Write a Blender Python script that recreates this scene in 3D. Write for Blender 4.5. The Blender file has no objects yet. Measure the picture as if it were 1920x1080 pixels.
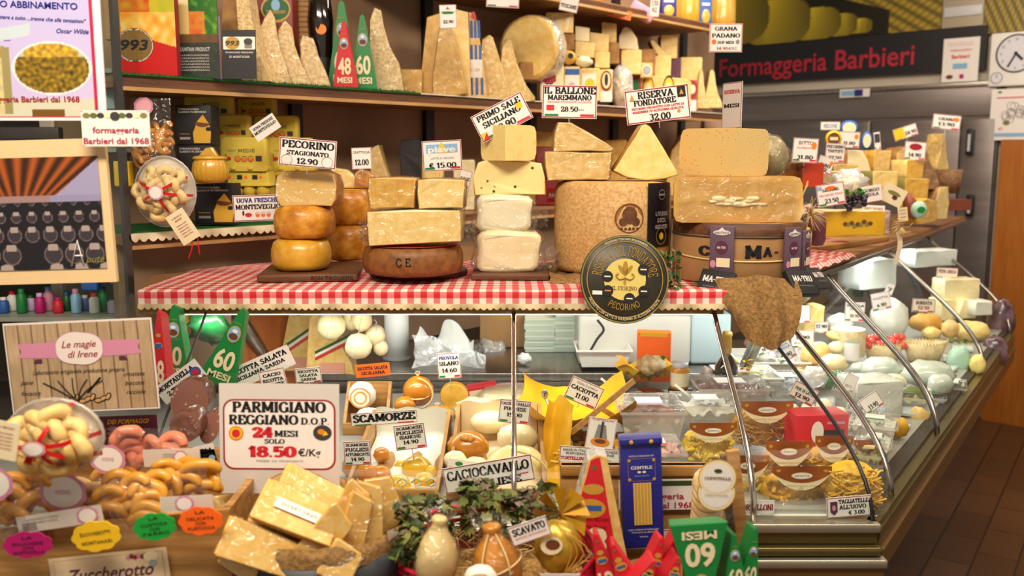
import bpy,bmesh,math,random
from math import sin,cos,pi,radians as R
from mathutils import Vector,Matrix,Euler,noise
random.seed(7)
SC = bpy.context.scene
COL = SC.collection
# ---------------- camera ----------------
EYE,F,PITCH = 1.6,1750.0,R(8.1)
cd = bpy.data.cameras.new('camera'); cam = bpy.data.objects.new('camera',cd); COL.objects.link(cam)
cam.location = (0,0,EYE); cam.rotation_euler = (pi/2 - PITCH,0,0)
cd.sensor_width = 36; cd.lens = F/1920*36; cd.clip_start = .05
cd.dof.use_dof = True; cd.dof.focus_distance = 2.15; cd.dof.aperture_fstop = 3.6
SC.camera = cam
# ---------------- light ----------------
w = bpy.data.worlds.new('world'); SC.world = w; w.use_nodes = True
w.node_tree.nodes['Background'].inputs[0].default_value = (1.0,.86,.70,1)
w.node_tree.nodes['Background'].inputs[1].default_value = .44
SC.view_settings.view_transform = 'Standard'; SC.view_settings.look = 'None'
SC.view_settings.exposure = 0.0; SC.view_settings.gamma = 1; SC.view_settings.use_curve_mapping = False
SC.cycles.max_bounces = 7; SC.cycles.transparent_max_bounces = 24; SC.cycles.caustics_reflective = False; SC.cycles.caustics_refractive = False
SC.cycles.sample_clamp_indirect = 3
try: SC.cycles.use_denoising = True
except Exception: pass
def area(name,loc,target,sx,sy,power,col=(1,.86,.68)):
    l = bpy.data.lights.new(name,'AREA'); l.shape = 'RECTANGLE'; l.size = sx; l.size_y = sy; l.energy = power; l.color = col
    o = bpy.data.objects.new(name,l); COL.objects.link(o); o.location = loc
    o.rotation_euler = (Vector(target) - Vector(loc)).to_track_quat('-Z','Y').to_euler(); return o
area('ceiling_light',(-.4,.45,2.95),(-.1,2.1,1.1),1.8,.5,92)
area('ceiling_light',(1.5,1.6,2.95),(1.0,3.0,1.0),1.2,.5,40)
area('ceiling_light',(1.1,3.6,2.95),(1.3,4.2,1.0),1.6,.5,44)
area('ceiling_light',(3.2,3.9,2.95),(2.9,5.6,1.5),1.0,.5,26,(1,.9,.8))
# ---------------- pixels to the place ----------------
SP,CP = sin(PITCH),cos(PITCH)
def ray(px,py):
    u = (px-960)/F; v = (py-540)/F
    y = CP - v*SP
    return u/y,(-SP - v*CP)/y          # x and z slope per metre of depth
def D(px,py,z): return (z-EYE)/ray(px,py)[1]
def P(px,py,z=None,d=None):
    a,b = ray(px,py)
    if d is None: d = (z-EYE)/b
    return Vector((a*d,d,EYE+b*d))
def S(d): return d/F                     # metres per pixel at depth d
# ---------------- materials ----------------
def lin(h):
    if isinstance(h,str): c = [int(h[i:i+2],16)/255 for i in (0,2,4)]
    else: c = h
    return [x/12.92 if x <= .04045 else ((x+.055)/1.055)**2.4 for x in c]
MATS = {}
def mat(name,c,rough=.5,c2=None,scale=8,metal=0,coat=0,bump=0,bs=60,detail=3,sub=0,lo=.35,hi=.65,stretch=None,spec=.5,kind='noise',c3=None,emit=0):
    if name in MATS: return MATS[name]
    m = bpy.data.materials.new(name); m.use_nodes = True; n = m.node_tree.nodes; L = m.node_tree.links
    b = n['Principled BSDF']; b.inputs['Base Color'].default_value = (*lin(c),1); b.inputs['Roughness'].default_value = rough
    b.inputs['Metallic'].default_value = metal; b.inputs['Coat Weight'].default_value = coat; b.inputs['Coat Roughness'].default_value = .12
    b.inputs['Specular IOR Level'].default_value = spec
    if sub: b.inputs['Subsurface Weight'].default_value = sub; b.inputs['Subsurface Radius'].default_value = (.02,.012,.006); b.inputs['Subsurface Scale'].default_value = .3
    tc = n.new('ShaderNodeTexCoord'); co = tc.outputs['Object']
    if stretch:
        mp = n.new('ShaderNodeMapping'); mp.inputs['Scale'].default_value = stretch; L.new(co,mp.inputs[0]); co = mp.outputs[0]
    if c2:
        if kind == 'noise':
            t = n.new('ShaderNodeTexNoise'); t.inputs['Scale'].default_value = scale; t.inputs['Detail'].default_value = detail; o = t.outputs['Fac']
        elif kind == 'spots':
            t = n.new('ShaderNodeTexVoronoi'); t.inputs['Scale'].default_value = scale; o = t.outputs['Distance']
        elif kind == 'wave':
            t = n.new('ShaderNodeTexWave'); t.inputs['Scale'].default_value = scale; t.inputs['Distortion'].default_value = 2; t.inputs['Detail'].default_value = 3; o = t.outputs['Fac']
        L.new(co,t.inputs['Vector'])
        r = n.new('ShaderNodeValToRGB'); e = r.color_ramp.elements
        e[0].position = lo; e[1].position = hi; e[0].color = (*lin(c),1); e[1].color = (*lin(c2),1)
        if c3: k = r.color_ramp.elements.new((lo+hi)/2); k.color = (*lin(c3),1)
        L.new(o,r.inputs[0]); L.new(r.outputs[0],b.inputs['Base Color'])
    if bump:
        t = n.new('ShaderNodeTexNoise'); t.inputs['Scale'].default_value = bs; t.inputs['Detail'].default_value = 4; L.new(co,t.inputs['Vector'])
        bp = n.new('ShaderNodeBump'); bp.inputs['Strength'].default_value = bump; bp.inputs['Distance'].default_value = .004
        L.new(t.outputs['Fac'],bp.inputs['Height']); L.new(bp.outputs[0],b.inputs['Normal']); L.new(bp.outputs[0],b.inputs['Coat Normal'])
    if emit: b.inputs['Emission Color'].default_value = (*lin(c),1); b.inputs['Emission Strength'].default_value = emit
    MATS[name] = m; return m
def film(name,tint='ffffff',refl=.16,haze=.05,rough=.08,bump=.6,bs=30,hz='ffffff',k=.4):
    """clear plastic or glass: mostly see-through, some gloss, a little milky haze"""
    if name in MATS: return MATS[name]
    m = bpy.data.materials.new(name); m.use_nodes = True; n = m.node_tree.nodes; L = m.node_tree.links
    for x in list(n): n.remove(x)
    out = n.new('ShaderNodeOutputMaterial'); tr = n.new('ShaderNodeBsdfTransparent'); tr.inputs[0].default_value = (*lin(tint),1)
    gl = n.new('ShaderNodeBsdfGlossy'); gl.inputs['Roughness'].default_value = rough
    df = n.new('ShaderNodeBsdfDiffuse'); df.inputs[0].default_value = (*lin(hz),1)
    m1 = n.new('ShaderNodeMixShader'); m2 = n.new('ShaderNodeMixShader'); m1.inputs[0].default_value = haze
    L.new(tr.outputs[0],m1.inputs[1]); L.new(df.outputs[0],m1.inputs[2])
    fr = n.new('ShaderNodeLayerWeight'); fr.inputs[0].default_value = .25
    mm = n.new('ShaderNodeMath'); mm.operation = 'MULTIPLY_ADD'; mm.inputs[1].default_value = k; mm.inputs[2].default_value = refl
    L.new(fr.outputs['Fresnel'],mm.inputs[0]); mm.use_clamp = True
    L.new(mm.outputs[0],m2.inputs[0]); L.new(m1.outputs[0],m2.inputs[1]); L.new(gl.outputs[0],m2.inputs[2]); L.new(m2.outputs[0],out.inputs[0])
    if bump:
        tc = n.new('ShaderNodeTexCoord'); t = n.new('ShaderNodeTexNoise'); t.inputs['Scale'].default_value = bs; t.inputs['Detail'].default_value = 2; t.inputs['Distortion'].default_value = 1.5
        L.new(tc.outputs['Object'],t.inputs['Vector']); bp = n.new('ShaderNodeBump'); bp.inputs['Strength'].default_value = bump; bp.inputs['Distance'].default_value = .02
        L.new(t.outputs['Fac'],bp.inputs['Height']); L.new(bp.outputs[0],gl.inputs['Normal']); L.new(bp.outputs[0],df.inputs['Normal'])
    MATS[name] = m; return m
def printmat():
    if 'print' in MATS: return MATS['print']
    m = bpy.data.materials.new('print'); m.use_nodes = True; n = m.node_tree.nodes; b = n['Principled BSDF']
    a = n.new('ShaderNodeVertexColor'); a.layer_name = 'Col'; m.node_tree.links.new(a.outputs[0],b.inputs['Base Color']); b.inputs['Roughness'].default_value = .35
    MATS['print'] = m; return m
PAL = dict(  # plain colours by name: (hex, roughness)
 white=('f2efe9',.5),paper=('efe9e4',.45),cream=('efdfb8',.5),black=('15131a',.45),ink=('17131a',.6),red=('cf2030',.5),dred=('9b1c2c',.5),green=('12803a',.45),
 dgreen=('0f5a2c',.45),orange=('ff6a12',.5),yellow=('f2c21c',.5),magenta=('b80f6c',.5),lgreen=('18a038',.5),blue=('2a5fae',.5),navy=('272a86',.35),grey=('8a8684',.5),dgrey=('3b3738',.5),
 gold=('c59a3c',.35),pink=('e6a6b4',.5),lilac=('cbb8e2',.45),purple=('6a2f9c',.5),plum=('5b2340',.5),brown=('6a3a1a',.6),tan=('c79a62',.6),lblue=('86b6dc',.4),kraft=('b58a58',.75),
 beige=('e0c9a4',.6),rose=('d08aa8',.5),maroon=('7a1418',.45),flesh=('d99a86',.4),twine=('d8bf88',.8),ribbon=('d0101c',.3),egg=('e2cf5a',.7),lace=('ddcfae',.8),silver=('c9c9cb',.3),pale=('e8ddd8',.5),
 ived=('7f7a3a',.6),leaf=('5a6a2a',.6),leafd=('33451c',.6),leafp=('7d8040',.6),lbrown=('9a6a3a',.6),amber=('c98424',.3),tea=('a9cdb9',.4),wood1=('b0803f',.55),oj=('e8861a',.4))
def m_(k):
    if not isinstance(k,str): return k
    if k in MATS: return MATS[k]
    if k in PAL: return mat(k,PAL[k][0],PAL[k][1])
    return mat('c_'+k,k,.5)
# cheeses and other textured stuff
mat('parm','f4d68c',.5,'e0b75c',60,bump=.25,bs=120,coat=.25)               # grainy aged paste
mat('parmr','f5dca6',.6,'d8b070',90,bump=.9,bs=160,coat=.35)
mat('paste','f7dc94',.45,'edc870',40,bump=.1,bs=50,coat=.35)
mat('pastey','e2b450',.4,'d09a30',40,bump=.1,bs=50,coat=.4)
mat('pastew','faedc4',.45,'f0dca4',12,bump=.1,bs=50,coat=.4)
mat('pastet','eccb85',.5,'dab05c',45,bump=.15,bs=60,coat=.3)
mat('pepper','3a2415',.45,'f3dd94',42,kind='spots',lo=.12,hi=.2,coat=.5,bump=.1)
mat('rindg','bf9050',.65,'d6b078',130,bump=.6,bs=130,detail=6)                # pale rough rind
mat('rindb','6e421c',.5,'8f5c2a',50,bump=.25,bs=40)
mat('rindt','b88a50',.7,'8d6233',20,bump=.5,bs=80)
mat('rindo','a8640c',.4,'e0a53c',34,c3='c98420',lo=.3,hi=.7,bump=.4,bs=90,coat=.35,detail=6)
mat('rindy','cf961e',.38,'dfae3a',40,bump=.2,bs=120,coat=.45)
mat('rindd','6b4a2a',.7,'49321d',14,bump=.5)
mat('mozz','f8f2d4',.35,'f0e4b4',10,bump=.15,bs=25,coat=.5)
mat('smoke','d18a1c',.3,'b8700f',9,bump=.1,bs=25,coat=.6)
mat('scam','e8bd2c',.3,'d7a418',8,bump=.12,bs=30,coat=.6)
mat('bread','e2b056',.55,'c98e36',12,bump=.3,bs=60)
mat('sugar','e9cf96',.65,'d8b06a',16,bump=.6,bs=90)
mat('tarallo','d7942a',.4,'b8731a',10,bump=.15,bs=40,coat=.4)
mat('coral','d97a5a',.5,'e29a78',10,bump=.2,coat=.4)
mat('mortad','d8ac9c',.3,'9c6c60',50,kind='spots',lo=.1,hi=.2,coat=.6)
mat('mortskin','5e2c20',.3,coat=.5)
mat('wood','b98a4c',.5,'9a6c34',5,stretch=(1,1,14),bump=.15)
mat('woodh','c09356',.5,'9a6c34',5,stretch=(1,14,14),bump=.15)
mat('woodd','6e4426',.5,'4c2c18',6,stretch=(1,12,12),bump=.2)
mat('woodo','c8732a',.45,'a8561a',5,stretch=(9,9,1),bump=.05)
mat('shelf','a0744a',.5,'8a6040',6,stretch=(2,14,14))
mat('shelfedge','c39a66',.4,'b08652',6)
mat('backpanel','a38468',.6,'8a6b54',3)
mat('steel','9d9792',.33,'8b8580',3,metal=1,stretch=(1,1,18))
mat('steelh','aaa49c',.3,'98928c',4,metal=1,stretch=(14,1,1))
mat('chrome','d8d5d2',.15,metal=1)
mat('fridge','8a8280',.38,'7d7573',2,metal=.75,stretch=(1,1,10))
mat('burlap','a27c48',.9,'7a5a30',120,bump=.8,bs=260)
mat('straw','c8a05a',.8,'a87c3c',20)
mat('kraftp','b98e5c',.8,'a87c4c',7,bump=.15,bs=20)
mat('foamtray','f1ece0',.5)
mat('ivoryp','ece4d4',.5)
mat('yellowp','e8b418',.5,'d69c0c',9,bump=.4,bs=20)
mat('paste_o','e8973a',.5)
mat('pasta','e6b232',.5,'d89c1e',30,bump=.2)
mat('pasta2','d39a32',.5,'b87c22',30,bump=.2)
mat('egggcart','dcc44e',.8,'d0b640',20,bump=.3,bs=90)
mat('ceram','d8a93c',.25,'c8962c',6,coat=.5)
mat('felt','18702c',.95,'0f4f1e',200,bump=1,bs=300)
mat('straw2','d9b87a',.8)
mat('tomato','d8301c',.25,coat=.5)
mat('grape','1d1826',.25,'2b2338',9,coat=.4)
mat('darkglass','100c0a',.08,coat=1)
mat('bin','a8722a',.5,'8a5a1e',6)
film('wrap',refl=.04,haze=.02,bump=1.0,bs=26,rough=.12)
film('bagfilm',refl=.04,haze=.03,bump=1.0,bs=18)
film('milky',refl=.12,haze=.42,bump=1.0,bs=16)
film('tray',refl=.12,haze=.35,bump=.2,bs=10,hz='eee8e0')
film('glass',tint='f6fbf9',k=.10,refl=.002,haze=.004,bump=0,rough=.01,hz='e8f2ee')
film('jar',refl=.12,haze=.05,bump=0,rough=.03)
# ---------------- mesh collector ----------------
class G:
    def __init__(s): s.v = []; s.f = []; s.m = []; s.s = []; s.mats = []; s.col = None
    def mi(s,m):
        m = m_(m)
        if m not in s.mats: s.mats.append(m)
        return s.mats.index(m)
    def add(s,vs,fs,m,smooth=False,X=None):
        k = len(s.v)
        s.v += [(X @ Vector(p)) if X else Vector(p) for p in vs]
        i = s.mi(m)
        for f in fs: s.f.append([a+k for a in f]); s.m.append(i); s.s.append(smooth)
        return s
    def box(s,x0,y0,z0,x1,y1,z1,m,bev=0,X=None,top=None):
        b = min(bev,abs(x1-x0)/2.1,abs(y1-y0)/2.1,abs(z1-z0)/2.1)
        if b <= 0:
            vs = [(x,y,z) for z in (z0,z1) for y in (y0,y1) for x in (x0,x1)]
            fs = [(0,2,3,1),(4,5,7,6),(0,1,5,4),(2,6,7,3),(0,4,6,2),(1,3,7,5)]
            return s.add(vs,fs,m,False,X)
        bm = bmesh.new(); bmesh.ops.create_cube(bm,size=1)
        for v in bm.verts: v.co = Vector(((x0+x1)/2+v.co.x*(x1-x0),(y0+y1)/2+v.co.y*(y1-y0),(z0+z1)/2+v.co.z*(z1-z0)))
        bmesh.ops.bevel(bm,geom=bm.edges[:],offset=b,segments=2,profile=.6,affect='EDGES')
        return s.bm(bm,m,True,X)
    def bm(s,bm,m,smooth=True,X=None):
        bm.verts.index_update()
        s.add([v.co.copy() for v in bm.verts],[[v.index for v in f.verts] for f in bm.faces],m,smooth,X); bm.free(); return s
    def ext(s,poly,y0,y1,m,side=None,b=.004,X=None,taper=1.0,n=1):
        """extrude an (x,z) outline from y0 (front) to y1, edges eased by b"""
        c = Vector((sum(p[0] for p in poly)/len(poly),sum(p[1] for p in poly)/len(poly)))
        def ring(k,e,t=1):
            o = []
            for x,z in poly:
                v = Vector((x,z))-c; L = max(v.length,1e-6); v = v*max(0,(L-e)/L)*t
                o.append((c.x+v.x,k,c.y+v.y))
            return o
        b = min(b,abs(y1-y0)/3)
        rs = [ring(y0,b),ring(y0+b*.3,b*.3),ring(y0+b,0)]
        for i in range(1,n): t = i/n; rs.append(ring(y0+b+(y1-y0-2*b)*t,0,1+(taper-1)*t))
        rs += [ring(y1-b,0,taper),ring(y1,b,taper)]
        N = len(poly); vs = [p for r in rs for p in r]
        area2 = sum(poly[i][0]*poly[(i+1) % N][1]-poly[(i+1) % N][0]*poly[i][1] for i in range(N))
        fl = area2 > 0
        s.add(vs,[list(range(N)) if fl else list(range(N))[::-1]],m,False,X); k = len(s.v)-len(vs)
        i = s.mi(side or m); im = s.mi(m)
        for r in range(len(rs)-1):
            for j in range(N):
                a,b2 = k+r*N+j,k+r*N+(j+1) % N; q = [a,a+N,b2+N,b2]
                s.f.append(q if fl else q[::-1]); s.m.append(im if r == 0 else i); s.s.append(N > 10)
        q = [k+(len(rs)-1)*N+j for j in range(N)]
        s.f.append(q[::-1] if fl else q); s.m.append(i); s.s.append(False)
        return s
    def lathe(s,prof,m,n=32,X=None,smooth=True,a0=0,a1=360,squash=1):
        full = abs(a1-a0) >= 360; N = n if full else n+1; vs = []
        for r,z in prof:
            for j in range(N):
                a = R(a0+(a1-a0)*j/n); vs.append((r*cos(a),r*sin(a)*squash,z))
        fs = []
        for i in range(len(prof)-1):
            for j in range(n):
                a = i*N+j; b = i*N+(j+1) % N; fs.append((a,b,b+N,a+N))
        return s.add(vs,fs,m,smooth,X)
    def ball(s,c,r,m,n=16,k=10,amp=0,fr=8,X=None,seed=0):
        if isinstance(r,(int,float)): r = (r,r,r)
        vs = [(c[0],c[1],c[2]-r[2])]; fs = []
        for i in range(1,k):
            p = -pi/2+pi*i/k
            for j in range(n):
                a = 2*pi*j/n; d = Vector((cos(p)*cos(a),cos(p)*sin(a),sin(p)))
                e = 1+(amp*noise.noise(d*fr*.3+Vector((seed,seed*1.7,0))) if amp else 0)
                vs.append((c[0]+r[0]*d.x*e,c[1]+r[1]*d.y*e,c[2]+r[2]*d.z*e))
        vs.append((c[0],c[1],c[2]+r[2])); t = len(vs)-1
        for j in range(n):
            fs.append((0,1+(j+1) % n,1+j)); fs.append((t,t-n+j,t-n+(j+1) % n))
            for i in range(k-2):
                a = 1+i*n+j; b = 1+i*n+(j+1) % n; fs.append((a,b,b+n,a+n))
        return s.add(vs,fs,m,True,X)
    def tube(s,pts,r,m,n=6,X=None,closed=False,sm=0):
        pts = [Vector(p) for p in pts]
        if sm: pts = spl(pts,sm,closed)
        N = len(pts); vs = []; up = None
        for i,p in enumerate(pts):
            t = (pts[(i+1) % N]-pts[i-1]) if closed else (pts[min(i+1,N-1)]-pts[max(i-1,0)])
            t = t.normalized() if t.length > 1e-9 else Vector((0,0,1))
            if up is None: up = t.orthogonal().normalized()
            up = (up-t*up.dot(t)); up = up.normalized() if up.length > 1e-6 else t.orthogonal().normalized()
            w = t.cross(up); rr = r(i/(N-1)) if callable(r) else r
            for j in range(n): a = 2*pi*j/n; vs.append(p+(up*cos(a)+w*sin(a))*rr)
        fs = []
        for i in range(N if closed else N-1):
            for j in range(n):
                a = i*n+j; b = i*n+(j+1) % n; c = ((i+1) % N)*n
                fs.append((a,b,c+(j+1) % n,c+j))
        if not closed: fs.append(tuple(range(n))[::-1]); fs.append(tuple((N-1)*n+j for j in range(n)))
        return s.add(vs,fs,m,True,X)
    def sheet(s,fn,nu,nv,m,X=None,smooth=True,th=0):
        vs = [fn(i/nu,j/nv) for j in range(nv+1) for i in range(nu+1)]
        q = [(j*(nu+1)+i,j*(nu+1)+i+1,(j+1)*(nu+1)+i+1,(j+1)*(nu+1)+i) for j in range(nv) for i in range(nu)]
        if th:
            k = len(vs); vs += [(p[0],p[1]+th,p[2]) for p in vs]; q += [(a+k,d+k,c+k,b+k) for a,b,c,d in q]
            e = [i for i in range(nu+1)] + [j*(nu+1)+nu for j in range(1,nv+1)] + [nv*(nu+1)+i for i in range(nu-1,-1,-1)] + [j*(nu+1) for j in range(nv-1,0,-1)]
            q += [(e[i],e[i]+k,e[(i+1) % len(e)]+k,e[(i+1) % len(e)]) for i in range(len(e))]
        return s.add(vs,q,m,smooth,X)
    def strip(s,pts,wv,m,X=None,sm=3):
        """a flat ribbon along pts, width vector wv"""
        pts = spl([Vector(p) for p in pts],sm) if sm else [Vector(p) for p in pts]; wv = Vector(wv); vs = []
        for p in pts: vs += [p-wv,p+wv]
        return s.add(vs,[(2*i,2*i+1,2*i+3,2*i+2) for i in range(len(pts)-1)],m,True,X)
    def poly(s,pts,y,m,X=None):
        """flat polygon in the x,z plane at y facing the viewer"""
        N = len(pts); a = sum(pts[i][0]*pts[(i+1) % N][1]-pts[(i+1) % N][0]*pts[i][1] for i in range(N))
        o = list(range(N)); return s.add([(p[0],y,p[1]) for p in pts],[o if a > 0 else o[::-1]],m,False,X)
    def ell(s,cx,cz,rx,rz,y,m,n=24,X=None,a=0,wob=0,k=8):
        p = []
        for j in range(n):
            t = 2*pi*j/n; e = 1+wob*abs(sin(k*t/2)) if wob else 1; x,z = rx*cos(t)*e,rz*sin(t)*e; p.append((cx+x*cos(a)-z*sin(a),cz+x*sin(a)+z*cos(a)))
        return s.poly(p,y,m,X)
    def rect(s,x0,z0,x1,z1,y,m,X=None): return s.poly([(x0,z0),(x1,z0),(x1,z1),(x0,z1)],y,m,X)
    def rrect(s,x0,z0,x1,z1,r,y,m,X=None): return s.poly(rr(x0,z0,x1,z1,r),y,m,X)
    def ring(s,cx,cz,ro,ri,y,m,n=32,X=None):
        vs = [(cx+q*cos(2*pi*j/n),y,cz+q*sin(2*pi*j/n)) for q in (ri,ro) for j in range(n)]
        return s.add(vs,[(j,n+j,n+(j+1) % n,(j+1) % n) for j in range(n)],m,False,X)
    def lump(s,amp,fr,start=0):
        for i in range(start,len(s.v)):
            p = s.v[i]; s.v[i] = p+Vector((noise.noise(p*fr),noise.noise(p*fr+Vector((9,3,1))),noise.noise(p*fr+Vector((2,7,5)))))*amp
        return s
    def obj(s,name,parent=None,X=None,**tags):
        me = bpy.data.meshes.new(name); me.from_pydata([tuple(p) for p in s.v],[],s.f)
        for m in s.mats: me.materials.append(m)
        me.polygons.foreach_set('material_index',s.m); me.polygons.foreach_set('use_smooth',s.s)
        if s.col:
            ca = me.color_attributes.new('Col','FLOAT_COLOR','POINT'); k = 0
            fl = [1.0]*(4*len(me.vertices))
            for st,cols in s.col:
                for i,c in enumerate(cols): fl[4*(st+i):4*(st+i)+3] = c
            ca.data.foreach_set('color',fl)
        me.update()
        o = bpy.data.objects.new(name,me); COL.objects.link(o)
        if parent: o.parent = parent
        if X is not None: o.matrix_local = X
        for k,v in tags.items(): 
            if v: o[k] = v
        return o
    def picture(s,x0,z0,w,h,y,fn,nx,ny,X=None):
        """printed picture: a fine grid whose vertices carry the printed colour fn(u,v)"""
        st = len(s.v); cols = []; vs = []
        for j in range(ny+1):
            for i in range(nx+1):
                u,v = i/nx,j/ny; vs.append((x0+w*u,y,z0+h*v)); cols.append(lin([min(1,max(0,q)) for q in fn(u,v)]))
        fs = [(j*(nx+1)+i,j*(nx+1)+i+1,(j+1)*(nx+1)+i+1,(j+1)*(nx+1)+i) for j in range(ny) for i in range(nx)]
        s.add(vs,fs,printmat(),False,X)
        if s.col is None: s.col = []
        s.col.append((st,cols)); return s
def spl(p,k,closed=False):
    o = []; N = len(p)
    if N < 3: return p
    for i in range(N if closed else N-1):
        a,b,c,d = (p[(i-1) % N],p[i],p[(i+1) % N],p[(i+2) % N]) if closed else (p[max(i-1,0)],p[i],p[i+1],p[min(i+2,N-1)])
        for j in range(k):
            t = j/k; o.append(.5*((2*b)+(c-a)*t+(2*a-5*b+4*c-d)*t*t+(3*b-a-3*c+d)*t**3))
    if not closed: o.append(p[-1])
    return o
def rr(x0,z0,x1,z1,r,n=5):
    o = []
    for cx,cz,a in ((x1-r,z0+r,-90),(x1-r,z1-r,0),(x0+r,z1-r,90),(x0+r,z0+r,180)):
        for j in range(n+1): t = R(a+90*j/n); o.append((cx+r*cos(t),cz+r*sin(t)))
    return o
def smooth2(pts,k=3): return [(p.x,p.y) for p in spl([Vector(q) for q in pts],k,True)]
def XF(x=0,y=0,z=0,rx=0,ry=0,rz=0,s=1):
    return Matrix.Translation((x,y,z)) @ Euler((R(rx),R(ry),R(rz)),'XYZ').to_matrix().to_4x4() @ Matrix.Scale(s,4)
# ---------------- lettering ----------------
V_ = 'se|1.9,.5 1.9,9.5'
GL = {
'A': (8.8,'s|1.3,.5 4.4,9.5','s|7.5,.5 4.4,9.5','|2.6,3.4 6.2,3.4'),'B': (7.6,V_,'~|1.9,9.5 5,9.4 6.2,7.4 5,5.4 1.9,5.2','~|1.9,5.2 5.4,5 6.7,2.8 5.4,.6 1.9,.5'),
'C': (7.9,'~|6.8,7 6.2,8.9 4.3,9.6 1.9,8.2 1.2,5 1.9,1.8 4.3,.4 6.3,1.2 7,3'),'D': (8.4,V_,'~|1.9,9.5 5.4,9.2 7.3,5 5.4,.8 1.9,.5'),
'E': (7.4,V_,'|1.9,9.5 6.3,9.5 6.3,7.5','|1.9,5.1 4.8,5.1','|1.9,.5 6.6,.5 6.6,2.6'),'F': (7,V_,'|1.9,9.5 6.3,9.5 6.3,7.5','|1.9,5.1 4.8,5.1'),
'G': (8.6,'~|6.9,7.4 6.2,8.9 4.3,9.6 1.9,8.2 1.2,5 1.9,1.8 4.3,.4 6.2,1 7,2.2','s|7,1.4 7,4.6'),'H': (9,V_,'se|7,.5 7,9.5','|1.9,5 7,5'),'I': (3.9,V_),'J': (6.2,'e|4.5,2.4 4.5,9.5','~|4.5,2.4 3,.5 1.2,1.4'),
'K': (8.6,V_,'s|7.3,.5 3.4,5.6','e|1.9,4.2 6.6,9.5'),'L': (7,V_,'|1.9,.5 6.2,.5 6.2,2.8'),'M': (10.4,'se|1.7,.5 1.7,9.5','|1.7,9.5 5.2,2 8.6,9.5','se|8.6,.5 8.6,9.5'),
'N': (9.2,'se|1.7,.5 1.7,9.5','|1.7,9.5 7.4,.8','e|7.4,.5 7.4,9.5'),'O': (8.8,'@|4.4,9.6 1.9,8.2 1.2,5 1.9,1.8 4.4,.4 6.9,1.8 7.6,5 6.9,8.2'),'P': (7.4,V_,'~|1.9,9.5 5.2,9.4 6.4,7.2 5.2,4.9 1.9,4.7'),
'Q': (8.8,'@|4.4,9.6 1.9,8.2 1.2,5 1.9,1.8 4.4,.4 6.9,1.8 7.6,5 6.9,8.2','|4.8,2.4 7.4,-.6'),'R': (8.2,V_,'~|1.9,9.5 5.2,9.4 6.3,7.4 5.2,5.3 1.9,5.1','e|4,5.1 7,.5'),
'S': (6.8,'~|5.7,7.4 5,9.1 3.4,9.6 1.7,8.7 1.6,6.7 3.4,5.3 5.3,4 5.4,1.6 3.6,.4 1.8,.8 1.1,2.6'),'T': (8,'s|4,.5 4,9.5','|.8,7.3 .8,9.5 7.2,9.5 7.2,7.3'),'U': (8.8,'e|1.8,4 1.8,9.5','~|1.8,4 2.2,1.4 4.4,.4 6.6,1.4 7,4','e|7,4 7,9.5'),
'V': (8.6,'e|4.3,.5 1.2,9.5','e|4.3,.5 7.4,9.5'),'W': (11.6,'e|3.6,.5 1.2,9.5','|3.6,.5 5.8,8.6','|5.8,8.6 8,.5','e|8,.5 10.4,9.5'),'X': (8.4,'se|1.4,.5 7,9.5','se|7,.5 1.4,9.5'),'Y': (8.2,'s|4.1,.5 4.1,4.6','e|4.1,4.6 1.2,9.5','e|4.1,4.6 7,9.5'),'Z': (7.4,'|1.2,7.3 1.2,9.5 6.2,9.5 1.1,.5 6.4,.5 6.4,2.7'),
'0': (7.6,'@|3.8,9.6 1.8,8.2 1.2,5 1.8,1.8 3.8,.4 5.8,1.8 6.4,5 5.8,8.2'),'1': (5.4,'s|3,.5 3,9.5','|3,9.5 1.2,7.6'),'2': (7.2,'~|1.3,7 2,9 3.8,9.6 5.7,8.6 5.7,6.4 3.4,3.6 1.2,.8','|1.2,.5 6.2,.5 6.2,2.4'),
'3': (7,'~|1.4,8.4 3.4,9.6 5.4,8.4 5.2,6.2 3.2,5.3','~|3.2,5.3 5.6,4.4 5.8,2 3.6,.4 1.2,1.4'),'4': (7.4,'s|5,.5 5,9.5','|5,9.5 1,3.4 6.8,3.4'),'5': (7,'|5.8,9.4 1.9,9.4 1.7,5.4','~|1.7,5.4 3.8,6.2 5.8,4.6 5.6,1.8 3.4,.4 1.2,1.4'),
'6': (7.2,'~|5.6,8.9 3.4,8.6 1.6,5.6 1.5,2.4 3.6,.4 5.7,1.8 5.6,4.6 3.6,5.6 1.7,4'),'7': (6.8,'|1.2,7.6 1.2,9.4 5.8,9.4 2.8,.4'),'8': (7.2,'@|3.6,9.6 1.8,8.6 1.9,6.2 3.6,5.2 5.3,6.2 5.4,8.6','@|3.6,5.2 1.4,3.8 1.5,1.4 3.6,.4 5.7,1.4 5.8,3.8'),
'9': (7.2,'~|1.6,1.1 3.8,1.4 5.6,4.4 5.7,7.6 3.6,9.6 1.5,8.2 1.6,5.4 3.6,4.4 5.5,6'),'.': (3,'|1.4,.7 1.6,.7'),',': (3,'|1.7,.8 1.1,-1'),"'": (3,'|1.5,9.4 1.2,7.4'),'/': (5,'|.8,-.5 4.2,10'),'-': (4.4,'|.9,4.4 3.5,4.4'),'€': (7.8,'~|6.6,7.4 5,9.4 3,8.6 2,5 3,1.4 5,.6 6.6,2.4','|.8,5.9 5.2,5.9','|.8,4.2 5,4.2'),' ': (4,),':': (3,'|1.4,.9 1.6,.9','|1.4,5 1.6,5'),'g': (6.8,'@|3.2,6.2 1.5,5.2 1.6,2.6 3.2,1.6 4.8,2.6 4.9,5.2','~|5.2,6 5.2,-.6 3.4,-2.4 1.2,-1.4'),'ì': (4,)}
_gc = {}
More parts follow.
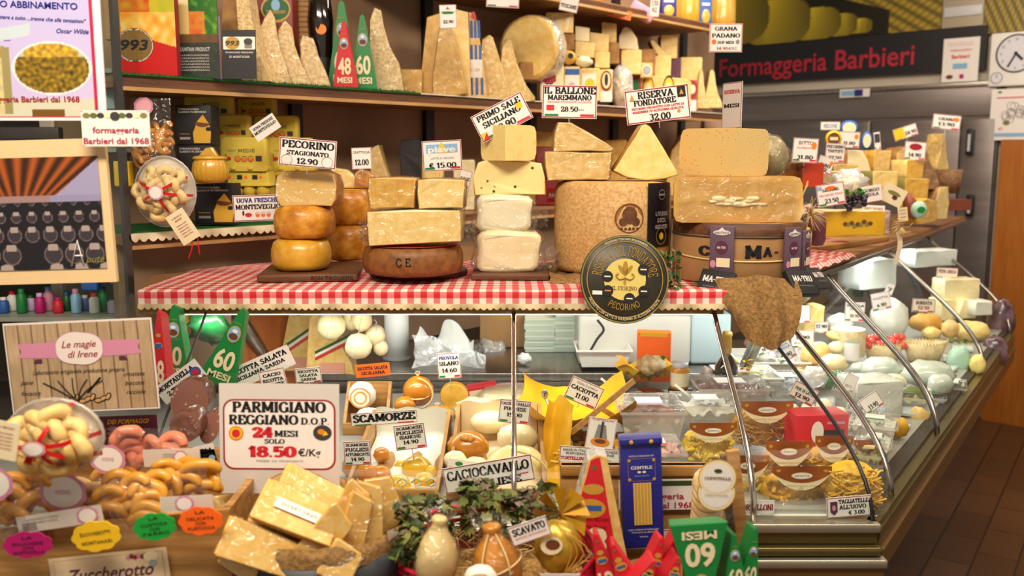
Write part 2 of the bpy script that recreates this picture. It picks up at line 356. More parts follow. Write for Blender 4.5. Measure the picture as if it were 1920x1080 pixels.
def glyph(ch,wt,slab):
    k = (ch,wt,slab)
    if k in _gc: return _gc[k]
    g = GL.get(ch) or GL.get(ch.upper()) or GL['-']; vs = []; fs = []
    hx,hz = 1.0*wt,.52*wt
    if not slab: hx = hz = .62*wt
    for st in g[1:]:
        fl,body = st.split('|'); pts = [Vector([float(q) for q in t.split(',')]) for t in body.split()]
        a,b = pts[0].copy(),pts[-1].copy()
        if '~' in fl: pts = spl(pts,3)
        if '@' in fl: pts = spl(pts,2,True); pts.append(pts[0])
        for i,p in enumerate(pts):
            n = None; t0 = (pts[min(i+1,len(pts)-1)]-pts[max(i-1,0)]) if '@' not in fl else (pts[i+1 if i+1 < len(pts) else 1]-pts[i-1 if i > 0 else -2])
            if len(pts) > 2 and not ('~' in fl or '@' in fl) and 0 < i < len(pts)-1:
                pass
            t0 = t0.normalized() if t0.length else Vector((1,0)); n = Vector((-t0.y,t0.x)); e = Vector((n.x*hx,n.y*hz))
            if not ('~' in fl or '@' in fl): continue
            vs += [p-e,p+e]
            if i: q = len(vs); fs.append((q-4,q-3,q-1,q-2))
        if not ('~' in fl or '@' in fl):
            for p,q in zip(pts,pts[1:]):
                t0 = (q-p).normalized(); n = Vector((-t0.y,t0.x)); L = math.hypot(n.x*hx,n.y*hz); e = n*L; x = t0*hz*.9
                k0 = len(vs); vs += [p-e-x,p+e-x,q+e+x,q-e+x]; fs.append((k0,k0+1,k0+2,k0+3))
        if slab:
            for f_,p in (('s',a),('e',b)):
                if f_ in fl:
                    k0 = len(vs); y = p.y; vs += [Vector((p.x-1.75,y-.5)),Vector((p.x+1.75,y-.5)),Vector((p.x+1.75,y+.5)),Vector((p.x-1.75,y+.5))]; fs.append((k0,k0+1,k0+2,k0+3))
    _gc[k] = (g[0],vs,fs); return _gc[k]
def _ori(vs,f):
    a = sum(vs[f[i]][0]*vs[f[(i+1) % len(f)]][1]-vs[f[(i+1) % len(f)]][0]*vs[f[i]][1] for i in range(len(f)))
    return f if a > 0 else f[::-1]
def write(g,txt,cx,cz,h,ink,y=-.0006,w=None,wt=1.0,slab=True,X=None,maxw=None,sh=0,align=0,rot=0,bend=None):
    """letters in the x,z plane; h cap height, w total width (stretches), bend=(centre x,z,radius) sets them on an arc"""
    adv = sum(glyph(c,wt,slab)[0] for c in txt); sx = sz = h/10
    if w: sx = w/adv
    if maxw and adv*sx > maxw: sx = maxw/adv
    x = -adv*sx/2 if align == 0 else 0; ca,sa = cos(R(rot)),sin(R(rot)); vv = []; ff = []
    for c in txt:
        ad,vs,fs = glyph(c,wt,slab); k = len(vv)
        for p in vs:
            X0,Z0 = x+p.x*sx+p.y*sz*sh,(p.y-5)*sz
            if bend:
                bx,bz,br,sg = bend; a = sg*(pi/2-X0/br); rr_ = br+sg*Z0; vv.append((bx+rr_*cos(a),bz+rr_*sin(a)))
            else: vv.append((cx+X0*ca-Z0*sa,cz+X0*sa+Z0*ca))
        ff += [[i+k for i in f] for f in fs]; x += ad*sx
    g.add([(a,y,b) for a,b in vv],[_ori(vv,f) for f in ff],ink,False,X)
    return adv*sx
_tc = {}
def sans(g,txt,cx,cz,h,ink,y=-.0006,w=None,bold=.0,X=None,sh=0,align=0,rot=0):
    """the built-in sans lettering, turned to mesh"""
    key = (txt,bold,sh)
    if key not in _tc:
        c = bpy.data.curves.new('t','FONT'); c.body = txt; c.size = 1; c.offset = bold; c.shear = sh; c.resolution_u = 3
        o = bpy.data.objects.new('t',c); me = bpy.data.meshes.new_from_object(o)
        vs = [v.co.copy() for v in me.vertices]; fs = [list(p.vertices) for p in me.polygons]
        bpy.data.objects.remove(o); bpy.data.curves.remove(c); bpy.data.meshes.remove(me)
        _tc[key] = (vs,fs,min(v.x for v in vs),max(v.x for v in vs),min(v.y for v in vs),max(v.y for v in vs))
    vs,fs,x0,x1,z0,z1 = _tc[key]; s = h/.72; sx = w/(x1-x0) if w else s; ca,sa = cos(R(rot)),sin(R(rot)); vv = []
    for v in vs:
        a = (v.x-x0)*sx-(0 if align else (x1-x0)*sx/2); b = (v.y-.36)*s; vv.append((cx+a*ca-b*sa,cz+a*sa+b*ca))
    g.add([(a,y,b) for a,b in vv],[_ori(vv,f) for f in fs],ink,False,X); return (x1-x0)*sx
# ---------------- things ----------------
def thing(name,label,cat,loc=(0,0,0),rz=0,group=None,rx=0,ry=0):
    o = bpy.data.objects.new(name,None); COL.objects.link(o); o.location = loc; o.rotation_euler = (R(rx),R(ry),R(rz)); o.empty_display_size = .05
    o['label'] = label; o['category'] = cat
    if group: o['group'] = group
    return o
def one(g,name,label,cat,loc=(0,0,0),rz=0,group=None,rx=0,ry=0):
    o = g.obj(name); o.location = loc; o.rotation_euler = (R(rx),R(ry),R(rz)); o['label'] = label; o['category'] = cat
    if group: o['group'] = group
    return o
def struct(g,name):
    o = g.obj(name); o['kind'] = 'structure'; return o
def tree(o): return [o]+list(o.children)
def dup(src,loc,rz=None,label=None,rx=None,ry=None,sc=None,group=None):
    r = src.copy(); COL.objects.link(r); r.location = loc
    e = list(src.rotation_euler)
    for i,q in enumerate((rx,ry,rz)):
        if q is not None: e[i] = R(q)
    r.rotation_euler = e
    if sc: r.scale = sc if not isinstance(sc,(int,float)) else (sc,)*3
    if label: r['label'] = label
    if group: r['group'] = group
    for ch in [c for c in bpy.data.objects if c.parent == src]:
        c = ch.copy(); COL.objects.link(c); c.parent = r
        for gg in [x for x in bpy.data.objects if x.parent == ch]:
            d = gg.copy(); COL.objects.link(d); d.parent = c
    return r
def BX(x0,y0,x1,y1,d=None,z=None):
    """pixel box at depth d (or standing on height z at its lower edge): base centre, width, height in metres"""
    cx = (x0+x1)/2
    if d is None: d = D(cx,y1,z)
    b = P(cx,y1,d=d); t = P(cx,y0,d=d); l = P(x0,y1,d=d); r = P(x1,y1,d=d)
    return b,r.x-l.x,t.z-b.z

# ================= the place: lines the furniture follows =================
DA = Vector((sin(R(33.7)),cos(R(33.7)),0)); NA = Vector((cos(R(33.7)),-sin(R(33.7)),0))     # side case: along, outward
ZL,ZR,ZD = 1.27,.885,.90                                                               # ledge, glass foot, case floor
TC = P(1400,545,ZL); T0 = P(262,556,ZL); T0 = TC+(T0-TC)*1.0; TE = TC+DA*((D(1800,405,ZL)-TC.y)/DA.y+.05)
RC = P(1636,980,ZR); R0 = Vector((-1.25,RC.y+.03,ZR)); RE = RC+DA*2.35
SO = Vector((-.99,2.4,0)); SX = Vector((.665,.747,0)).normalized(); SY = Vector((-SX.y,SX.x,0)); SRZ = math.degrees(math.atan2(SX.y,SX.x))
ZS1,ZS2,ZS3 = 1.396,1.80,2.22
def SH(px,off=0.0,z=0):
    """point of the wall shelving seen in pixel column px, off metres behind the shelf front"""
    k = (px-960)/F; o = SO+SY*off
    k2 = k/1.0
    for _ in range(3):
        s = (k2*o.y-o.x)/(SX.x-k2*SX.y); p = o+SX*s
        # column px leans with height: refine
        yy = 1.0; zz = z-EYE; dep = p.y*CP-zz*SP; k2 = k*dep/p.y
    return Vector((p.x,p.y,z))
WP = Vector((2.87,5.6,0)); WX = Vector((.72,-.69,0)).normalized(); WY = Vector((-WX.y,WX.x,0)); WRZ = math.degrees(math.atan2(WX.y,WX.x))
def WL(px,py,off=0.0):
    """point of the far wall behind pixel px,py, off metres in front of it"""
    a,b = ray(px,py); o = WP-WY*off; n = WY; t = (o.x*n.x+o.y*n.y)/(a*n.x+n.y)
    return Vector((a*t,t,EYE+b*t))
# ---------------- shell ----------------
tm = bpy.data.materials.new('floor_tiles'); tm.use_nodes = True; n = tm.node_tree.nodes; L = tm.node_tree.links
tc = n.new('ShaderNodeTexCoord'); mp = n.new('ShaderNodeMapping'); mp.inputs['Rotation'].default_value = (0,0,R(-56)); br = n.new('ShaderNodeTexBrick')
L.new(tc.outputs['Object'],mp.inputs[0]); L.new(mp.outputs[0],br.inputs['Vector']); br.offset = .5; br.inputs['Scale'].default_value = 1
br.inputs['Brick Width'].default_value = .30; br.inputs['Row Height'].default_value = .15; br.inputs['Mortar Size'].default_value = .004
br.inputs['Color1'].default_value = (*lin('5e4028'),1); br.inputs['Color2'].default_value = (*lin('4c331e'),1); br.inputs['Mortar'].default_value = (*lin('1c130c'),1)
L.new(br.outputs['Color'],n['Principled BSDF'].inputs['Base Color']); n['Principled BSDF'].inputs['Roughness'].default_value = .35
struct(G().box(-5,-2,-.05,7,9,0,tm),'floor')
mat('plaster','cfc4b4',.8); mat('ceil','e8e4dc',.8)
struct(G().box(-5,-2,3.02,7,9,3.1,'ceil'),'ceiling')
X = Matrix.Translation(WP) @ Matrix.Rotation(R(WRZ),4,'Z')
struct(G().box(-3.6,.02,0,.02,.12,3.02,'plaster',X=X),'wall_far')
X2 = Matrix.Translation(WL(1856,600).xy.to_3d()) @ Matrix.Rotation(R(WRZ),4,'Z')
mat('doorwood','b06a22',.4,'a05a18',4,stretch=(14,14,1)); mat('doorblue','4f565c',.5)
g = G().box(.005,-.05,0,1.8,.12,WL(1880,262).z,'doorwood',X=X2)
struct(g,'door_1')
struct(G().box(.005,-.02,WL(1880,262).z,1.8,.12,3.02,'plaster',X=X2),'wall_right')
XS = Matrix.Translation(SO) @ Matrix.Rotation(R(SRZ),4,'Z')
struct(G().box(0,.42,0,3.62,.5,3.02,'plaster',X=XS),'wall_left')
struct(G().box(-2.4,2.95,0,-1.2,3.0,3.02,mat('leftwall','4a463c',.6)),'wall_back')
# ---------------- wall shelving ----------------
t = thing('wall_shelving','brown wooden wall shelving with long shelves holding cheese wedges and egg cartons','shelving',SO,SRZ)
def shelfb(z,x0,x1,dp=.38,th=.028):
    g = G().box(x0,0,z-th,x1,dp,z,'shelf'); g.box(x0,-.006,z-th-.003,x1,0,z-.006,'woodd'); g.box(x0,-.012,z-th-.010,x1,.004,z-th-.0,'shelfedge')
    g.obj('shelf',t)
shelfb(ZS1,0,3.9); shelfb(ZS2,0,3.09); shelfb(ZS3,1.0,2.95)
G().box(0,.38,ZS1-.02,3.62,.40,3.0,'backpanel').obj('back_panel',t)
g = G().box(0.01,.09,.952,3.62,.12,ZS1-.03,'backpanel'); g.obj('lower_panel',t)
for s in (.79,1.41,2.03,2.65,3.27): G().box(s-.022,.355,ZS1,s+.022,.378,3.0,'black').obj('upright',t)
mat('mirroredge','5c5a58',.2,metal=.8)
G().box(-.006,-.004,.95,-.001,.38,3.0,'glass').obj('side_glass',t); G().box(-.012,-.012,.95,.004,.006,3.0,'mirroredge').obj('side_edge',t)
# green felt and lace laid on shelves
g = G(); random.seed(3)
g.box(0,0,0,.62,.3,.006,'felt')
o = one(g,'felt_mat','green felt mat under the egg cartons on the lower wall shelf','mat',SO+Vector((0,0,ZS1)),SRZ)
def lace(L_,h,n,name,label,loc,rz,mt='lace'):
    g = G(); vs = []; N = int(n*8)
    for i in range(N+1):
        x = L_*i/N; e = abs(sin(pi*i/8)); w = .003*sin(x*60)
        vs += [(x,-.003,0),(x,-.006+w,-h*.6),(x,-.006+w*1.4,-h*(.62+.38*e))]
    g.add(vs,[(3*i+k,3*i+k+1,3*i+k+4,3*i+k+3) for i in range(N) for k in (0,1)],mt,True)
    g.add([(0,-.003,0),(L_,-.003,0),(L_,.05,.001),(0,.05,.001)],[(0,1,2,3)],mt)
    return one(g,name,label,'lace trim',loc,rz)
lace(.60,.022,26,'lace_trim','cream scalloped lace trim along the edge of the lower wall shelf',SO+Vector((0,0,ZS1+.003))-SY*.014,SRZ)
g = G().box(0,-.014,0,1.02,.3,.005,'felt')
for i in range(420):
    x = random.random()*1.02; y = -.014+random.random()*.02; h = .004+random.random()*.006
    g.add([(x-.0015,y,.004),(x+.0015,y,.004),(x+random.uniform(-.003,.003),y-.003,.004+h)],[(0,1,2)],'felt')
one(g,'grass_mat','bright green artificial grass mat edging the upper shelf under the grainy wedges','mat',SO+Vector((0,0,ZS2)),SRZ)
mat('ledgestrip','d8d2bf',.4)
one(G().box(0,-.013,0,2.07,0,.004,'ledgestrip'),'edge_strip','pale strip along the upper shelf edge right of the grass mat','strip',SO+SX*1.02+Vector((0,0,ZS2)),SRZ)
# ---------------- display cases ----------------
def prof(t):
    p0,p1,p2,p3 = (0,ZL-.03),(.46,1.10),(.99,1.03),(1,ZR); a = 1-t
    return (a**3*p0[0]+3*a*a*t*p1[0]+3*a*t*t*p2[0]+t**3*p3[0],a**3*p0[1]+3*a*a*t*p1[1]+3*a*t*t*p2[1]+t**3*p3[1])
def gp(T,Rr,t,out=0):
    h,z = prof(t); p = T+(Rr-T)*h; return Vector((p.x,p.y,z))
def pane(T1,R1,T2,R2,parent,m='glass',name='glass_pane'):
    g = G(); n = 12; vs = []
    for i in range(n+1): vs += [gp(T1,R1,i/n),gp(T2,R2,i/n)]
    g.add(vs,[(2*i,2*i+1,2*i+3,2*i+2) for i in range(n)],m,True); return g.obj(name,parent)
def rib(T,Rr,r,m,parent,name='glass_edge',e=0):
    g = G().tube([gp(T,Rr,i/16)+Vector((0,0,.0)) for i in range(17)],r,m,6); return g.obj(name,parent)
fc = thing('front_display_case','front refrigerated glass display case with steel base and checked cloth on its ledge','display case')
sc_ = thing('side_display_case','long curved glass display case running back along the right aisle','display case')
def prism(g,pts,z0,z1,m):
    N = len(pts); vs = [(p.x,p.y,z) for z in (z0,z1) for p in pts]
    g.add(vs,[tuple(range(N))[::-1],tuple(range(N,2*N))]+[(i,(i+1) % N,N+(i+1) % N,N+i) for i in range(N)],m); return g
UP = Vector((0,1,0))
# ledges
TS = P(1505,506,ZL)
inF = Vector((0,.62,0)); inS = -NA*.52
SHL = lambda x: SO+SX*x
g = prism(G(),[T0,TC+Vector((-.10,0,0)),TC+DA*.13-NA*.015,TC+DA*.13-NA*.53,SHL(1.25)-SY*.0,SHL(.9)-SY*.0,SHL(.05)+SY*.02],ZL-.03,ZL-.004,'shelf')
g.box(T0.x,T0.y-.012,ZL-.040,TC.x-.08,T0.y+.006,ZL-.018,mat('ledgegold','8a6a40',.35,metal=.4)); g.obj('ledge',fc)
g = prism(G(),[TC+DA*.131-NA*.0,TE,TE+inS,TC+inS*1.0+DA*.131],ZL-.031,ZL-.005,'shelf')
a = TC+DA*.12; g.obj('ledge',sc_)
G().tube([TC+DA*.1+Vector((0,0,-.03)),TE+Vector((0,0,-.03))],.011,'steel',8).obj('top_rail',sc_)
# case floors
mat('deck','b9b9b4',.35,metal=.4)
g = prism(G(),[R0+Vector((0,.03,0)),RC+Vector((-.03,.03,0)),RC+Vector((-.10,.62,0)),TC+Vector((0,.42,0)),Vector((R0.x,2.70,0))],ZD-.02,ZD,'deck'); g.obj('case_floor',fc)
g = prism(G(),[RC+Vector((-.02,.06,0)),RE-NA*.03,RE-NA*.85,RC-NA*.75+DA*.35],ZD-.021,ZD-.001,'deck'); g.obj('case_floor',sc_)
# steel base with steps, front
mat('olive','6e6138',.3,metal=.7); mat('paleal','b8b2a0',.3,metal=.8); mat('bronze','7a5a30',.4,metal=.5)
x0,x1,yf = R0.x,RC.x,RC.y
g = G().box(x0,yf-.02,ZR-.014,x1+.01,yf+.06,ZR+.004,'paleal',.003); g.box(x0,yf-.012,ZR-.038,x1+.006,yf+.10,ZR-.014,'olive')
g.box(x0,yf-.03,ZR-.058,x1+.012,yf+.10,ZR-.040,'olive',.006); g.box(x0,yf-.042,ZR-.078,x1+.018,yf+.1,ZR-.060,'paleal',.004); g.box(x0,yf-.034,ZR-.105,x1+.014,yf+.1,ZR-.078,'bronze')
g.obj('base_trim',fc)
g = prism(G(),[Vector((x0,yf+.16,0)),RC+Vector((-.14,.18,0)),RC+Vector((-.14,.7,0)),Vector((x0,2.6,0))],0.02,ZD-.03,'bronze'); g.obj('base_cabinet',fc)
# side base
def bar(g,A,B,i0,i1,z0,z1,m):
    return prism(g,[A+NA*i0,B+NA*i0,B+NA*i1,A+NA*i1],z0,z1,m)
A_ = RC+Vector((0,0,0)); g = bar(G(),A_,RE,.012,-.012,ZR-.012,ZR+.004,'olive'); bar(g,A_,RE,.016,-.05,ZR-.05,ZR-.012,'olive'); bar(g,A_,RE,.024,-.05,ZR-.064,ZR-.05,'bronze'); bar(g,A_,RE,.02,-.05,ZR-.105,ZR-.066,'bronze'); g.obj('base_trim',sc_)
g = bar(G(),A_+DA*.4,RE,-.5,-.8,.02,ZD-.03,'woodd'); g.obj('base_cabinet',sc_)
g = bar(G(),A_+DA*.05,RE,-.012,-.05,ZR+.0,ZR+.012,mat('gaptrim','2c2a28',.5)); g.obj('inner_rail',sc_)
# glass
xs = [-1.15,P(965,700,d=1.9).x*1.0,TC.x-.02]
fT = lambda x: Vector((x,T0.y,0)); fR = lambda x: Vector((x,RC.y,0))
TCg = TC.copy(); RCg = RC.copy()
px_mid = .004; x_r = .475
for a,b in ((-.87,px_mid-.002),(px_mid+.002,x_r-.004)):
    pane(fT(a),fR(a),fT(b),fR(b),fc)
pane(fT(x_r+.004),fR(x_r+.004),TCg,RCg,fc)
def sidept(s): return TCg+DA*s,RCg+DA*s
cuts = [0.0,.02,.62,.64,1.32,1.34,2.02]
for a,b in ((0,.155),(.175,.70),(.72,1.57),(1.59,2.33)):
    (t1,r1),(t2,r2) = sidept(a),sidept(b); pane(t1,r1,t2,r2,sc_)
for a in (.165,.71,1.58,2.34):
    t1,r1 = sidept(a); rib(t1,r1,.0065,'steel',sc_)
for a in (.68,1.55):
    t1,r1 = sidept(a); rib(t1,r1,.0022,'gaptrim',sc_)
rib(TCg,RCg,.0042,'black',sc_)
t1,r1 = sidept(2.35); 
def post(x,tx,name='glass_post',r=.0062):
    g = G().tube([Vector((tx,T0.y+.01,ZL-.03)),Vector((x,RC.y+.012,ZR))],r,'chrome',8); return g.obj(name,fc)
for px1,px2 in ((965,965),):
    g = G().tube([gp(fT(.004),fR(.004),i/10) for i in range(11)],.0055,'chrome',8); g.obj('glass_post',fc)
g = G().tube([gp(fT(x_r),fR(x_r),i/10) for i in range(11)],.0065,'chrome',8); g.obj('glass_post',fc)
g = G().tube([gp(fT(-.72),fR(-.72),i/10) for i in range(11)],.003,'dgrey',8); g.obj('glass_edge',fc)
# inner steel struts that carry the ledge
for px1,py1,px2,py2,d1,d2 in ((432,600,545,745,2.35,2.62),(1470,560,1385,715,2.3,2.75),):
    g = G(); a = P(px1,py1,d=d1); b = P(px2,py2,d=d2); g.tube([a+Vector((0,0,.05)),b],.018,'steel',4); g.obj('strut',fc)
for s in (.9,1.6):
    g = G(); a = TC+DA*s-NA*.02+Vector((0,0,-.02)); b = a-NA*.30+DA*.10; b.z = ZD; g.tube([a,b],.016,'steel',4); g.obj('strut',sc_)
# warm white tube lamps under the ledge (the case's own light)
def tubelamp(A,B,power,parent,col=(1,.95,.88)):
    d = (B-A).xy.to_3d(); L_ = d.length; g = G().tube([A,B],.008,mat('lamptube','fff6e6',.5,emit=6)); g.obj('lamp_tube',parent)
    l = bpy.data.lights.new('case_and_fill_lamp','AREA'); l.shape = 'RECTANGLE'; l.size = L_*.95; l.size_y = .03; l.energy = power; l.color = col
    o = bpy.data.objects.new('case_and_fill_lamp',l); COL.objects.link(o); c = (A+B)/2; o.location = c-Vector((0,0,.012)); o.rotation_euler = (0,0,math.atan2(d.y,d.x)); return o
tubelamp(Vector((T0.x+.06,T0.y+.05,ZL-.045)),Vector((TC.x-.1,T0.y+.05,ZL-.045)),3.2,fc,(1,.96,.88))
a = TC+DA*.1-NA*.05; b = TC+DA*2.3-NA*.05; a.z = b.z = ZL-.045
tubelamp(a,b,7,sc_,(.95,1,.96))
l2 = area('case_and_fill_lamp',(-.02,2.62,1.235),(-.02,3.0,.9),1.5,.05,5.5,(.98,1,.96))  # added fill without a fixture, brightens the worktop behind the front case
# ---------------- service worktop behind the front case ----------------
t = thing('steel_worktop','long stainless steel worktop behind the front display case','worktop')
yb = D(900,700,.95)
g = G().box(-.95,yb,.925,1.02,yb+.52,.95,'steelh',.003); g.obj('top',t)
G().box(-.95,yb+.002,.86,1.02,yb+.02,.924,'steelh').obj('front_rail',t)
G().box(-.95,yb+.06,.02,1.02,yb+.5,.859,mat('dk','3a2f28',.6)).obj('cabinet',t)
G().tube([Vector((-.95,yb-.02,.885)),Vector((1.02,yb-.02,.885))],.012,'steelh',8).obj('rail',t)
# back-of-shop wooden panel seen through the glass
one(G().box(-.10,0,0,.10,.02,.245,'woodo',.004),'chopping_board','orange brown wooden board standing behind the left front glass','board',P(505,640,d=2.50)+Vector((0,0,-.16)),44)
# ---------------- far wall ----------------
XW = lambda p: Matrix.Translation(p) @ Matrix.Rotation(R(WRZ),4,'Z')
a = WL(1345,165,.03); b = WL(1765,83,.03)
def wrect(px0,py0,px1,py1,off):
    """rectangle on the far wall from lower left pixel to upper right pixel"""
    A = WL(px0,py0,off); B = WL(px1,py1,off); w = (B-A).xy.length; return A,w,B.z-A.z
A,w,h = wrect(1340,160,1850,82,.04); h = WL(1345,92,.04).z-A.z
g = G().box(-.25,0,0,w,.03,h,'black'); 
q0 = WL(1348,128,.05); q1 = WL(1712,128,.05); wl = (q1-q0).xy.length; q = (q1-A)
sans(g,'Formaggeria Barbieri',(q0-A).xy.length+wl/2,h*.47,h*.50,mat('signred','b02036',.5),y=-.004,w=wl,bold=.012)
one(g,'shop_sign','black fascia board reading Formaggeria Barbieri in red letters','sign',A,WRZ)
# mural of yellow cheese wheels
A2_,w2,h2 = wrect(1330,95,1765,40,.03); A2_.z = A.z+h+.004; hh = 3.0-A2_.z
wheels = [(.10,.42,.19,.40),(.32,.30,.16,.33),(.50,.22,.11,.22),(.61,.17,.07,.15),(.69,.13,.05,.10)]
def mural(u,v):
    v2 = v; c = (.10,.085,.03)
    for cx,cz,rx,rz in wheels:
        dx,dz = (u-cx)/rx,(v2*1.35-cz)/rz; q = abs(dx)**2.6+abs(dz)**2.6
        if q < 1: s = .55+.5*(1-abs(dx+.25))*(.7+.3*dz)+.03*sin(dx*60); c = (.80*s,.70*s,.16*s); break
    if u > .42:
        dd = (v2*1.35+.02) - (1.08-u)*1.15
        if dd > 0 or u > .80:
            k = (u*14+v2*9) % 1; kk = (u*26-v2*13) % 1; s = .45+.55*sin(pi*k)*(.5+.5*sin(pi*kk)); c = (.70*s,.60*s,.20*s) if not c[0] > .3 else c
    return c
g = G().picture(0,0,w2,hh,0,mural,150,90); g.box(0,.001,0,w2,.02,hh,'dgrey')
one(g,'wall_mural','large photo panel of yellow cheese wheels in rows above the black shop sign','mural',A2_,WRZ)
a = WL(1765,60,.03); a.z = A2_.z; wv = (WL(1842,60,.03)-a).xy.length
g = G().box(0,0,0,wv,.02,3.0-a.z,'paleal')
for i in range(7): g.box(.01,-.01,.06+i*.1,wv-.01,0,.12+i*.1,'silver',.004)
one(g,'wall_vent','grey louvred vent panel between two parts of the mural','vent',a,WRZ)
a = WL(1843,60,.03); a.z = WL(1880,62).z; wv = (WL(1990,60,.03)-a).xy.length
def m2(u,v):
    k = (u*9+v*7) % 1; kk = (u*17-v*12) % 1; s = .4+.6*sin(pi*k)*(.45+.55*sin(pi*kk)); return (.72*s,.62*s,.24*s)
g = G().picture(0,0,wv,3.0-a.z,0,m2,70,60); g.box(0,.001,0,wv,.02,3.0-a.z,'dgrey')
one(g,'wall_mural','narrow photo panel of stacked cheese wheels above the white clock','mural',a,WRZ)
# steel refrigerator doors
A = WL(1345,700,.02); A.z = .0; zt = WL(1600,165,.02).z; W_ = (WL(1853,500,.02)-A).xy.length
t = thing('steel_refrigerator','tall stainless steel refrigerator wall with panelled doors behind the right counter','refrigerator',A,WRZ)
xx = lambda px,py: (WL(px,py,.02)-A).xy.length
g = G().box(-.4,0,.02,W_,.04,zt,'fridge'); g.obj('body',t)
g = G().box(.02,-.012,zt-.20,W_-.02,0,zt-.03,'fridge',.004); g.box(.0,-.02,zt-.03,W_,0,zt-.0,'steelh',.004); g.obj('header',t)
xa = [xx(1392,300),xx(1575,250),xx(1635,250),xx(1805,250)]
for i,(p,q) in enumerate(zip([.0]+xa,xa+[W_])):
    g = G().box(p+.006,-.03,.05,q-.006,-.0,zt-.215,'fridge',.006); g.obj('door',t)
for py0,py1 in ((242,290),(365,405)):
    a = WL(1812,py1,.06); b = WL(1828,py0,.06); g = G().box(0,-.03,0,(b-a).xy.length,0,b.z-a.z,'black',.006); g.box(.012,-.034,.02,(b-a).xy.length-.012,-.03,(b.z-a.z)-.03,'silver'); g.obj('handle',t,Matrix.Translation(((a-A).xy.length,-.04,a.z)))
# notices and clock
def wallcard(px0,py0,px1,py1,off,name,label,cat,fn,board='paper'):
    a = WL(px0,py1,off); b = WL(px1,py0,off); w_ = (b-a).xy.length; h_ = b.z-a.z; g = G().box(0,0,0,w_,.008,h_,board); fn(g,w_,h_); return one(g,name,label,cat,a,WRZ)
def f(g,w,h):
    write(g,'FORMAGGERIA',w/2,h*.72,h*.05,'red',w=w*.6,y=-.002,slab=False); sans(g,'Barbieri',w/2,h*.58,h*.09,'red',bold=.02,y=-.002); g.rect(w*.3,h*.3,w*.7,h*.42,-.002,'lblue'); g.ell(w*.22,h*.12,w*.1,h*.05,-.002,'brown'); g.rect(w*.5,h*.07,w*.62,h*.17,-.002,'magenta')
    for i in range(8): g.ring(w*(.17+.09*i),h*.86,w*.05,w*.042,-.002,'rose',12)
wallcard(1765,68,1838,155,.05,'wall_notice','white notice with red lettering pinned above the steel doors','notice',f)
t = thing('wall_clock','square white wall clock with three dials hanging at the top right','clock',WL(1852,163,.06),WRZ)
b = WL(1960,55,.06); a = WL(1852,163,.06); w_ = (b-a).xy.length; h_ = b.z-a.z
G().box(0,0,0,w_,.03,h_,'white',.006).obj('case',t)
g = G(); cx,cz,r_ = w_*.5,h_*.60,h_*.35; g.ring(cx,cz,r_*1.03,r_*.94,-.003,'dgrey',40); g.ell(cx,cz,r_*.94,r_*.94,-.002,mat('dial','dcdce6',.4),40)
for i in range(12): a_ = R(90-30*(i+1)); write(g,str(i+1),cx+r_*.76*cos(a_),cz+r_*.76*sin(a_),r_*.13,'dgrey',y=-.003,slab=False)
g.obj('dial',t)
for a_,L_,wd in ((-45,.5,.007),(-118,.8,.005)):
    g = G(); u = Vector((cos(R(a_)),sin(R(a_)))); v = Vector((-u.y,u.x)); q = [u*r_*L_+v*wd,u*r_*L_-v*wd,-u*r_*.1-v*wd,-u*r_*.1+v*wd]; g.poly([(cx+p.x,cz+p.y) for p in q],-.006,'black'); g.obj('hand',t)
for fx in (.16,.84):
    g = G(); g.ring(w_*fx,h_*.16,h_*.11,h_*.095,-.003,'grey',24); g.ell(w_*fx,h_*.16,h_*.095,h_*.095,-.002,'dial'); g.rect(w_*fx-.002,h_*.16,w_*fx+.002,h_*.22,-.004,'dgrey'); g.obj('small_dial',t)
def f(g,w,h):
    g.rect(w*.1,h*.86,w*.95,h*.93,-.002,'lblue'); write(g,'LA',w*.2,h*.78,h*.05,'red',y=-.002); g.ell(w*.3,h*.66,w*.06,h*.05,-.002,'ived')
    for i in range(16): random.seed(i); x,z = random.uniform(.2,.9),random.uniform(.3,.6); g.ring(w*x,h*z,w*.08,w*.07,-.002,'grey',10)
    g.rect(w*.1,h*.16,w*.95,h*.18,-.002,'red'); g.ell(w*.15,h*.06,w*.04,h*.02,-.002,'green')
wallcard(1860,262,1960,168,.05,'wall_notice','white poster with grey line drawing under the clock','poster',f)
def f(g,w,h): g.rect(w*.05,h*.2,w*.6,h*.8,-.002,'lblue'); g.rect(w*.5,h*.1,w*.78,h*.9,-.002,'navy')
wallcard(1575,181,1630,168,.06,'fridge_badge','small blue and white badge on the steel header','sticker',f)

# ================= builders for cheese, cards and packs =================
def cutwheel(g,r,h,a0,a1,paste,rind,n=28,bul=.06,X=None,top=None,e=.012):
    """sector of a cheese wheel, axis at origin, from angle a0 to a1 (90 = away from viewer)"""
    e = min(e,h*.25); pr = [(r-e*1.6,0),(r-e*.4,e*.3),(r+bul*r*.3,e*1.4),(r+bul*r*.6,h*.5),(r+bul*r*.3,h-e*1.4),(r-e*.4,h-e*.3),(r-e*1.6,h)]
    full = a1-a0 >= 360
    g.lathe(pr,rind,n,X,True,a0,a1)
    N = n if full else n+1; A = [R(a0+(a1-a0)*j/n) for j in range(N)]; q = r-e*1.6
    for z,o in ((0,-1),(h,1)):
        pts = ([] if full else [(0,0,z)])+[(q*cos(a),q*sin(a),z) for a in A]
        f = list(range(len(pts))); g.add(pts,[f if o > 0 else f[::-1]],(top or rind) if o > 0 else rind,False,X)
    if not full:
        for a,o in ((R(a0),1),(R(a1),-1)):
            pts = [(0,0,0)]+[(p*cos(a),p*sin(a),z) for p,z in pr]+[(0,0,h)]
            f = list(range(len(pts))); g.add(pts,[f if o > 0 else f[::-1]],paste,False,X)
    return g
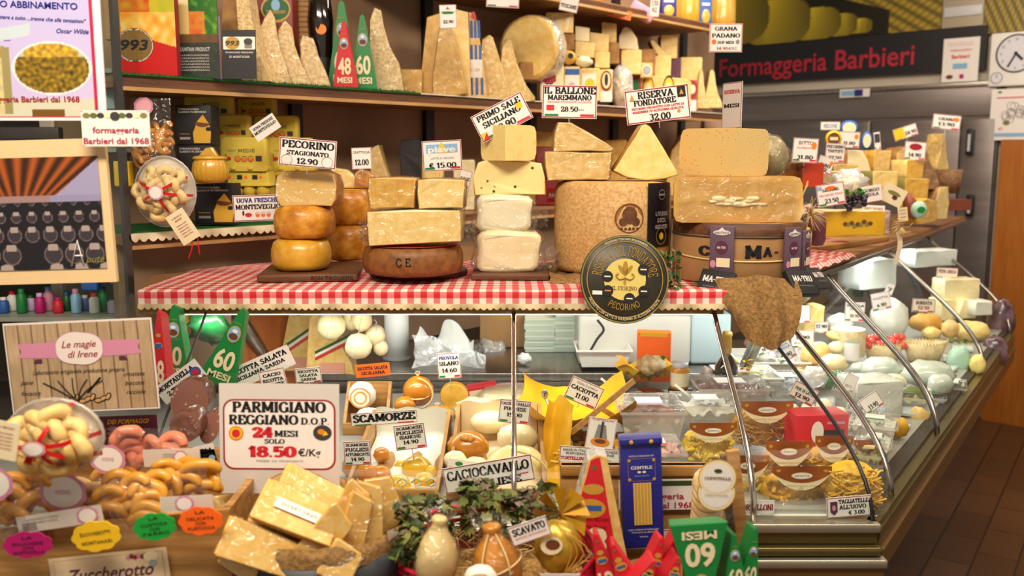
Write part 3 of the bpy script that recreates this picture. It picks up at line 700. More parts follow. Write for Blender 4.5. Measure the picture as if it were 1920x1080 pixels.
def SB(px0,px1,py0,z,off=.05):
    """item on a wall shelf between pixel columns, top at pixel row py0"""
    c = (px0+px1)/2; p = SH(c,off,z); s = S(p.y)*1.0; return p,(px1-px0)*s,P(c,py0,d=p.y).z-z
def hunk(name,label,cat,loc,w,h,t,ol,paste,side=None,rz=0,wrap=None,group=None,lump=.003,taper=1,rx=0,ry=0,b=.004,lbl=None):
    """solid cut from an outline given in fractions of w and h"""
    sub = []
    for i,(x,z) in enumerate(ol):
        x2,z2 = ol[(i+1) % len(ol)]; k = max(1,int(max(abs(x2-x)*w,abs(z2-z)*h)/.025))
        sub += [((x+(x2-x)*j/k-.5)*w,(z+(z2-z)*j/k)*h) for j in range(k)]
    g = G().ext(sub,0,t,paste,side or paste,b=b,taper=taper,n=3)
    if lump: 
        g.lump(lump,18+random.random()*6); mz = min(v.z for v in g.v)
        for v in g.v: v.z = max(0,v.z-mz*.5)
    if not wrap and not lbl: return one(g,name,label,cat,loc,rz,group,rx,ry)
    o = thing(name,label,cat,loc,rz,group,rx,ry); g.obj('cheese',o)
    if wrap:
        w2 = G().ext([(x*1.03,z*1.02+.0005) for x,z in sub],-.003,t+.003,wrap,b=.004,n=2).lump(.0015,60); w2.obj('plastic_wrap',o)
    if lbl: lbl(o,w,h)
    return o
TRI = [(0,0),(.6,-.0),(1,.0),(.98,.06),(.72,.38),(.6,.62),(.5,.94),(.4,1),(.3,.95),(.2,.6),(.08,.3)]
BOX_ = [(0,.02),(.04,0),(.96,0),(1,.03),(1,.96),(.95,1),(.05,1),(0,.96)]
def cards(g,w,h,lines,border='dred',flag=False,board='paper',bw=.02,t=.0016,extra=None,cx=0,cz=0,slabw=1.0):
    """a price card centred on cx,cz; lines = (text, height position, cap height, width, ink, style)"""
    g.rrect(-w/2+cx,-h/2+cz,w/2+cx,h/2+cz,min(w,h)*.03,0,board); g.box(-w/2+cx,.0002,-h/2+cz,w/2+cx,t,h/2+cz,board)
    if border:
        q = bw*min(w,h*1.6); i = q*.5; a,b,c,d = -w/2+cx+i,-h/2+cz+i,w/2+cx-i,h/2+cz-i
        for r_ in ((a,b,c,b+q),(a,d-q,c,d),(a,b,a+q,d),(c-q,b,c,d)): g.rect(*r_,-.0004,border)
    if flag:
        g.rect(-w*.45+cx,-h*.44+cz,-w*.2+cx,-h*.37+cz,-.0006,'green'); g.rect(w*.2+cx,-h*.44+cz,w*.45+cx,-h*.37+cz,-.0006,'red')
    for ln in lines:
        tx,zf,hf,wf,ink = ln[:5]; st = ln[5] if len(ln) > 5 else 's'; xo = ln[6] if len(ln) > 6 else 0
        z = cz-h/2+zf*h; kw = dict(w=wf*w if wf else None)
        if st == 's': write(g,tx,cx+xo*w,z,hf*h,ink,y=-.0008,wt=1.25*slabw,**kw)
        elif st == 'n': write(g,tx,cx+xo*w,z,hf*h,ink,y=-.0008,slab=False,wt=1.1,**kw)
        elif st == 'b': sans(g,tx,cx+xo*w,z,hf*h,ink,y=-.0008,bold=.02,**kw)
        elif st == 'i': sans(g,tx,cx+xo*w,z,hf*h,ink,y=-.0008,bold=.01,sh=.35,**kw)
    if extra: extra(g,w,h)
    return g
def sign(cx,cy,w,h,d,lines,label,roll=0,yaw=0,pin=0,border='dred',flag=True,board='paper',extra=None,name='price_sign',cat='price sign',group=None,tilt=0,pinx=0,bw=.02,sw=1.0):
    s = S(d); W,H = w*s,h*s; g = cards(G(),W,H,lines,border,flag,board,bw,extra=extra,slabw=sw)
    o = one(g,name,label,cat,P(cx,cy,d=d),0,group); o.rotation_euler = (R(tilt),R(roll),R(yaw))
    if pin:
        c = G().tube([(pinx*W,.003,-H*.3),(pinx*W,.003,-H/2-pin*s)],.0012,'silver',5).obj('pin',o)
    return o
def words_(n,seed,h0=.08,w0=.8,zs=None,ink='grey',st='n'):
    random.seed(seed); out = []
    for i in range(n): out.append((''.join(random.choice('AEIOTRNLS') for _ in range(14)),(zs[0]+(zs[1]-zs[0])*i/max(1,n-1)),h0,w0,ink,st))
    return out
# ================= upper wall shelf =================
z2 = ZS2+.006
# cardboard pack 993
p,w,h = SB(231,332,-18,z2,.04)
def p993(u,v):
    du,dv = u-.25,v-.36
    if (du/.34)**2+(dv/.20)**2 < 1:
        q = (du/.34)**2+(dv/.20)**2; return (.55,.12,.12) if q > .93 else ((.9,.9,.85) if q > .86 else ((.1,.35,.2) if q > .8 else (.52,.40,.20)))
    if v < .38+.05*sin(u*4): return (.78,.08,.06)
    n_ = noise.noise(Vector((u*7,v*9,0)))
    if v < .75: return (.93,.72+.2*n_,.30+.3*n_)
    if u > .55: return (.75+.1*n_,.72,.12)
    return (.8,.45+.3*n_,.08)
t = thing('gift_box','red and yellow printed cheese box with 993 emblem at left end of upper shelf','gift box',p,0)
G().box(-w/2,.001,0,w/2,.03,h,'dred').obj('box',t)
g = G().picture(-w/2,0,w,h,0,p993,70,90); sans(g,'993',-w*.25,h*.37,h*.12,'black',y=-.002,w=w*.5,bold=.02,sh=.2); g.obj('front_print',t)
p,w,h = SB(320,412,-14,z2,.02)
def pland(u,v):
    n_ = noise.noise(Vector((u*9,v*12,3))); 
    if v < .42 and u > .0: return (.22+.05*n_,.25+.05*n_,.22)
    if v < .52: return (.45+.1*n_,.33,.2)
    if .22 < u < .42 and v < .95: return (.9,.78,.5) if v < .86 else (.95,.88,.65)
    if .42 < u < .75 and v < .78: return (.85,.5+.2*n_,.2)
    return (.1+.5*max(0,n_)+.3*max(0,u-.5),.28+.4*max(0,n_)+.2*u,.16)
t = thing('display_card','green landscape display card with cheese plate picture and white lettering on upper shelf','display card',p,-4)
G().box(-w/2,.001,0,w/2,.004,h,'dgrey').obj('board',t)
g = G().picture(-w/2,0,w,h,0,pland,60,80); write(g,'MOUNTAIN PRODUCT',0,h*.34,h*.045,'white',w=w*.66,y=-.0015,slab=False)
for i in range(6): write(g,'PARMIGIANOREGGIANO'[i:i+13],.0,h*(.27-.035*i),h*.018,'pale',w=w*.62,y=-.0015,slab=False)
g.obj('print',t)
p,w,h = SB(398,416,30,z2,.06); one(G().box(-w/2,0,0,w/2,.004,h,'lilac'),'leaflet','narrow pale leaflet between landscape card and tall cheese wedge','leaflet',p)
# upright grainy wedges
def upright(px0,px1,py0,ol,paste,side,label,off=.03,t=.07,rz=12,wrap='wrap',grp=None,z=z2,lump=.004):
    p,w,h = SB(px0,px1,py0,z,off); return hunk('cheese_wedge',label,'cheese',p,w,h,t,ol,paste,side,rz,wrap,grp,lump)
p,w,h = SB(405,508,-30,z2,.03)
t = thing('cheese_wedge','tallest grainy wedge with brown rind side behind the black 993 card','cheese',p,0)
g = G().ext([(-w*.5,0),(-w*.02,0),(-w*.02,h),(-w*.34,h)],.03,.10,'rindt'); g.ext([(-w*.04,0),(w*.5,0),(w*.48,h*.04),(w*.30,h*.25),(w*.2,h*.6),(w*.12,h),(-w*.08,h)],0,.09,'parmr').lump(.004,20); g.obj('cheese',t)
W1 = [(0,0),(1,0),(.98,.05),(.83,.2),(.72,.45),(.62,.75),(.55,1),(.35,.96),(.27,.7),(.1,.45),(0,.3)]
upright(474,548,18,[(0,0),(1,0),(.92,.1),(.78,.35),(.66,.6),(.6,.9),(.5,1),(.38,.9),(.2,.7),(.05,.5)],'parmr','parmr','broad grainy wedge right of the black 993 card',.05)
upright(520,584,38,[(0,0),(1,0),(.9,.12),(.72,.35),(.55,.62),(.48,.9),(.3,1),(.1,.85),(.0,.5)],'parmr','rindt','grainy wedge leaning between two lighter wedges before the red box',.04)
upright(566,620,68,[(0,0),(1,0),(.9,.2),(.62,.6),(.45,.95),(.1,1),(0,.85)],'parmr','parmr','short square-topped grainy wedge left of the red 48 pack',.03)
# black card 993
def f(g,w,h):
    g.rrect(-w*.48,h*.1,w*.48,h*.36,w*.03,-.0006,'white'); g.ell(-w*.2,h*.23,w*.22,h*.13,-.001,'gold'); sans(g,'993',-w*.2,h*.23,h*.1,'black',y=-.0014,w=w*.4,bold=.02,sh=.2)
    g.ell(w*.27,h*.26,w*.13,h*.07,-.001,'dgrey'); g.rect(w*.16,h*.12,w*.38,h*.22,-.001,'grey')
sign(449,102,61,88,2.58,[('PARMIGIANO REGGIANO',.54,.035,.84,'white','n'),('DI MONTAGNA',.45,.045,.62,'white','n')],'black card with white 993 header hanging over the grass mat edge',border=None,flag=False,board='black',extra=f,name='display_card',cat='display card',tilt=-3)
p,w,h = SB(452,552,-20,z2,.16)
t = thing('gift_box','red box with green and gold oval emblem behind the grainy wedges','gift box',p,0)
g = G().box(-w/2,0,0,w/2,.08,h,'maroon',.003); g.obj('box',t)
g = G().rect(-w*.0,0,w*.48,h*.62,-.001,'red'); g.ell(w*.2,h*.80,w*.27,h*.14,-.002,'gold'); g.ell(w*.2,h*.80,w*.24,h*.11,-.0026,'dgreen'); g.ell(w*.2,h*.84,w*.08,h*.06,-.003,'lblue'); write(g,'TRADIZIONE',w*.2,h*.77,h*.04,'gold',w=w*.36,y=-.0032); g.obj('front_print',t)
p,w,h = SB(552,594,-25,z2,.15)
g = G().box(-w/2,0,0,w/2,.012,h,'kraft')
for i in range(14): write(g,'LEONTAIRESLO',0,h*(.96-.05*i),h*.016,'brown',w=w*.8,y=-.002,slab=False)
one(g,'parchment_card','tall tan card with lines of brown handwriting beside the dark bottle','card',p,-6)
# dark bottle
p,w,h = SB(580,628,-30,z2,.12)
t = thing('vinegar_bottle','round-shouldered black bottle with orange seal behind the green and red packs','bottle',p)
G().lathe([(w*.3,0),(w*.42,.006),(w*.45,h*.45),(w*.5,h*.65),(w*.42,h*.85),(w*.2,h*.95),(w*.16,h*1.15)],'darkglass',24).obj('glass_body',t)
G().lathe([(w*.455,h*.12),(w*.462,h*.3)],'black',24).obj('paper_label',t)
g = G().ell(w*.12,h*.56,w*.2,w*.19,-w*.475,'oj'); g.obj('seal',t)
# cone packs: folded card wedges
def conepack(name,label,loc,w,h,num,base='green',rz=0,inv=False,grp=None,red=False,rx=0,ry=0,t_=.05):
    t = thing(name,label,'cheese pack',loc,rz,grp,rx,ry)
    ol = [(-w*.5,0),(w*.5,0),(w*.47,h*.08),(w*.08,h*.97),(0,h),(-w*.08,h*.97),(-w*.47,h*.08)]
    G().ext(ol,0,t_,base,base,b=.002,taper=.85,n=2).obj('pack',t)
    g = G()
    if not red:
        g.ell(0,h*.66,w*.17,w*.17*1.35,-.0012,'gold',20); g.ell(0,h*.66,w*.15,w*.15*1.35,-.0016,'lblue',20); g.ell(0,h*.63,w*.12,w*.09,-.002,'brown',12); g.ell(-w*.0,h*.7,w*.07,w*.05,-.002,'white',10)
        write(g,'VACCHE ROSSE',0,h*.80,h*.016,'gold',y=-.0014,w=w*.2,slab=False)
        sans(g,num,0,h*.33,h*.24,'cream',y=-.0016,w=w*.52,bold=.03); sans(g,'MESI',0,h*.12,h*.085,'cream',y=-.0016,w=w*.6,bold=.03)
    else:
        g.ell(0,h*.7,w*.12,w*.1,-.0012,'gold',14); g.ell(0,h*.58,w*.2,w*.16,-.0012,'gold',16); g.rect(-w*.15,h*.55,w*.15,h*.60,-.0016,'blue'); g.ell(0,h*.88,w*.04,w*.04,-.0016,'green',8)
        sans(g,num,0,h*.28,h*.26,'cream',y=-.0016,w=w*.56,bold=.03)
    g.obj('print',t); return t
p,w,h = SB(624,664,-4,z2,.05); conepack('cheese_pack','green wedge pack marked 60 MESI standing behind the red 48 pack',p,w*1.5,h*.98,'60',rz=2)
p,w,h = SB(624,670,38,z2,.015); conepack('cheese_pack','red wedge pack marked 48 MESI on the upper shelf',p,w,h,'48','red',rz=-3)
p,w,h = SB(656,708,26,z2,.02); conepack('cheese_pack','green wedge pack marked 60 MESI right of the red 48 pack',p,w,h,'60',rz=2)
upright(692,758,15,[(.0,0),(1,0),(.97,.1),(.85,.35),(.6,.55),(.45,.8),(.38,.97),(.2,1),(.08,.85),(.02,.4)],'parmr','rindt','tall lone grainy wedge with pointed tip right of the green 60 pack',.05,.08,10)
p,w,h = SB(752,792,130,ZS2,.12); hunk('wrapped_cheese','small film-wrapped orange piece lying behind the large yellow wedges','cheese',p,w,h,.06,BOX_,'pastey',None,10,'wrap')
z2 = ZS2+.001
p,w,h = SB(785,882,20,z2,.05)
t = thing('cheese_wedge','large smooth wedge with darker left face behind the green price tag','cheese',p,0)
g = G().ext([(-w*.5,0),(-w*.14,0),(w*.0,h),(-w*.32,h*.93)],.01,.12,'pastey','rindt'); g.ext([(-w*.15,0),(w*.5,0),(w*.45,h*1.0),(w*.2,h*1.04),(-w*.05,h*1.0)],.035,.12,'paste','rindt'); g.lump(.002,14); g.obj('cheese',t)
p,w,h = SB(812,876,52,z2,.01)
hunk('cheese_wedge','glossy yellow tapering wedge in front of the large smooth wedge','cheese',p,w,h,.06,[(0,.02),(.5,-.02),(1,.03),(.85,.35),(.68,.75),(.56,1),(.2,.98),(.1,.6),(.0,.3)],'pastey','pastey',0,'wrap',lump=.002)
p,w,h = SB(866,914,22,z2,.02)
t = thing('cheese_wedge','slim wedge in blue striped paper with white label','cheese',p,0)
g = G().ext([(-w*.5,0),(w*.5,0),(w*.3,h*.5),(w*.05,h*.97),(-w*.2,h),(-w*.3,h*.5)],0,.08,'pastet','kraft'); g.obj('cheese',t)
g = G()
for zz in (.02,.40,.68):
    for k in range(4): 
        x = -w*.36+k*w*.2*(1-zz*.45)+zz*w*.1; g.poly([(x,h*(zz+.02)),(x+w*.11,h*(zz+.02)),(x+w*.09,h*(zz+.22)),(x,h*(zz+.22))],-.001,'blue')
g.poly([(-w*.12,h*.92),(w*.1,h*.90),(w*.02,h*1.0),(-w*.1,h*1.0)],-.0012,'red'); g.rect(-w*.25,h*.24,w*.3,h*.45,-.0016,'paper'); write(g,'KG 1,250',0,h*.33,h*.03,'grey',w=w*.4,y=-.002,slab=False); g.obj('paper_wrap',t)
upright(898,962,66,[(0,.0),(1,0),(.98,.06),(.8,.25),(.62,.6),(.42,.95),(.32,1),(.12,.93),(.03,.5)],'parm','parm','film-wrapped golden wedge right of the blue striped wedge',.02,.07,4,z=z2)
upright(936,1003,74,[(0,.0),(1,0),(.99,.06),(.75,.25),(.5,.6),(.32,.98),(.2,1),(.1,.85),(.02,.5)],'parm','paste','pale pointed wedge left of the big cream oval cheese',.02,.07,4,z=z2)
# tags of the upper shelf
def ftag(g,w,h): g.rect(-w*.3,h*.1,w*.3,h*.2,-.0008,'green'); g.poly([(-w*.12,h*.3),(0,h*.42),(w*.12,h*.3)],-.0008,'red')
sign(840,31,31,42,2.95,[('BERTOLA',.68,.09,.8,'green','n'),('22.90',.28,.13,.62,'ink','s')],'small tag with red mountain and green bar on the large smooth wedge',roll=-2,border='dred',extra=ftag,flag=False,pin=12)
sign(943,-4,60,34,3.25,[],'card with green and red corners cut off by the top of the frame',roll=3,border='dred',flag=True)
sign(1068,4,34,34,3.45,[('TOSCANE',.28,.2,.85,'ink')],'small tilted card reading TOSCANE clipped to the top shelf',roll=12,border='dred',flag=False)
# big cream oval cheese standing on its edge
p,w,h = SB(960,1038,30,z2,.10)
t = thing('cheese_half','large cream oval cheese standing on edge in red and white film','cheese',p+Vector((0,0,.085)),0)
hh = h-.085
X = Matrix.Translation((0,0,hh/2)) @ Matrix.Rotation(R(-25),4,'Z') @ Matrix.Rotation(R(90),4,'X')
g = G(); g.lathe([(0,.05),(hh*.42,.05),(hh*.485,.043),(hh*.5,.03),(hh*.5,-.04),(hh*.44,-.055),(0,-.055)],'pastet',36,X); g.lathe([(0,.0505),(hh*.44,.0505)],'paste',36,X); g.obj('cheese',t)
g = G(); random.seed(5); g.lathe([(hh*.50,.04),(hh*.515,.02),(hh*.515,-.03),(hh*.47,-.065),(hh*.2,-.08)],'milky',30,X).lump(.006,30)
g.lathe([(hh*.519,.0),(hh*.521,-.01)],'red',30,X,a0=180,a1=300); g.obj('film',t)
# stacked small cheeses right part: (x0,x1,top,base row,paste,side,skew,label)
def smallc(x0,x1,y0,y1,paste,side,label,off=.08,t=.09,ol=None,rz=0,lump=.0015,grp=None,wrap=None,name='cheese_piece',band=None,lblc=None):
    c = (x0+x1)/2; p = SH(c,off,z2); s = S(p.y); z = P(c,y1,d=p.y).z; p.z = z; w,h = (x1-x0)*s,P(c,y0,d=p.y).z-z
    if ol is None: ol = BOX_
    f = None
    if lblc:
        def f(o,w,h):
            g = G(); lblc(g,w,h); g.obj('paper_label',o)
    return hunk(name,label,'cheese',p,w,h,t,ol,paste,side,rz,wrap,grp,lump,lbl=f)
SK = lambda k: [(0,.05),(.05,0),(.95,.0-k),(1,.04-k),(1,.92-k),(.94,1-k),(.06,1),(0,.95)]
smallc(1023,1074,23,62,'paste','rindt','upper half cheese with brown rind on the stack beside the big oval cheese',.12)
smallc(1031,1076,62,94,'rindt','rindb','lower brown-rinded half cheese of the stack beside the big oval cheese',.12)
smallc(1077,1104,50,78,'pastew','rindt','small slanted pale piece on top left of the piled cheeses',.12,ol=SK(.12))
smallc(1077,1114,78,108,'paste','rindt','pale piece under the small slanted one',.11,ol=SK(.1))
smallc(1104,1140,62,98,'paste','rindt','pale piece with thin rind in the middle of the piled cheeses',.11,ol=SK(.1))
smallc(1114,1142,97,128,'paste','rindt','blond piece below the thin-rind piece',.09)
smallc(1126,1154,42,80,'pastet','rindt','tall orange-tinted upright slice topping the middle pile',.12,ol=SK(.06))
smallc(1140,1160,80,120,'rindt','rindt','narrow tan slice under the orange-tinted one',.10)
smallc(1158,1196,50,94,'pastew','rindt','tall pale wedge with curved rind back, upper right pile',.12,ol=[(0,.1),(.1,.04),(1,0),(.9,.5),(.6,.9),(.35,1),(.2,.95),(.02,.6)])
smallc(1163,1201,93,140,'paste','rindo','block with orange-brown rind edge below the tall pale wedge',.09)
smallc(1196,1227,92,140,'rindt','rindt','tan rough-rinded block behind the oval blue label',.10)
smallc(1216,1248,75,106,'paste','rindt','small tipped triangular piece leaning on its neighbour',.12,ol=[(0,.95),(.2,1),(.5,.7),(1,.05),(.95,0),(.5,.05),(.3,.3)])
smallc(1236,1267,65,110,'paste','rindt','upright pale block above the dark-rinded half',.12)
smallc(1225,1256,104,148,'paste','pastet','cut half cheese with smooth paste left of the dark rind',.10)
smallc(1255,1275,108,147,'plum','plum','near-black rind of a cheese between two pale blocks',.10)
smallc(1272,1314,107,156,'paste','rindt','wide pale block right of the dark rind',.10)
smallc(1302,1330,130,204,'paste','pastet','pointed wrapped wedge, left of the last two on the upper shelf',.04,ol=TRI,wrap='wrap')
smallc(1318,1356,130,203,'paste','pastet','last pointed wrapped wedge at the right end of the upper shelf',.03,ol=TRI,wrap='wrap')
smallc(974,1016,116,150,'rindt','rindt','tan block below the big oval cheese',.07)
# smoked dark knob and round, white piece
p = SH(1046,.09,ZS2); s = S(p.y); b = P(1046,106,d=p.y)
one(G().ball((0,0,0),(18*s,14*s,11*s),'ink',amp=.2),'dark_cheese','small black-waxed cheese lying on the labelled blocks','cheese',b)
b = P(1066,108,d=p.y); g = G().ball((0,0,0),(16*s,13*s,13*s),'pastey',amp=.15); g.ell(3*s,2*s,5*s,5*s,-13.4*s,'ink'); one(g,'round_cheese','small yellow round cheese with black seal above the labelled blocks','cheese',b)
b = P(1095,116,d=p.y); one(G().ball((0,0,0),(16*s,12*s,10*s),'mozz',amp=.25),'white_cheese','small white cheese lump above the labelled blocks','cheese',b)
# labelled front blocks
def L1(g,w,h): g.rect(-w*.42,h*.03,w*.15,h*.55,-.003,'paper'); g.ell(-w*.12,h*.6,w*.28,h*.16,-.0036,'dred',wob=.15); write(g,'BOSINA',-w*.12,h*.25,h*.08,'navy',w=w*.4,y=-.0042,slab=False)
smallc(1013,1056,118,190,'pastew','pastet','cheese block with red badge label, leftmost of the labelled row',.045,lblc=L1)
def L2(g,w,h): g.rect(-w*.4,0,w*.45,h*.95,-.003,'paper'); g.rect(-w*.4,h*.75,w*.45,h*.92,-.0036,'blue'); g.ell(0,h*.4,w*.2,h*.15,-.0036,'pink')
smallc(1056,1087,124,190,'paste','pastet','cheese block with blue-topped white label',.045,lblc=L2)
def L3(g,w,h): g.rect(-w*.4,h*.1,w*.3,h*.85,-.003,'paper'); g.ell(0,h*.5,w*.25,h*.2,-.0036,'yellow'); g.rect(-w*.3,h*.2,w*.2,h*.35,-.0036,'blue')
smallc(1087,1124,128,190,'paste','pastet','cheese block with yellow and blue printed label',.045,lblc=L3)
def L4(g,w,h): g.ell(0,h*.62,w*.42,h*.34,-.003,'maroon'); g.ell(0,h*.64,w*.32,h*.26,-.0036,'cream'); g.ell(0,h*.66,w*.14,h*.2,-.004,'ink'); g.rect(-w*.45,-h*.05,w*.45,h*.3,-.003,'paper')
smallc(1124,1148,130,188,'paste','pastet','narrow cheese with dark oval picture label',.04,lblc=L4)
p,w,h = SB(1144,1188,120,z2,.05); g = G().ball((0,.04,h*.5),(w*.5,.04,h*.5),'milky',18,12,amp=.35,fr=14); g.lump(.01,40)
t = thing('wrapped_cheese','cheese bundled in crinkled grey film among the labelled blocks','cheese',p); G().ball((0,.045,h*.42),(w*.36,.03,h*.38),'pastet').obj('cheese',t); g.obj('plastic_wrap',t)
def L5(g,w,h):
    for fx,c1,c2 in ((-.86,'red','green'),): g.ell(w*fx*.5,h*.6,w*.09,h*.5,-.003,c1); g.ell(w*fx*.5,h*.6,w*.06,h*.36,-.0036,c2)
    for fx in (-.22,.12): g.ell(w*fx,h*.52,w*.10,h*.5,-.003,'ink'); g.ell(w*fx,h*.52,w*.085,h*.42,-.0036,'yellow'); g.ell(w*fx,h*.52,w*.05,h*.25,-.004,'cream')
smallc(1184,1294,142,200,'pastet','pastet','long loaf-shaped cheese with yellow oval labels and one red and green',.035,ol=[(0,0),(1,-.1),(1,.75),(.9,.85),(.1,1),(0,.9)],lblc=L5)
def L6(g,w,h): g.ell(0,h*.5,w*.42,h*.4,-.003,'paper'); g.ell(0,h*.5,w*.33,h*.3,-.0036,'gold'); g.ell(0,h*.5,w*.2,h*.2,-.004,'lblue')
smallc(1200,1222,118,146,'pastet','pastet','small oval-labelled cheese standing above the long loaf cheese',.05,lblc=L6)
def L7(g,w,h): g.ell(0,h*.7,w*.46,h*.3,-.003,'dred'); g.ell(0,h*.7,w*.25,h*.15,-.0036,'cream'); g.rect(-w*.4,0,w*.35,h*.35,-.003,'paper')
smallc(1286,1308,150,208,'rindt','rindt','small cheese with red round label near the shelf end',.04,lblc=L7)
# ================= top shelf =================
z3 = ZS3+.001
def ribbed(px0,px1,py0,label,off=.1):
    p,w,h = SB(px0,px1,py0,z3,off); g = G(); n = 60; vs = []; prf = [(0,0),(.42,0),(.49,.08),(.5,.3),(.49,.8),(.42,.97),(0,1)]; fs = []
    for r_,zf in prf:
        for j in range(n): k = r_*w*(1-(.035 if j % 3 == 0 and 0 < zf < .95 else 0)); vs.append((k*cos(2*pi*j/n),k*sin(2*pi*j/n),zf*h))
    for i in range(len(prf)-1):
        for j in range(n): a = i*n+j; b = i*n+(j+1) % n; fs.append((a,b,b+n,a+n))
    g.add(vs,fs,'ceram',True); return one(g,'ceramic_cheese_dish',label,'cheese dish',p+Vector((0,w*.5,0)))
ribbed(1262,1322,-30,'ribbed yellow ceramic cheese dish on the top shelf, left of the two')
ribbed(1328,1384,-30,'ribbed yellow ceramic cheese dish at the right end of the top shelf')
def ybox(px0,px1,py0,label,c='black',off=.05):
    p,w,h = SB(px0,px1,py0,z3,off); t = thing('dish_box',label,'box',p,8); G().box(-w/2,0,0,w/2,.12,h,c,.002).obj('box',t)
    g = G(); g.ball((0,-.002,h*.25),(w*.35,.003,h*.2),'ceram'); g.rect(-w*.35,h*.55,w*.3,h*.62,-.002,'paper'); g.obj('print',t)
ybox(1240,1268,-20,'dark blue box with yellow dish picture left of the ribbed dishes','navy'); ybox(1312,1334,-20,'blue box with yellow dish picture between the two ribbed dishes','blue')
p,w,h = SB(1140,1182,-10,z3,.02); one(G().box(-w/2,0,0,w/2,.004,h*.8,'orange').rect(-w*.3,h*.2,w*.3,h*.35,-.001,'cream'),'orange_card','orange printed card tilted over the top shelf edge','card',p-Vector((0,0,.05)),0,ry=12)
p,w,h = SB(1175,1222,-10,z3,.02); one(G().box(-w/2,0,0,w/2,.05,h*.9,'rose',.01).rect(-w*.3,h*.2,w*.3,h*.35,-.001,'green'),'snack_pack','pink and green snack pack lying on the top shelf','snack pack',p-Vector((0,0,.03)),0,ry=30)
sign(1228,10,18,40,3.75,[('1,50',.6,.2,.7,'ink','n'),('KG',.3,.2,.5,'ink','n')],'narrow white tag hanging from the top shelf beside the pink pack',roll=4,flag=False)
for i,(a,b) in enumerate(((1012,1058),(1085,1130))):
    p,w,h = SB(a,b,-14,z3,.04); one(G().box(-w/2,0,0,w/2,.1,h,'yellowp',.006),'yellow_pack',('yellow pack on the top shelf above the TOSCANE card','yellow pack on the top shelf left of the orange card')[i],'pack',p)
def f(g,w,h): g.ell(-w*.36,h*.0-h*.14,w*.07,h*.09,-.001,'orange'); g.ell(w*.36,-h*.14,w*.06,h*.08,-.001,'grey')
sign(1361,71,60,51,3.1,[('GRANA',.82,.13,.68,'ink'),('PADANO',.58,.14,.86,'ink'),('DOP MESI',.34,.1,.5,'ink'),('14.90',.13,.1,.36,'red','s',-.1),('€/KG',.13,.1,.26,'ink','n',.22)],'white card reading GRANA PADANO hanging in front of the mural',border='red',flag=False,extra=f,pin=0)
sign(1372,198,64,84,2.75,[('RISERVA',.8,.08,.8,'red'),('MESI',.5,.08,.8,'ink')],'price card turned almost edge-on above the block on the tall stack',yaw=-70,flag=False,pin=8,roll=0)

# ================= checked cloth on the front ledge =================
def gingham(name,pitch,c='c8202c',rot=0):
    m = bpy.data.materials.new(name); m.use_nodes = True; n = m.node_tree.nodes; L = m.node_tree.links; b = n['Principled BSDF']; b.inputs['Roughness'].default_value = .85
    tc = n.new('ShaderNodeTexCoord'); mp = n.new('ShaderNodeMapping'); mp.inputs['Rotation'].default_value = (0,0,rot); sp = n.new('ShaderNodeSeparateXYZ'); L.new(tc.outputs['UV'],mp.inputs[0]); L.new(mp.outputs[0],sp.inputs[0]); o = []
    for k in 'XY':
        a = n.new('ShaderNodeMath'); a.operation = 'DIVIDE'; a.inputs[1].default_value = pitch; L.new(sp.outputs[k],a.inputs[0])
        f = n.new('ShaderNodeMath'); f.operation = 'FRACT'; L.new(a.outputs[0],f.inputs[0]); g = n.new('ShaderNodeMath'); g.operation = 'GREATER_THAN'; g.inputs[1].default_value = .5; L.new(f.outputs[0],g.inputs[0]); o.append(g)
    s = n.new('ShaderNodeMath'); s.operation = 'ADD'; L.new(o[0].outputs[0],s.inputs[0]); L.new(o[1].outputs[0],s.inputs[1]); d = n.new('ShaderNodeMath'); d.operation = 'MULTIPLY'; d.inputs[1].default_value = .5; L.new(s.outputs[0],d.inputs[0])
    r = n.new('ShaderNodeValToRGB'); r.color_ramp.interpolation = 'CONSTANT'; e = r.color_ramp.elements; e[0].color = (*lin('ecdfd6'),1); e[1].position = .75; e[1].color = (*lin(c),1); k = e.new(.25); k.color = (*lin('dc7a78'),1)
    L.new(d.outputs[0],r.inputs[0]); L.new(r.outputs[0],b.inputs['Base Color']); return m
ZC = 1.288
def uvsheet(fn,nu,nv,m,su,sv,name,label,cat,**kw):
    g = G().sheet(fn,nu,nv,m); o = g.obj(name); uv = o.data.uv_layers.new(name='UVMap')
    for l in o.data.loops: i = l.vertex_index; uv.data[l.index].uv = ((i % (nu+1))/nu*su,(i//(nu+1))/nv*sv)
    o['label'] = label; o['category'] = cat; return o
GM = gingham('red_gingham',.030)
yF = T0.y
def cl(u,v):
    xA = T0.x+.004; xB = TC.x-.06; s = v*.64          # distance from hem
    if s < .034: y,z = -.004-.003*sin(u*50),ZC-.034+s
    else: y,z = (s-.034),ZC+.0015*noise.noise(Vector((u*12,v*9,0)))
    lim = (T0.y+y-2.46)/.747*.665+SO.x+.02   # keeps clear of the wall shelving
    x = xA+(xB-xA)*u
    if T0.y+y > 2.42: x = max(lim,xA)+(xB-max(lim,xA))*u
    return (x,yF+y-.016,z)
uvsheet(cl,120,60,GM,1.36,.64,'checked_tablecloth','red and white checked tablecloth covering the front ledge','tablecloth')
g = prism(G(),[T0+Vector((.0,-.002,0)),TC+Vector((-.10,-.002,0)),TC+DA*.12-NA*.02,TC+DA*.12-NA*.50,SHL(1.2),SHL(.9),SHL(.06)],ZL-.003,ZC-.002,'shelf'); g.obj('ledge_board',fc)
lace(TC.x-T0.x-.07,.014,90,'lace_trim','cream lace border hanging below the checked cloth on the front ledge',(T0.x+.004,T0.y-.0205,ZC-.032),0,'c9b48c')
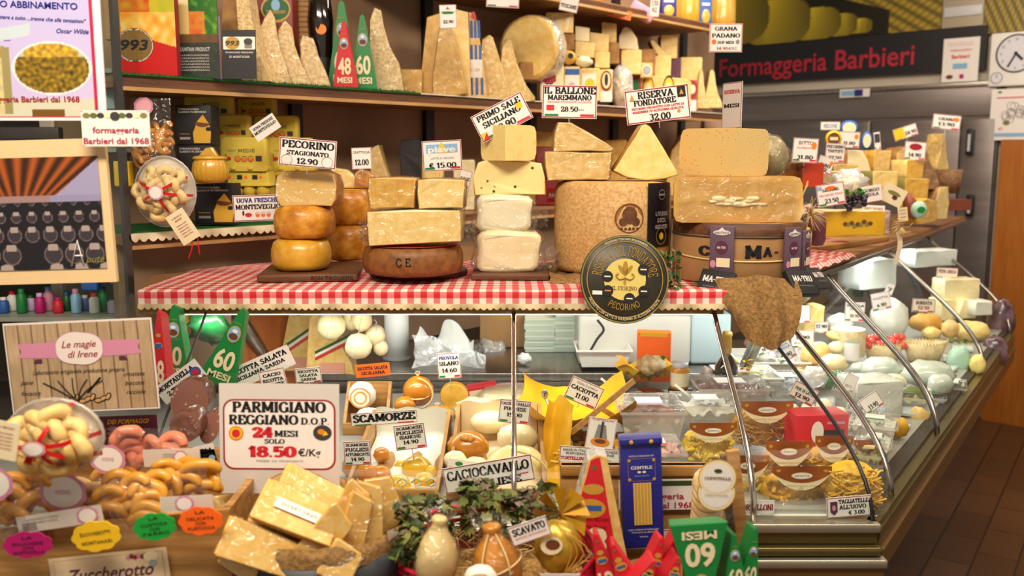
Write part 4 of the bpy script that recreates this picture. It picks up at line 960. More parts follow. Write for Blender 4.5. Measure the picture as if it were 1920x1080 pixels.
# ---------------- boards ----------------
def board(px0,px1,py1,th,dp,name,label,rnd=False,z=ZC,mt='woodd',txt=None,skew=0):
    c = (px0+px1)/2; d = D(c,py1,z); w = (px1-px0)*S(d+dp*.3); p = P(c,py1,d=d); p.z = z+.001
    g = G()
    if rnd: g.lathe([(0,0),(w/2-.005,0),(w/2,.004),(w/2,th-.004),(w/2-.005,th),(0,th)],mt,40,X=Matrix.Translation((0,dp/2,0)) @ Matrix.Diagonal((1,dp/w,1,1)))
    else:
        g.box(-w/2,0,0,w/2,dp,th,mt,.006)
    if txt: write(g,txt,w*.24,th*.5,th*.5,'black',y=-.001,w=w*.42,slab=False)
    return one(g,name,label,'board',p,skew)
board(486,668,530,.02,.28,'serving_board','dark serving board with burnt lettering under the leftmost pecorino wheels',txt='BON TAGLIERE',skew=6)
board(680,870,527,.016,.26,'serving_board','round dark board under the brown wheel with pressed marks',True)
board(883,1028,527,.018,.2,'serving_board','dark wooden board under the stack of film-wrapped white cheeses',skew=-2)
def WH(px0,px1,py0,py1,z=None,df=None):
    c = (px0+px1)/2
    if df is None: df = D(c,py1,z)
    w = (px1-px0)/2; r = w*df/(F-w); dc = df+r; b = P(c,py1,d=df); z0 = z if z is not None else b.z
    return Vector((P(c,py1,d=dc).x,dc,z0)),r,P(c,py0,d=dc).z-z0
def wheel(px0,px1,py0,py1,z,rind,name,label,df=None,bul=.22,top=None,prof=None,fn=None,n=40,lump=.002):
    p,r,h = WH(px0,px1,py0,py1,z,df)
    r /= 1+bul*.6*.3; g = G()
    if prof: g.lathe([(a*r,b*h) for a,b in prof],rind,n)
    else: cutwheel(g,r/(1+bul*.4),h,0,360,rind,rind,n,bul,top=top,e=.03 if bul > .1 else .014)
    if lump: 
        g.lump(lump,22)
    if fn: 
        t = thing(name,label,'cheese',p); g.obj('cheese',t); fn(t,r,h); return p,r,h
    one(g,name,label,'cheese',p); return p,r,h
RP = [(0,0),(.72,0),(.88,.06),(.97,.22),(1,.45),(.98,.68),(.9,.88),(.74,.99),(0,1)]
zb = ZC+.021
p1,r1,h1 = wheel(508,625,446,512,zb,'rindy','pecorino_cheese','smooth golden pecorino wheel at the bottom of the leftmost stack',prof=RP)
p2,r2,h2 = wheel(513,632,384,446,p1.z+h1,'rindo','pecorino_cheese','mottled orange pecorino wheel in the middle of the leftmost stack',df=p1.y-r1,prof=RP,lump=.004)
pp = P(579,384,d=p1.y-r1*.1); zz = p2.z+h2-.002; s = S(pp.y); w = 115*s; h = P(579,322,d=pp.y).z-zz
hunk('pecorino_half','half pecorino in shiny film on top of the leftmost stack','cheese',Vector((pp.x,pp.y-.03,zz)),w,h,.09,[(.08,0),(.92,0),(.99,.2),(1,.6),(.95,.88),(.82,1),(.15,1),(.04,.86),(0,.5),(.02,.2)],mat('pecof','edc97c',.25,'e0b050',10,coat=.9,bump=.5,bs=22),'rindo',0,'wrap')
p1,r1,h1 = wheel(612,700,420,495,zb+.0,'rindo','pecorino_cheese','orange pecorino wheel at the bottom behind the leftmost stack',df=2.55,prof=RP)
p2,r2,h2 = wheel(614,702,354,420,p1.z+h1,'rindo','pecorino_cheese','speckled orange pecorino wheel resting above another behind the leftmost stack',df=2.55,prof=RP)
zz = p2.z+h2
for a,b,t_,lb in ((612,668,316,'film-wrapped pale half cheese behind the PECORINO card'),(664,702,318,'yellow cheese end behind the small GRATTUGIA card')):
    pp = P((a+b)/2,t_,d=2.62); w = (b-a)*S(2.62); hunk('pecorino_half',lb,'cheese',Vector((pp.x,pp.y,zz)),w,pp.z-zz,.07,[(0,0),(1,0),(.97,.6),(.7,.9),(.3,1),(.05,.8)],'paste' if a < 620 else 'rindo',None,8,'wrap')
# brown wheel with marks and red paper
def fn(t,r,h):
    g = G(); X = Matrix.Rotation(R(0),4,'Z')
    for i,ch in enumerate('CE'): write(g,ch,-.012+i*.022-.01,h*.55,.02,'black',y=-r*1.002-.0012,slab=False,wt=1.1)
    g.obj('stamp',t)
    g = G(); g.lathe([(r*.2,h+.0015),(r*.90,h+.0015)],'red',40); g.lathe([(0,h+.002),(r*.62,h+.002)],'yellow',30); 
    for k in range(20): a = k*2*pi/20; g.lathe([(0,.0),(r*.035,.0)],'black',6,X=Matrix.Translation((r*.52*cos(a),r*.52*sin(a),h+.003)))
    g.obj('paper_label',t)
p,r,h = wheel(681,870,458,523,ZC+.018,'rindb','brown_cheese','low brown cheese wheel stamped CE with red and yellow paper on top',bul=.02,fn=fn,lump=.001)
df = p.y-r*.75; zt = p.z+h+.004
pp = P(777,460,d=df); w = 205*S(df); ht = P(777,393,d=df).z-zt
t = thing('cheese_block','long pale cheese block in clear film lying across the brown wheel','cheese',(pp.x,df,zt),-1)
g = G().ext([(-w*.42,0),(w*.42,.012),(w*.43,ht*.5),(w*.42,ht*.97),(0,ht),(-w*.43,ht*.93),(-w*.43,ht*.5)],0,.12,'paste','paste',b=.005).lump(.002,20); g.obj('cheese',t)
g = G(); random.seed(2)
def tuft(g,x0,x1,z0,z1,m='wrap',y=.02,dirx=-1,n=8):
    """puckered end of a film wrapping"""
    for k in range(2):
        g.sheet(lambda u,v: (x0+(x1-x0)*u+.004*sin(v*20+k),y+.03*k+.02*sin(v*9+k*2)*(1-u*.5)+.01*sin(u*12),z0+(z1-z0)*(.5+(v-.5)*(1-.35*u))+.004*sin(u*17+v*5)),n,n,m)
tuft(g,-w*.42,-w*.53,ht*.0,ht*.75); tuft(g,w*.42,w*.55,ht*.1,ht*.8)
g.ext([(-w*.435,-.001),(w*.43,.011),(w*.44,ht*.98),(0,ht*1.02),(-w*.44,ht*.95)],-.002,.124,'wrap').lump(.002,50); g.obj('plastic_wrap',t)
z3_ = zt+ht+.001
for a,b,y0,y1,ps,rd,lb in ((690,780,332,391,'pastey','rindo','film-wrapped golden block with tiny holes, left on the long pale block'),(782,872,335,389,'paste','rindt','film-wrapped pale block, right on the long pale block')):
    pp = P((a+b)/2,y1,d=df+.01); hunk('cheese_block',lb,'cheese',Vector((pp.x,df+.01,z3_)),(b-a)*S(df),P(a,y0,d=df).z-z3_,.1,[(.02,0),(.98,.02),(1,.95),(.6,1),(.03,.95),(0,.5)],ps,rd,0,'wrap')
# stack of white bagged cheeses
zb = ZC+.0195; pA = None
def bagged(px0,px1,py0,py1,df,z0,paste,label,dp=.13,side=None,tl=True,name='bagged_cheese'):
    c = (px0+px1)/2; w = (px1-px0)*S(df); h = P(c,py0,d=df).z-z0; pp = P(c,py1,d=df)
    t = thing(name,label,'cheese',(pp.x,df,z0)); g = G()
    g.ext(smooth2([(-w*.40,0),(w*.30,0),(w*.38,h*.5),(w*.32,h*.97),(-w*.36,h*.98),(-w*.42,h*.5)],3),0,dp,paste,side or paste,b=.015,n=3).lump(.004,16); g.obj('cheese',t)
    g = G(); g.ext(smooth2([(-w*.45,-.0),(w*.38,-.0),(w*.44,h*.5),(w*.36,h),(-w*.40,h),(-w*.47,h*.5)],3),-.004,dp+.004,'wrap',b=.012,n=3).lump(.006,34)
    if tl: tuft(g,w*.34,w*.62,h*.0,h*.7,dirx=1)
    g.obj('plastic_bag',t); return z0+h
zz = bagged(884,1030,434,505,2.34,zb,'pastew','speckled cheese in a loose clear bag at the bottom of the white stack')
zz = bagged(885,1012,366,437,2.35,zz,'mozz','white basket-ribbed cheese in clear bag in the middle of the stack')
pp = P(955,366,d=2.36); w = 138*S(2.36); h = P(955,301,d=2.36).z-zz
hunk('pepper_cheese','pale half cheese dotted with black peppercorns on the white stack','cheese',Vector((pp.x,2.36,zz)),w,h,.12,[(.02,0),(1,0),(.98,.5),(.93,.9),(.7,.98),(.2,1),(.08,.93),(0,.5)],'pepper','paste',0)
zz2 = zz+h
pp = P(942,302,d=2.40); w = 100*S(2.40); h = P(942,236,d=2.40).z-zz2
g = G(); rW = w*.66; cutwheel(g,rW*1.1,h,44,132,mat('pastes','eed489',.4,'d9a84a',30,kind='noise',lo=.5,hi=.8,coat=.4),'paste',14,.03)
one(g,'cheese_sector','pale yellow cube-like cheese sector topping the white stack','cheese',(pp.x+.008,2.30,zz2),-4)
# ---------------- burlap, big wheel ----------------
def crumple(px0,px1,py0,py1,df,z,name,label,mt='burlap',dp=.2,amp=.008,cat='cloth'):
    c = (px0+px1)/2; pp = P(c,py1,d=df); w = (px1-px0)*S(df)
    g = G().sheet(lambda u,v: ((u-.5)*w+.006*sin(v*11),v*dp-.01*sin(u*14),.006+amp*abs(sin(u*17+v*3))+.006*noise.noise(Vector((u*9,v*7,1)))-(.012 if v < .05 else 0)),40,16,mt,th=0)
    return one(g,name,label,cat,(pp.x,df,z))
crumple(1028,1262,490,516,2.27,ZC,'burlap_cloth','crumpled burlap under the big pale wheel',dp=.34)
def fn(t,r,h):
    g = G(); a0 = R(-78); N = 26
    def on(a,z,k=1.0): return (r*k*cos(a),r*k*sin(a),z)
    def disc(ac,zc,rr_,m,k,n=28,ri=0):
        vs = []
        for q in ((ri,rr_) if ri else (rr_,)):
            for j in range(n): t_ = 2*pi*j/n; vs.append(on(ac+q*cos(t_)/r,zc+q*sin(t_),k))
        if ri: g.add(vs,[(j,(j+1) % n,n+(j+1) % n,n+j)[::-1] for j in range(n)],m)
        else: g.add(vs,[list(range(n))],m)
    mt = mat('brand','4a2814',.7,'6d4322',40); ac = R(-80)
    disc(ac,h*.62,.037,'brown',1.012,ri=.034); disc(ac,h*.62,.037,mat('brandb','9a6a32',.7),1.008); disc(ac,h*.66,.019,mt,1.014,14)
    for dx in (-.016,.016,0): disc(ac+dx/r,h*.62-.004-abs(dx)*.3,.011,mt,1.0135+abs(dx)*.02,10)
    for k in range(5): disc(ac+(-.02+.01*k)/r,h*.62-.026,.004,mt,1.015,6)
    g.obj('brand_mark',t)
    g = G(); b0,b1 = R(-62),R(-27); z0,z1 = h*.30,h*.985
    vs = [on(b0+(b1-b0)*i/8,z,1.02) for i in range(9) for z in (z0,z1)]
    g.add(vs,[(2*i,2*i+2,2*i+3,2*i+1) for i in range(8)],'black')
    bm_ = (b0+b1)/2; X = Matrix.Translation(on(bm_,0,1.03)) @ Matrix.Rotation(bm_+pi/2,4,'Z')
    for i,s_ in enumerate(('IL PIU BUONO','LO DICE IL','MONDO INTERO')): write(g,s_,0,h*(.66-.07*i),h*.045,'pale',w=.052 if i != 1 else .036,y=-.0005,slab=False,X=X)
    g.ring(0,h*.86,.013,.0115,-.0005,'grey',20,X=X); g.rect(-.012,h*.85,.012,h*.87,-.0008,'grey',X=X)
    g.ring(0,h*.42,.022,.019,-.0005,'ived',24,X=X); g.ell(0,h*.42,.009,.009,-.0008,'yellow',16,X=X); g.obj('paper_label',t)
pB,rB,hB = wheel(1038,1256,338,488,ZC+.012,'rindg','big_pale_cheese','big tall pale wheel with burnt brand and black label behind the round sign',df=2.30,bul=.05,fn=fn,lump=.002,n=64)
zt = pB.z+hB+.001; df = 2.38
pp = P(1084,338,d=df); w = 124*S(df); h = P(1084,284,d=df).z-zt
hunk('cheese_block','creamy cut block in film on the left of the big pale wheel','cheese',Vector((pp.x,df,zt)),w,h,.12,[(.03,0),(.98,.02),(1,.95),(.5,.97),(0,1),(.0,.5)],'pastet','rindt',0,'wrap')
pp = P(1093,284,d=df); w = 112*S(df); h2 = P(1093,230,d=df).z-zt-h
hunk('cheese_wedge','film-wrapped sloping wedge on top of the creamy cut block','cheese',Vector((pp.x,df,zt+h)),w,h2,.1,[(0,0),(.98,.0),(1,.1),(.9,.26),(.55,.7),(.3,.97),(.1,1),(.04,.7)],'pastet','paste',0,'wrap')
pp = P(1211,336,d=df-.02); w = 120*S(df); h = P(1211,232,d=df-.02).z-zt
hunk('cheese_wedge','large smooth triangular wedge standing at the right on the big pale wheel','cheese',Vector((pp.x,df-.02,zt)),w,h,.09,[(.0,.18),(.2,.06),(.5,0),(.8,.03),(1,.1),(.97,.18),(.75,.6),(.55,.95),(.48,1),(.42,.97),(.2,.55)],'paste','rindo',0,lump=.0015)
# ---------------- round black and gold sign ----------------
mat('signbase','37342a',.4,'2c2a22',20); mat('dgold','b8913a',.35,metal=.35)
s = S(2.13); r = 84*s; g = G(); X0 = Matrix.Rotation(R(90),4,'X')
g.lathe([(0,-.006),(r*.97,-.006),(r,-.004),(r,.002),(r*.97,.006),(0,.006)],'signbase',56,X0)
Y = -.0072; g.ring(0,0,r*.985,r*.955,Y,'ived',56); g.ring(0,0,r*.86,r*.84,Y,'dgold',56)
g.ell(0,0,r*.47,r*.47,Y,mat('sgold','d9c46c',.4),40)
write(g,'RISERVA DEL FONDATORE',0,0,r*.23,'dgold',y=Y-.0004,w=r*1.86,wt=.8,slab=False,bend=(0,0,r*.64,1))
write(g,'PECORINO',0,0,r*.15,'dgold',y=Y-.0004,w=r*.72,wt=.9,slab=False,bend=(0,0,r*.62,-1))
write(g,'PRODOTTO CON LATTE DI MAREMMA DI ALTISSIMA QUALITA',0,0,r*.07,'cream',y=Y-.0008,w=r*1.9,wt=.9,slab=False,bend=(0,0,r*.885,-1))
write(g,'PECORINO TOSCANO STAGIONATO',0,0,r*.05,'cream',y=Y-.0008,w=r*1.0,wt=.9,slab=False,bend=(0,0,r*.905,1))
write(g,'IL FIORINO',0,-r*.2,r*.09,'brown',y=Y-.0008,w=r*.56,wt=.7)
for a_,L_,wd in ((90,.34,.06),(55,.26,.045),(125,.26,.045)):
    cx_,cz_ = r*.14*cos(R(a_)),r*.02+r*.16*sin(R(a_)); g.ell(cx_,cz_+r*.06,r*L_*.5,r*wd,Y-.0008,'dgold',16,a=R(a_))
for sx in (-1,1): g.tube([(0,Y-.001,r*.04),(sx*r*.12,Y-.001,r*.0),(sx*r*.2,Y-.001,r*.08),(sx*r*.15,Y-.001,r*.14)],r*.022,'dgold',4,sm=3)
g.rect(-r*.08,r*.0,r*.08,r*.035,Y-.0012,'dgold'); g.ell(0,-r*.06,r*.03,r*.07,Y-.001,'dgold')
for a_,k in ((172,.40),(215,.46),(285,.44),(330,.50),(30,.47)):
    cx_,cz_ = r*k*cos(R(a_)),r*k*sin(R(a_)); g.ell(cx_,cz_,r*.125,r*.125,Y-.0014,'black',20); g.rect(cx_-r*.07,cz_-r*.015,cx_+r*.07,cz_+r*.015,Y-.0018,'cream' if a_ != 215 else 'oj')
g.rect(-r*.72,-r*.36,-r*.5,-r*.27,Y-.0014,'paper')
o = one(g,'round_sign','round black and gold sign reading RISERVA DEL FONDATORE leaning on the front ledge','sign',P(1171,524,d=2.13)); o.rotation_euler = (R(-8),R(2),0)
# ---------------- kraft drum with purple packs ----------------
pD,rD,hD = WH(1260,1502,412,535,None,2.22); pD.z = ZC+.002; hD = P(1380,412,d=pD.y).z-pD.z
t = thing('wrapped_drum','kraft paper wrapped cheese drum tied with twine at the corner','cheese drum',pD)
g = G().lathe([(0,0),(rD*.97,0),(rD,.004),(rD*1.0,hD*.8),(rD*.985,hD*.97),(rD*.95,hD),(0,hD)],'kraftp',64); g.lathe([(rD*1.004,hD*.80),(rD*1.006,hD*.96),(rD*.97,hD+.001)],'woodd',64); g.lump(.0015,30); g.obj('paper_wrap',t)
g = G().tube([(rD*1.012*cos(a),rD*1.012*sin(a),hD*.47-.012*cos(a+pi/2)) for a in [2*pi*i/60 for i in range(60)]],.0022,'twine',6,closed=True); g.tube([(rD*1.01*cos(a),rD*1.01*sin(a),hD*.78) for a in [2*pi*i/60 for i in range(60)]],.0018,'dgrey',6,closed=True); g.obj('twine',t)
g = G()
def onD(deg): a = R(deg); return Matrix.Translation((rD*1.008*cos(a),rD*1.008*sin(a),0)) @ Matrix.Rotation(a+pi/2,4,'Z')
for deg,s_,w_ in ((-91,'M',.04),(-79,'A',.022),(-71,'-',.012),(-132,'C',.03)): write(g,s_,0,hD*.55,.030 if s_ == 'M' else .022,'black',w=w_,y=-.0012,wt=1.5,X=onD(deg))
g.obj('lettering',t)
def mtpack(deg,label,lean=8,h=.115,w=.058,z0=.03):
    p = pD+Vector((rD*1.05*cos(R(deg)),rD*1.05*sin(R(deg)),0)); t = thing('purple_pack',label,'cheese pack',(p.x,p.y,ZC+z0),deg+90)
    g = G().box(-w/2,-.004,0,w/2,.004,h,mat('mauve','5a4455',.45,'6d5668',8),.002)
    g.ell(0,h*.86,w*.36,h*.055,-.0052,'pale'); g.poly([(-w*.2,h*.88),(0,h*.97),(w*.2,h*.88)],-.0054,'pale'); write(g,'AMATRICE',0,h*.855,h*.05,'ink',w=w*.62,y=-.006,slab=False)
    g.ell(0,h*.55,w*.26,w*.28,-.0052,'plum'); write(g,'MA-TRU',0,h*.55,h*.05,'pale',w=w*.36,y=-.006); g.rect(-w*.2,h*.14,w*.36,h*.33,-.0052,'cream'); g.ell(-w*.34,h*.2,w*.12,h*.08,-.0054,'rose'); g.obj('card',t)
    g = G(); X = Matrix.Translation((0,-.006,0)) @ Matrix.Rotation(R(-38),4,'X') @ Matrix.Rotation(R(6),4,'Y')
    X = X @ Matrix.Scale(1.3,4); g.box(-w*.55,-.012,-h*.48,w*.55,.0,.0,'ink',.002,X=X); write(g,'MA-TRU',0,-h*.18,h*.11,'pale',w=w*.86,y=-.0135,X=X,wt=1.2); write(g,'ALTISSIMA QUALITA',0,-h*.32,h*.025,'grey',w=w*.7,y=-.0135,X=X,slab=False); g.obj('flap',t)
mtpack(-116,'purple pack with black MA-TRU flap on the left of the kraft drum'); mtpack(-56,'purple pack with black MA-TRU flap on the right front of the kraft drum',h=.11); mtpack(-34,'purple pack hanging at the far right side of the kraft drum',h=.10)
zt = pD.z+hD; df = 2.24
pp = P(1383,414,d=df+.03); w = 238*S(df+.03); h = P(1383,332,d=df+.03).z-zt
g = G(); mat('pasteo','ddb060',.42,'e6c078',9,bump=.25,bs=24,coat=.5,c3='cf9c48')
t = thing('cheese_half','big golden half wheel in shiny film lying on the kraft drum','cheese',(pp.x,df+.03,zt+.001))
cutwheel(g,w/2,h,0,180,'pasteo','rindt',30,.03,top='rindt'); g.lump(.003,14); g.obj('cheese',t)
g = G(); g.sheet(lambda u,v: ((u-.5)*w*.95,-.004-.005*math.exp(-((v-.5-.06*sin(u*9))/.09)**2)*abs(sin(u*23)),h*(.04+v*.92)),50,20,'wrap'); [g.ball((w*(-.2+.045*i),.0,h*(.46+.07*sin(i*2.1))),(.014+.005*(i % 3),.005,.004+.003*(i % 2)),'pastew',10,6,amp=.5,seed=i) for i in range(9)]; g.obj('plastic_wrap',t)  # pale lumps model film crumples, their white highlights put into the colour
zt2 = zt+h; pp = P(1371,331,d=df+.06)
g = G(); w = 150*S(df+.1); h = P(1372,241,d=df+.08).z-zt2; cutwheel(g,w*.78,h,48,138,mat('pastep','a87c38',.45,'e0bf78',90,kind='spots',lo=.08,hi=.2,coat=.3),'rindt',16,.05,top='rindt'); g.lump(.002,16)
one(g,'cheese_sector','quarter wheel with its corner to the front on the big golden half wheel','cheese',(P(1376,331,d=df+.05).x,df+.05,zt2+.001),-3)
zz = zt+.001; g = G(); pp = P(1438,312,d=2.55)
t = thing('bagged_cheese','dark round cheese in a net-marked bag behind the quarter wheel','cheese',pp+Vector((0,0,-.01))); w = 80*S(2.55); G().ball((0,.0,w*.30),(w*.5,w*.4,w*.5),mat('netb','8a7a50',.5,'b0a070',30)).obj('cheese',t); G().ball((0,0,w*.3),(w*.54,w*.44,w*.54),'wrap',amp=.2).obj('plastic_bag',t)
# burlap hanging from the corner
bp = P(1426,520,d=2.15)
def hang(u,v):
    w = (168-76*v**1.5)*S(2.1); x = (u-.5)*w+.02*v; q = v*.135
    y = -.02*sin(pi*u)-.012*sin(u*13)-.02*v; z = -q-.03*(1-abs(2*u-1))**.7*v+.012*(1-v)*(-abs(u-.5)*2)
    return (x,y+(.05*(1-v)**3),z)
g = G().sheet(hang,30,26,'burlap').lump(.006,22)
one(g,'burlap_cloth','burlap cloth hanging in a point over the ledge corner under the drum','cloth',bp)
crumple(1262,1500,500,545,2.17,ZC-.012,'burlap_cloth','crumpled burlap spread under the kraft drum',dp=.42,amp=.006)
# ---------------- parsley ----------------
def leaves(g,n,box,size,mats,seed=1,up=.3):
    random.seed(seed)
    for i in range(n):
        c = Vector([random.uniform(a,b) for a,b in box]); X = Matrix.Translation(c) @ Euler((random.uniform(-1,1)-up,random.uniform(-.8,.8),random.uniform(0,6.3))).to_matrix().to_4x4()
        s = size*random.uniform(.6,1.3); m = random.choice(mats)
        ol = [(0,-.6),(.35,-.35),(.6,-.1),(.38,0),(.55,.4),(.2,.3),(0,.8),(-.2,.3),(-.55,.4),(-.38,0),(-.6,-.1),(-.35,-.35)]
        g.add([(0,0,.12*s)]+[(a*s,b*s,-.15*s*abs(a)) for a,b in ol],[(0,1+k,1+(k+1) % 12) for k in range(12)],m,False,X)
    return g
g = leaves(G(),90,((-.03,.02),(0,.03),(-.06,.05)),.011,['leafd','dgreen','leaf'],4)
for i in range(4): g.tube([(-.01*i+.015,.012,.05),(-.012*i+.02,.01,-.02),(-.01*i,.0,-.06)],.0012,'leaf',4)
one(g,'parsley_bunch','small bunch of dark green parsley between round sign and drum','parsley',P(1262,512,d=2.16))
# ================= price signs above the front ledge =================
E = lambda g,w,h: None
def f(g,w,h): g.ell(-w*.36,-h*.3,w*.1,h*.12,-.001,'pale'); g.ring(-w*.36,-h*.3,w*.1,w*.092,-.0012,'grey',20); g.ring(w*.35,-h*.28,w*.1,w*.092,-.0012,'grey',20)
sign(577,287,106,52,2.30,[('PECORINO',.78,.25,.92,'ink'),('STAGIONATO',.48,.15,.74,'ink'),('12.90',.2,.2,.38,'ink')],'price card reading PECORINO STAGIONATO 12.90 over the leftmost stack',roll=5,pin=14,flag=False,extra=f,border='dred')
sign(678,297,37,40,2.45,[('GRATTUGIA',.78,.12,.85,'ink','n'),('12.00',.32,.26,.7,'ink')],'small card reading 12.00 right of the PECORINO card',roll=-2,pin=14,flag=False)
def f(g,w,h):
    g.rect(-w*.4,h*.1,w*.4,h*.38,-.001,'lblue'); g.poly([(-w*.15,h*.1),(0,h*.46),(w*.15,h*.1)],-.0014,'yellow'); sans(g,'piave',0,h*.22,h*.2,'paper',y=-.0018,w=w*.7,bold=.03)
sign(829,292,73,56,2.40,[('LATTE DI PECORA',.42,.06,.6,'grey','n'),('€ 15.00',.19,.17,.7,'ink')],'price card with blue and yellow header reading € 15.00',roll=-3,pin=14,extra=f)
def f(g,w,h): g.rect(-w*.47,-h*.45,-w*.36,-h*.2,-.001,'yellow'); g.rect(w*.3,h*.0,w*.42,h*.2,-.001,'yellow'); g.poly([(-w*.47,-h*.45),(-w*.36,-h*.2),(-w*.36,-h*.45)],-.0014,'red')
o = sign(941,220,104,53,2.34,[('PRIMO SALE',.80,.2,.84,'ink'),('SICILIANO',.52,.2,.74,'ink'),('12.90',.22,.24,.40,'ink')],'tilted price card reading PRIMO SALE SICILIANO 12.90 on the white stack',roll=-27,pin=6,extra=f)
def f(g,w,h): g.rect(-w*.42,-h*.26,-w*.28,-h*.1,-.001,'red')
sign(1068,191,101,60,2.42,[('IL BALLONE',.84,.2,.94,'ink'),('MAREMMANO',.63,.15,.8,'ink'),('PECORINO STAGIONATO IN GROTTA',.49,.055,.8,'red','n'),('28.50',.28,.15,.32,'ink'),('€/KG',.26,.05,.1,'ink','n',.22)],'price card reading IL BALLONE MAREMMANO 28.50 above the sloping wedge',roll=1,pin=12,extra=f)
def f(g,w,h): g.rect(w*.32,h*.14,w*.45,h*.45,-.001,'black'); g.poly([(w*.35,h*.22),(w*.385,h*.38),(w*.42,h*.22)],-.0014,'gold'); g.poly([(-w*.43,h*.18),(-w*.39,h*.38),(-w*.35,h*.18)],-.0014,'gold'); g.ell(w*.32,-h*.26,w*.025,h*.05,-.001,'oj')
sign(1233,196,118,62,2.40,[('RISERVA',.82,.2,.56,'ink','s',-.02),('FONDATORE',.60,.17,.66,'ink','s',-.04),('PECORINO PRODOTTO CON LATTE DI',.44,.065,.82,'red'),('MAREMMA DI ALTISSIMA QUALITA',.34,.065,.8,'red'),('32.00',.15,.2,.34,'ink','s',.02)],'price card reading RISERVA FONDATORE 32.00 above the big triangular wedge',roll=-7,pin=12,extra=f,flag=False)
# ================= lower wall shelf =================
zf = ZS1+.008
def LS(px0,py0,px1,py1,off):
    """pixel box at the shelf column depth"""
    c = (px0+px1)/2; p = SH(c,off,zf); b,w,h = BX(px0,py0,px1,py1,d=p.y); return b,w,h
mat('eggd','c7ae36',.85,'b69c2c',20,bump=.3,bs=90)
def eggbox(px0,py0,px1,py1,off,label,open_=True):
    b,w,h = LS(px0,py0,px1,py1,off); t = thing('egg_carton',label,'egg carton',b,-2,'yellow egg cartons stacked on the wall shelf')
    g = G().ext(rr(-w*.47,h*.02,w*.47,h,h*.16),.008,.05,'egggcart',b=.008); g.ext(rr(-w*.5,-h*.02,w*.5,h*.14,h*.06),-.004,.05,'egggcart',b=.004)
    for k in (-1,1): g.box(w*.17*k-w*.05,-.010,h*.02,w*.17*k+w*.05,0,h*.12,'egggcart',.003)
    g.obj('lid',t)
    g = G(); write(g,'MEDIE',w*.08,h*.60,h*.10,'dgrey',w=w*.34,y=.007,slab=False); write(g,'FRESCHE',-w*.22,h*.60,h*.06,'grey',w=w*.18,y=.007,slab=False)
    for k in range(3): g.ell(-w*.1+w*.13*k,h*.33,w*.055,h*.055,.0066,'orange',12); g.ring(-w*.1+w*.13*k,h*.35,w*.06,w*.052,.0064,'dgrey',12)
    g.ell(-w*.28,h*.36,w*.05,h*.06,.0066,'red',12); g.tube([(-w*.32,.006,h*.28),(-w*.33,.006,h*.5)],.001,'ink',4); g.rect(w*.26,h*.28,w*.38,h*.44,.0066,'dgrey'); g.obj('print',t); return b,w,h
eggbox(440,172,516,228,.24,'yellow egg carton, right one of the two at the very back')
eggbox(340,172,436,228,.26,'yellow egg carton, left one at the very back behind the black boxes')
eggbox(400,214,468,268,.18,'yellow egg carton in the middle row beside the upper black box')
eggbox(470,216,560,270,.17,'yellow egg carton in the middle row behind the tilted white card')
eggbox(407,257,502,320,.11,'front upright yellow egg carton with printed eggs facing forward')
eggbox(496,258,590,320,.10,'yellow egg carton half hidden behind the PECORINO card')
def eggflat(px0,py0,px1,py1,off,label):
    b,w,h = LS(px0,py0,px1,py1,off); t = thing('egg_carton',label,'egg carton',b,0,'yellow egg cartons stacked on the wall shelf')
    g = G().ext([(-w*.5,h*.5),(w*.5,h*.5),(w*.44,h),(-w*.44,h)],0,.09,'egggcart',b=.004); g.box(-w*.52,-.004,h*.44,w*.52,.095,h*.54,'egggcart',.003); g.obj('lid',t)
    g = G()
    for k in range(3): g.ball(((k-1)*w*.3,.02,h*.24),(w*.16,.03,h*.26),'eggd')
    g.box(-w*.46,.03,0,w*.46,.08,h*.4,'eggd'); g.obj('tray',t)
    g = G(); 
    for k in (-.25,.1): g.rect(w*k,h*.7,w*(k+.12),h*.86,-.001,'ink')
    for k in (-.42,-.05,.3): g.ell(w*k,h*.78,w*.04,h*.06,-.001,'orange',10)
    g.obj('print',t)
eggflat(426,321,507,372,.10,'closed yellow egg carton lying below the front upright carton'); eggflat(500,322,560,372,.11,'closed yellow egg carton lying behind the topmost pecorino half')
def ceramics_box(px0,py0,px1,py1,off,label,rz=-2):
    b,w,h = LS(px0,py0,px1,py1,off); t = thing('dish_box',label,'box',b,rz,'black boxes picturing a yellow cheese dish')
    G().box(-w/2,0,0,w/2,.07,h,'ink',.002).obj('box',t); g = G()
    write(g,'FORMAGGIERA',-w*.12,h*.9,h*.045,'paper',w=w*.6,y=-.001,slab=False); write(g,'CLASSICA IN CERAMICA',-w*.02,h*.83,h*.045,'paper',w=w*.8,y=-.001,slab=False); write(g,'PARMIGIANO',-w*.26,h*.28,h*.03,'gold',w=w*.3,y=-.001,slab=False); g.rect(-w*.4,h*.14,-w*.1,h*.2,-.001,'grey')
    g.poly([(w*.0,h*.05),(w*.46,h*.05),(w*.49,h*.3),(w*.45,h*.52),(w*.08,h*.52),(-w*.02,h*.3)],-.0012,'ceram'); g.ell(w*.26,h*.54,w*.2,h*.09,-.0016,'brown'); g.poly([(w*.1,h*.58),(w*.28,h*.76),(w*.44,h*.54)],-.002,'ceram'); g.ell(w*.42,h*.4,w*.07,h*.05,-.002,'ink'); g.obj('print',t)
ceramics_box(331,197,398,272,.05,'black box picturing a yellow cheese dish, topmost of the three')
ceramics_box(334,271,400,348,.05,'black box picturing a yellow dish, behind the real ceramic dish')
ceramics_box(366,344,440,420,.03,'black box picturing a yellow dish, standing lowest on the green felt')
b,w,h = LS(357,276,425,344,.02); b = P(391,343,d=2.52)
t = thing('ceramic_cheese_dish','round ribbed yellow ceramic cheese dish with lid on the lowest black box','cheese dish',b+Vector((0,.02,0))); w = 68*S(2.52); h = P(391,276,d=2.52).z-b.z
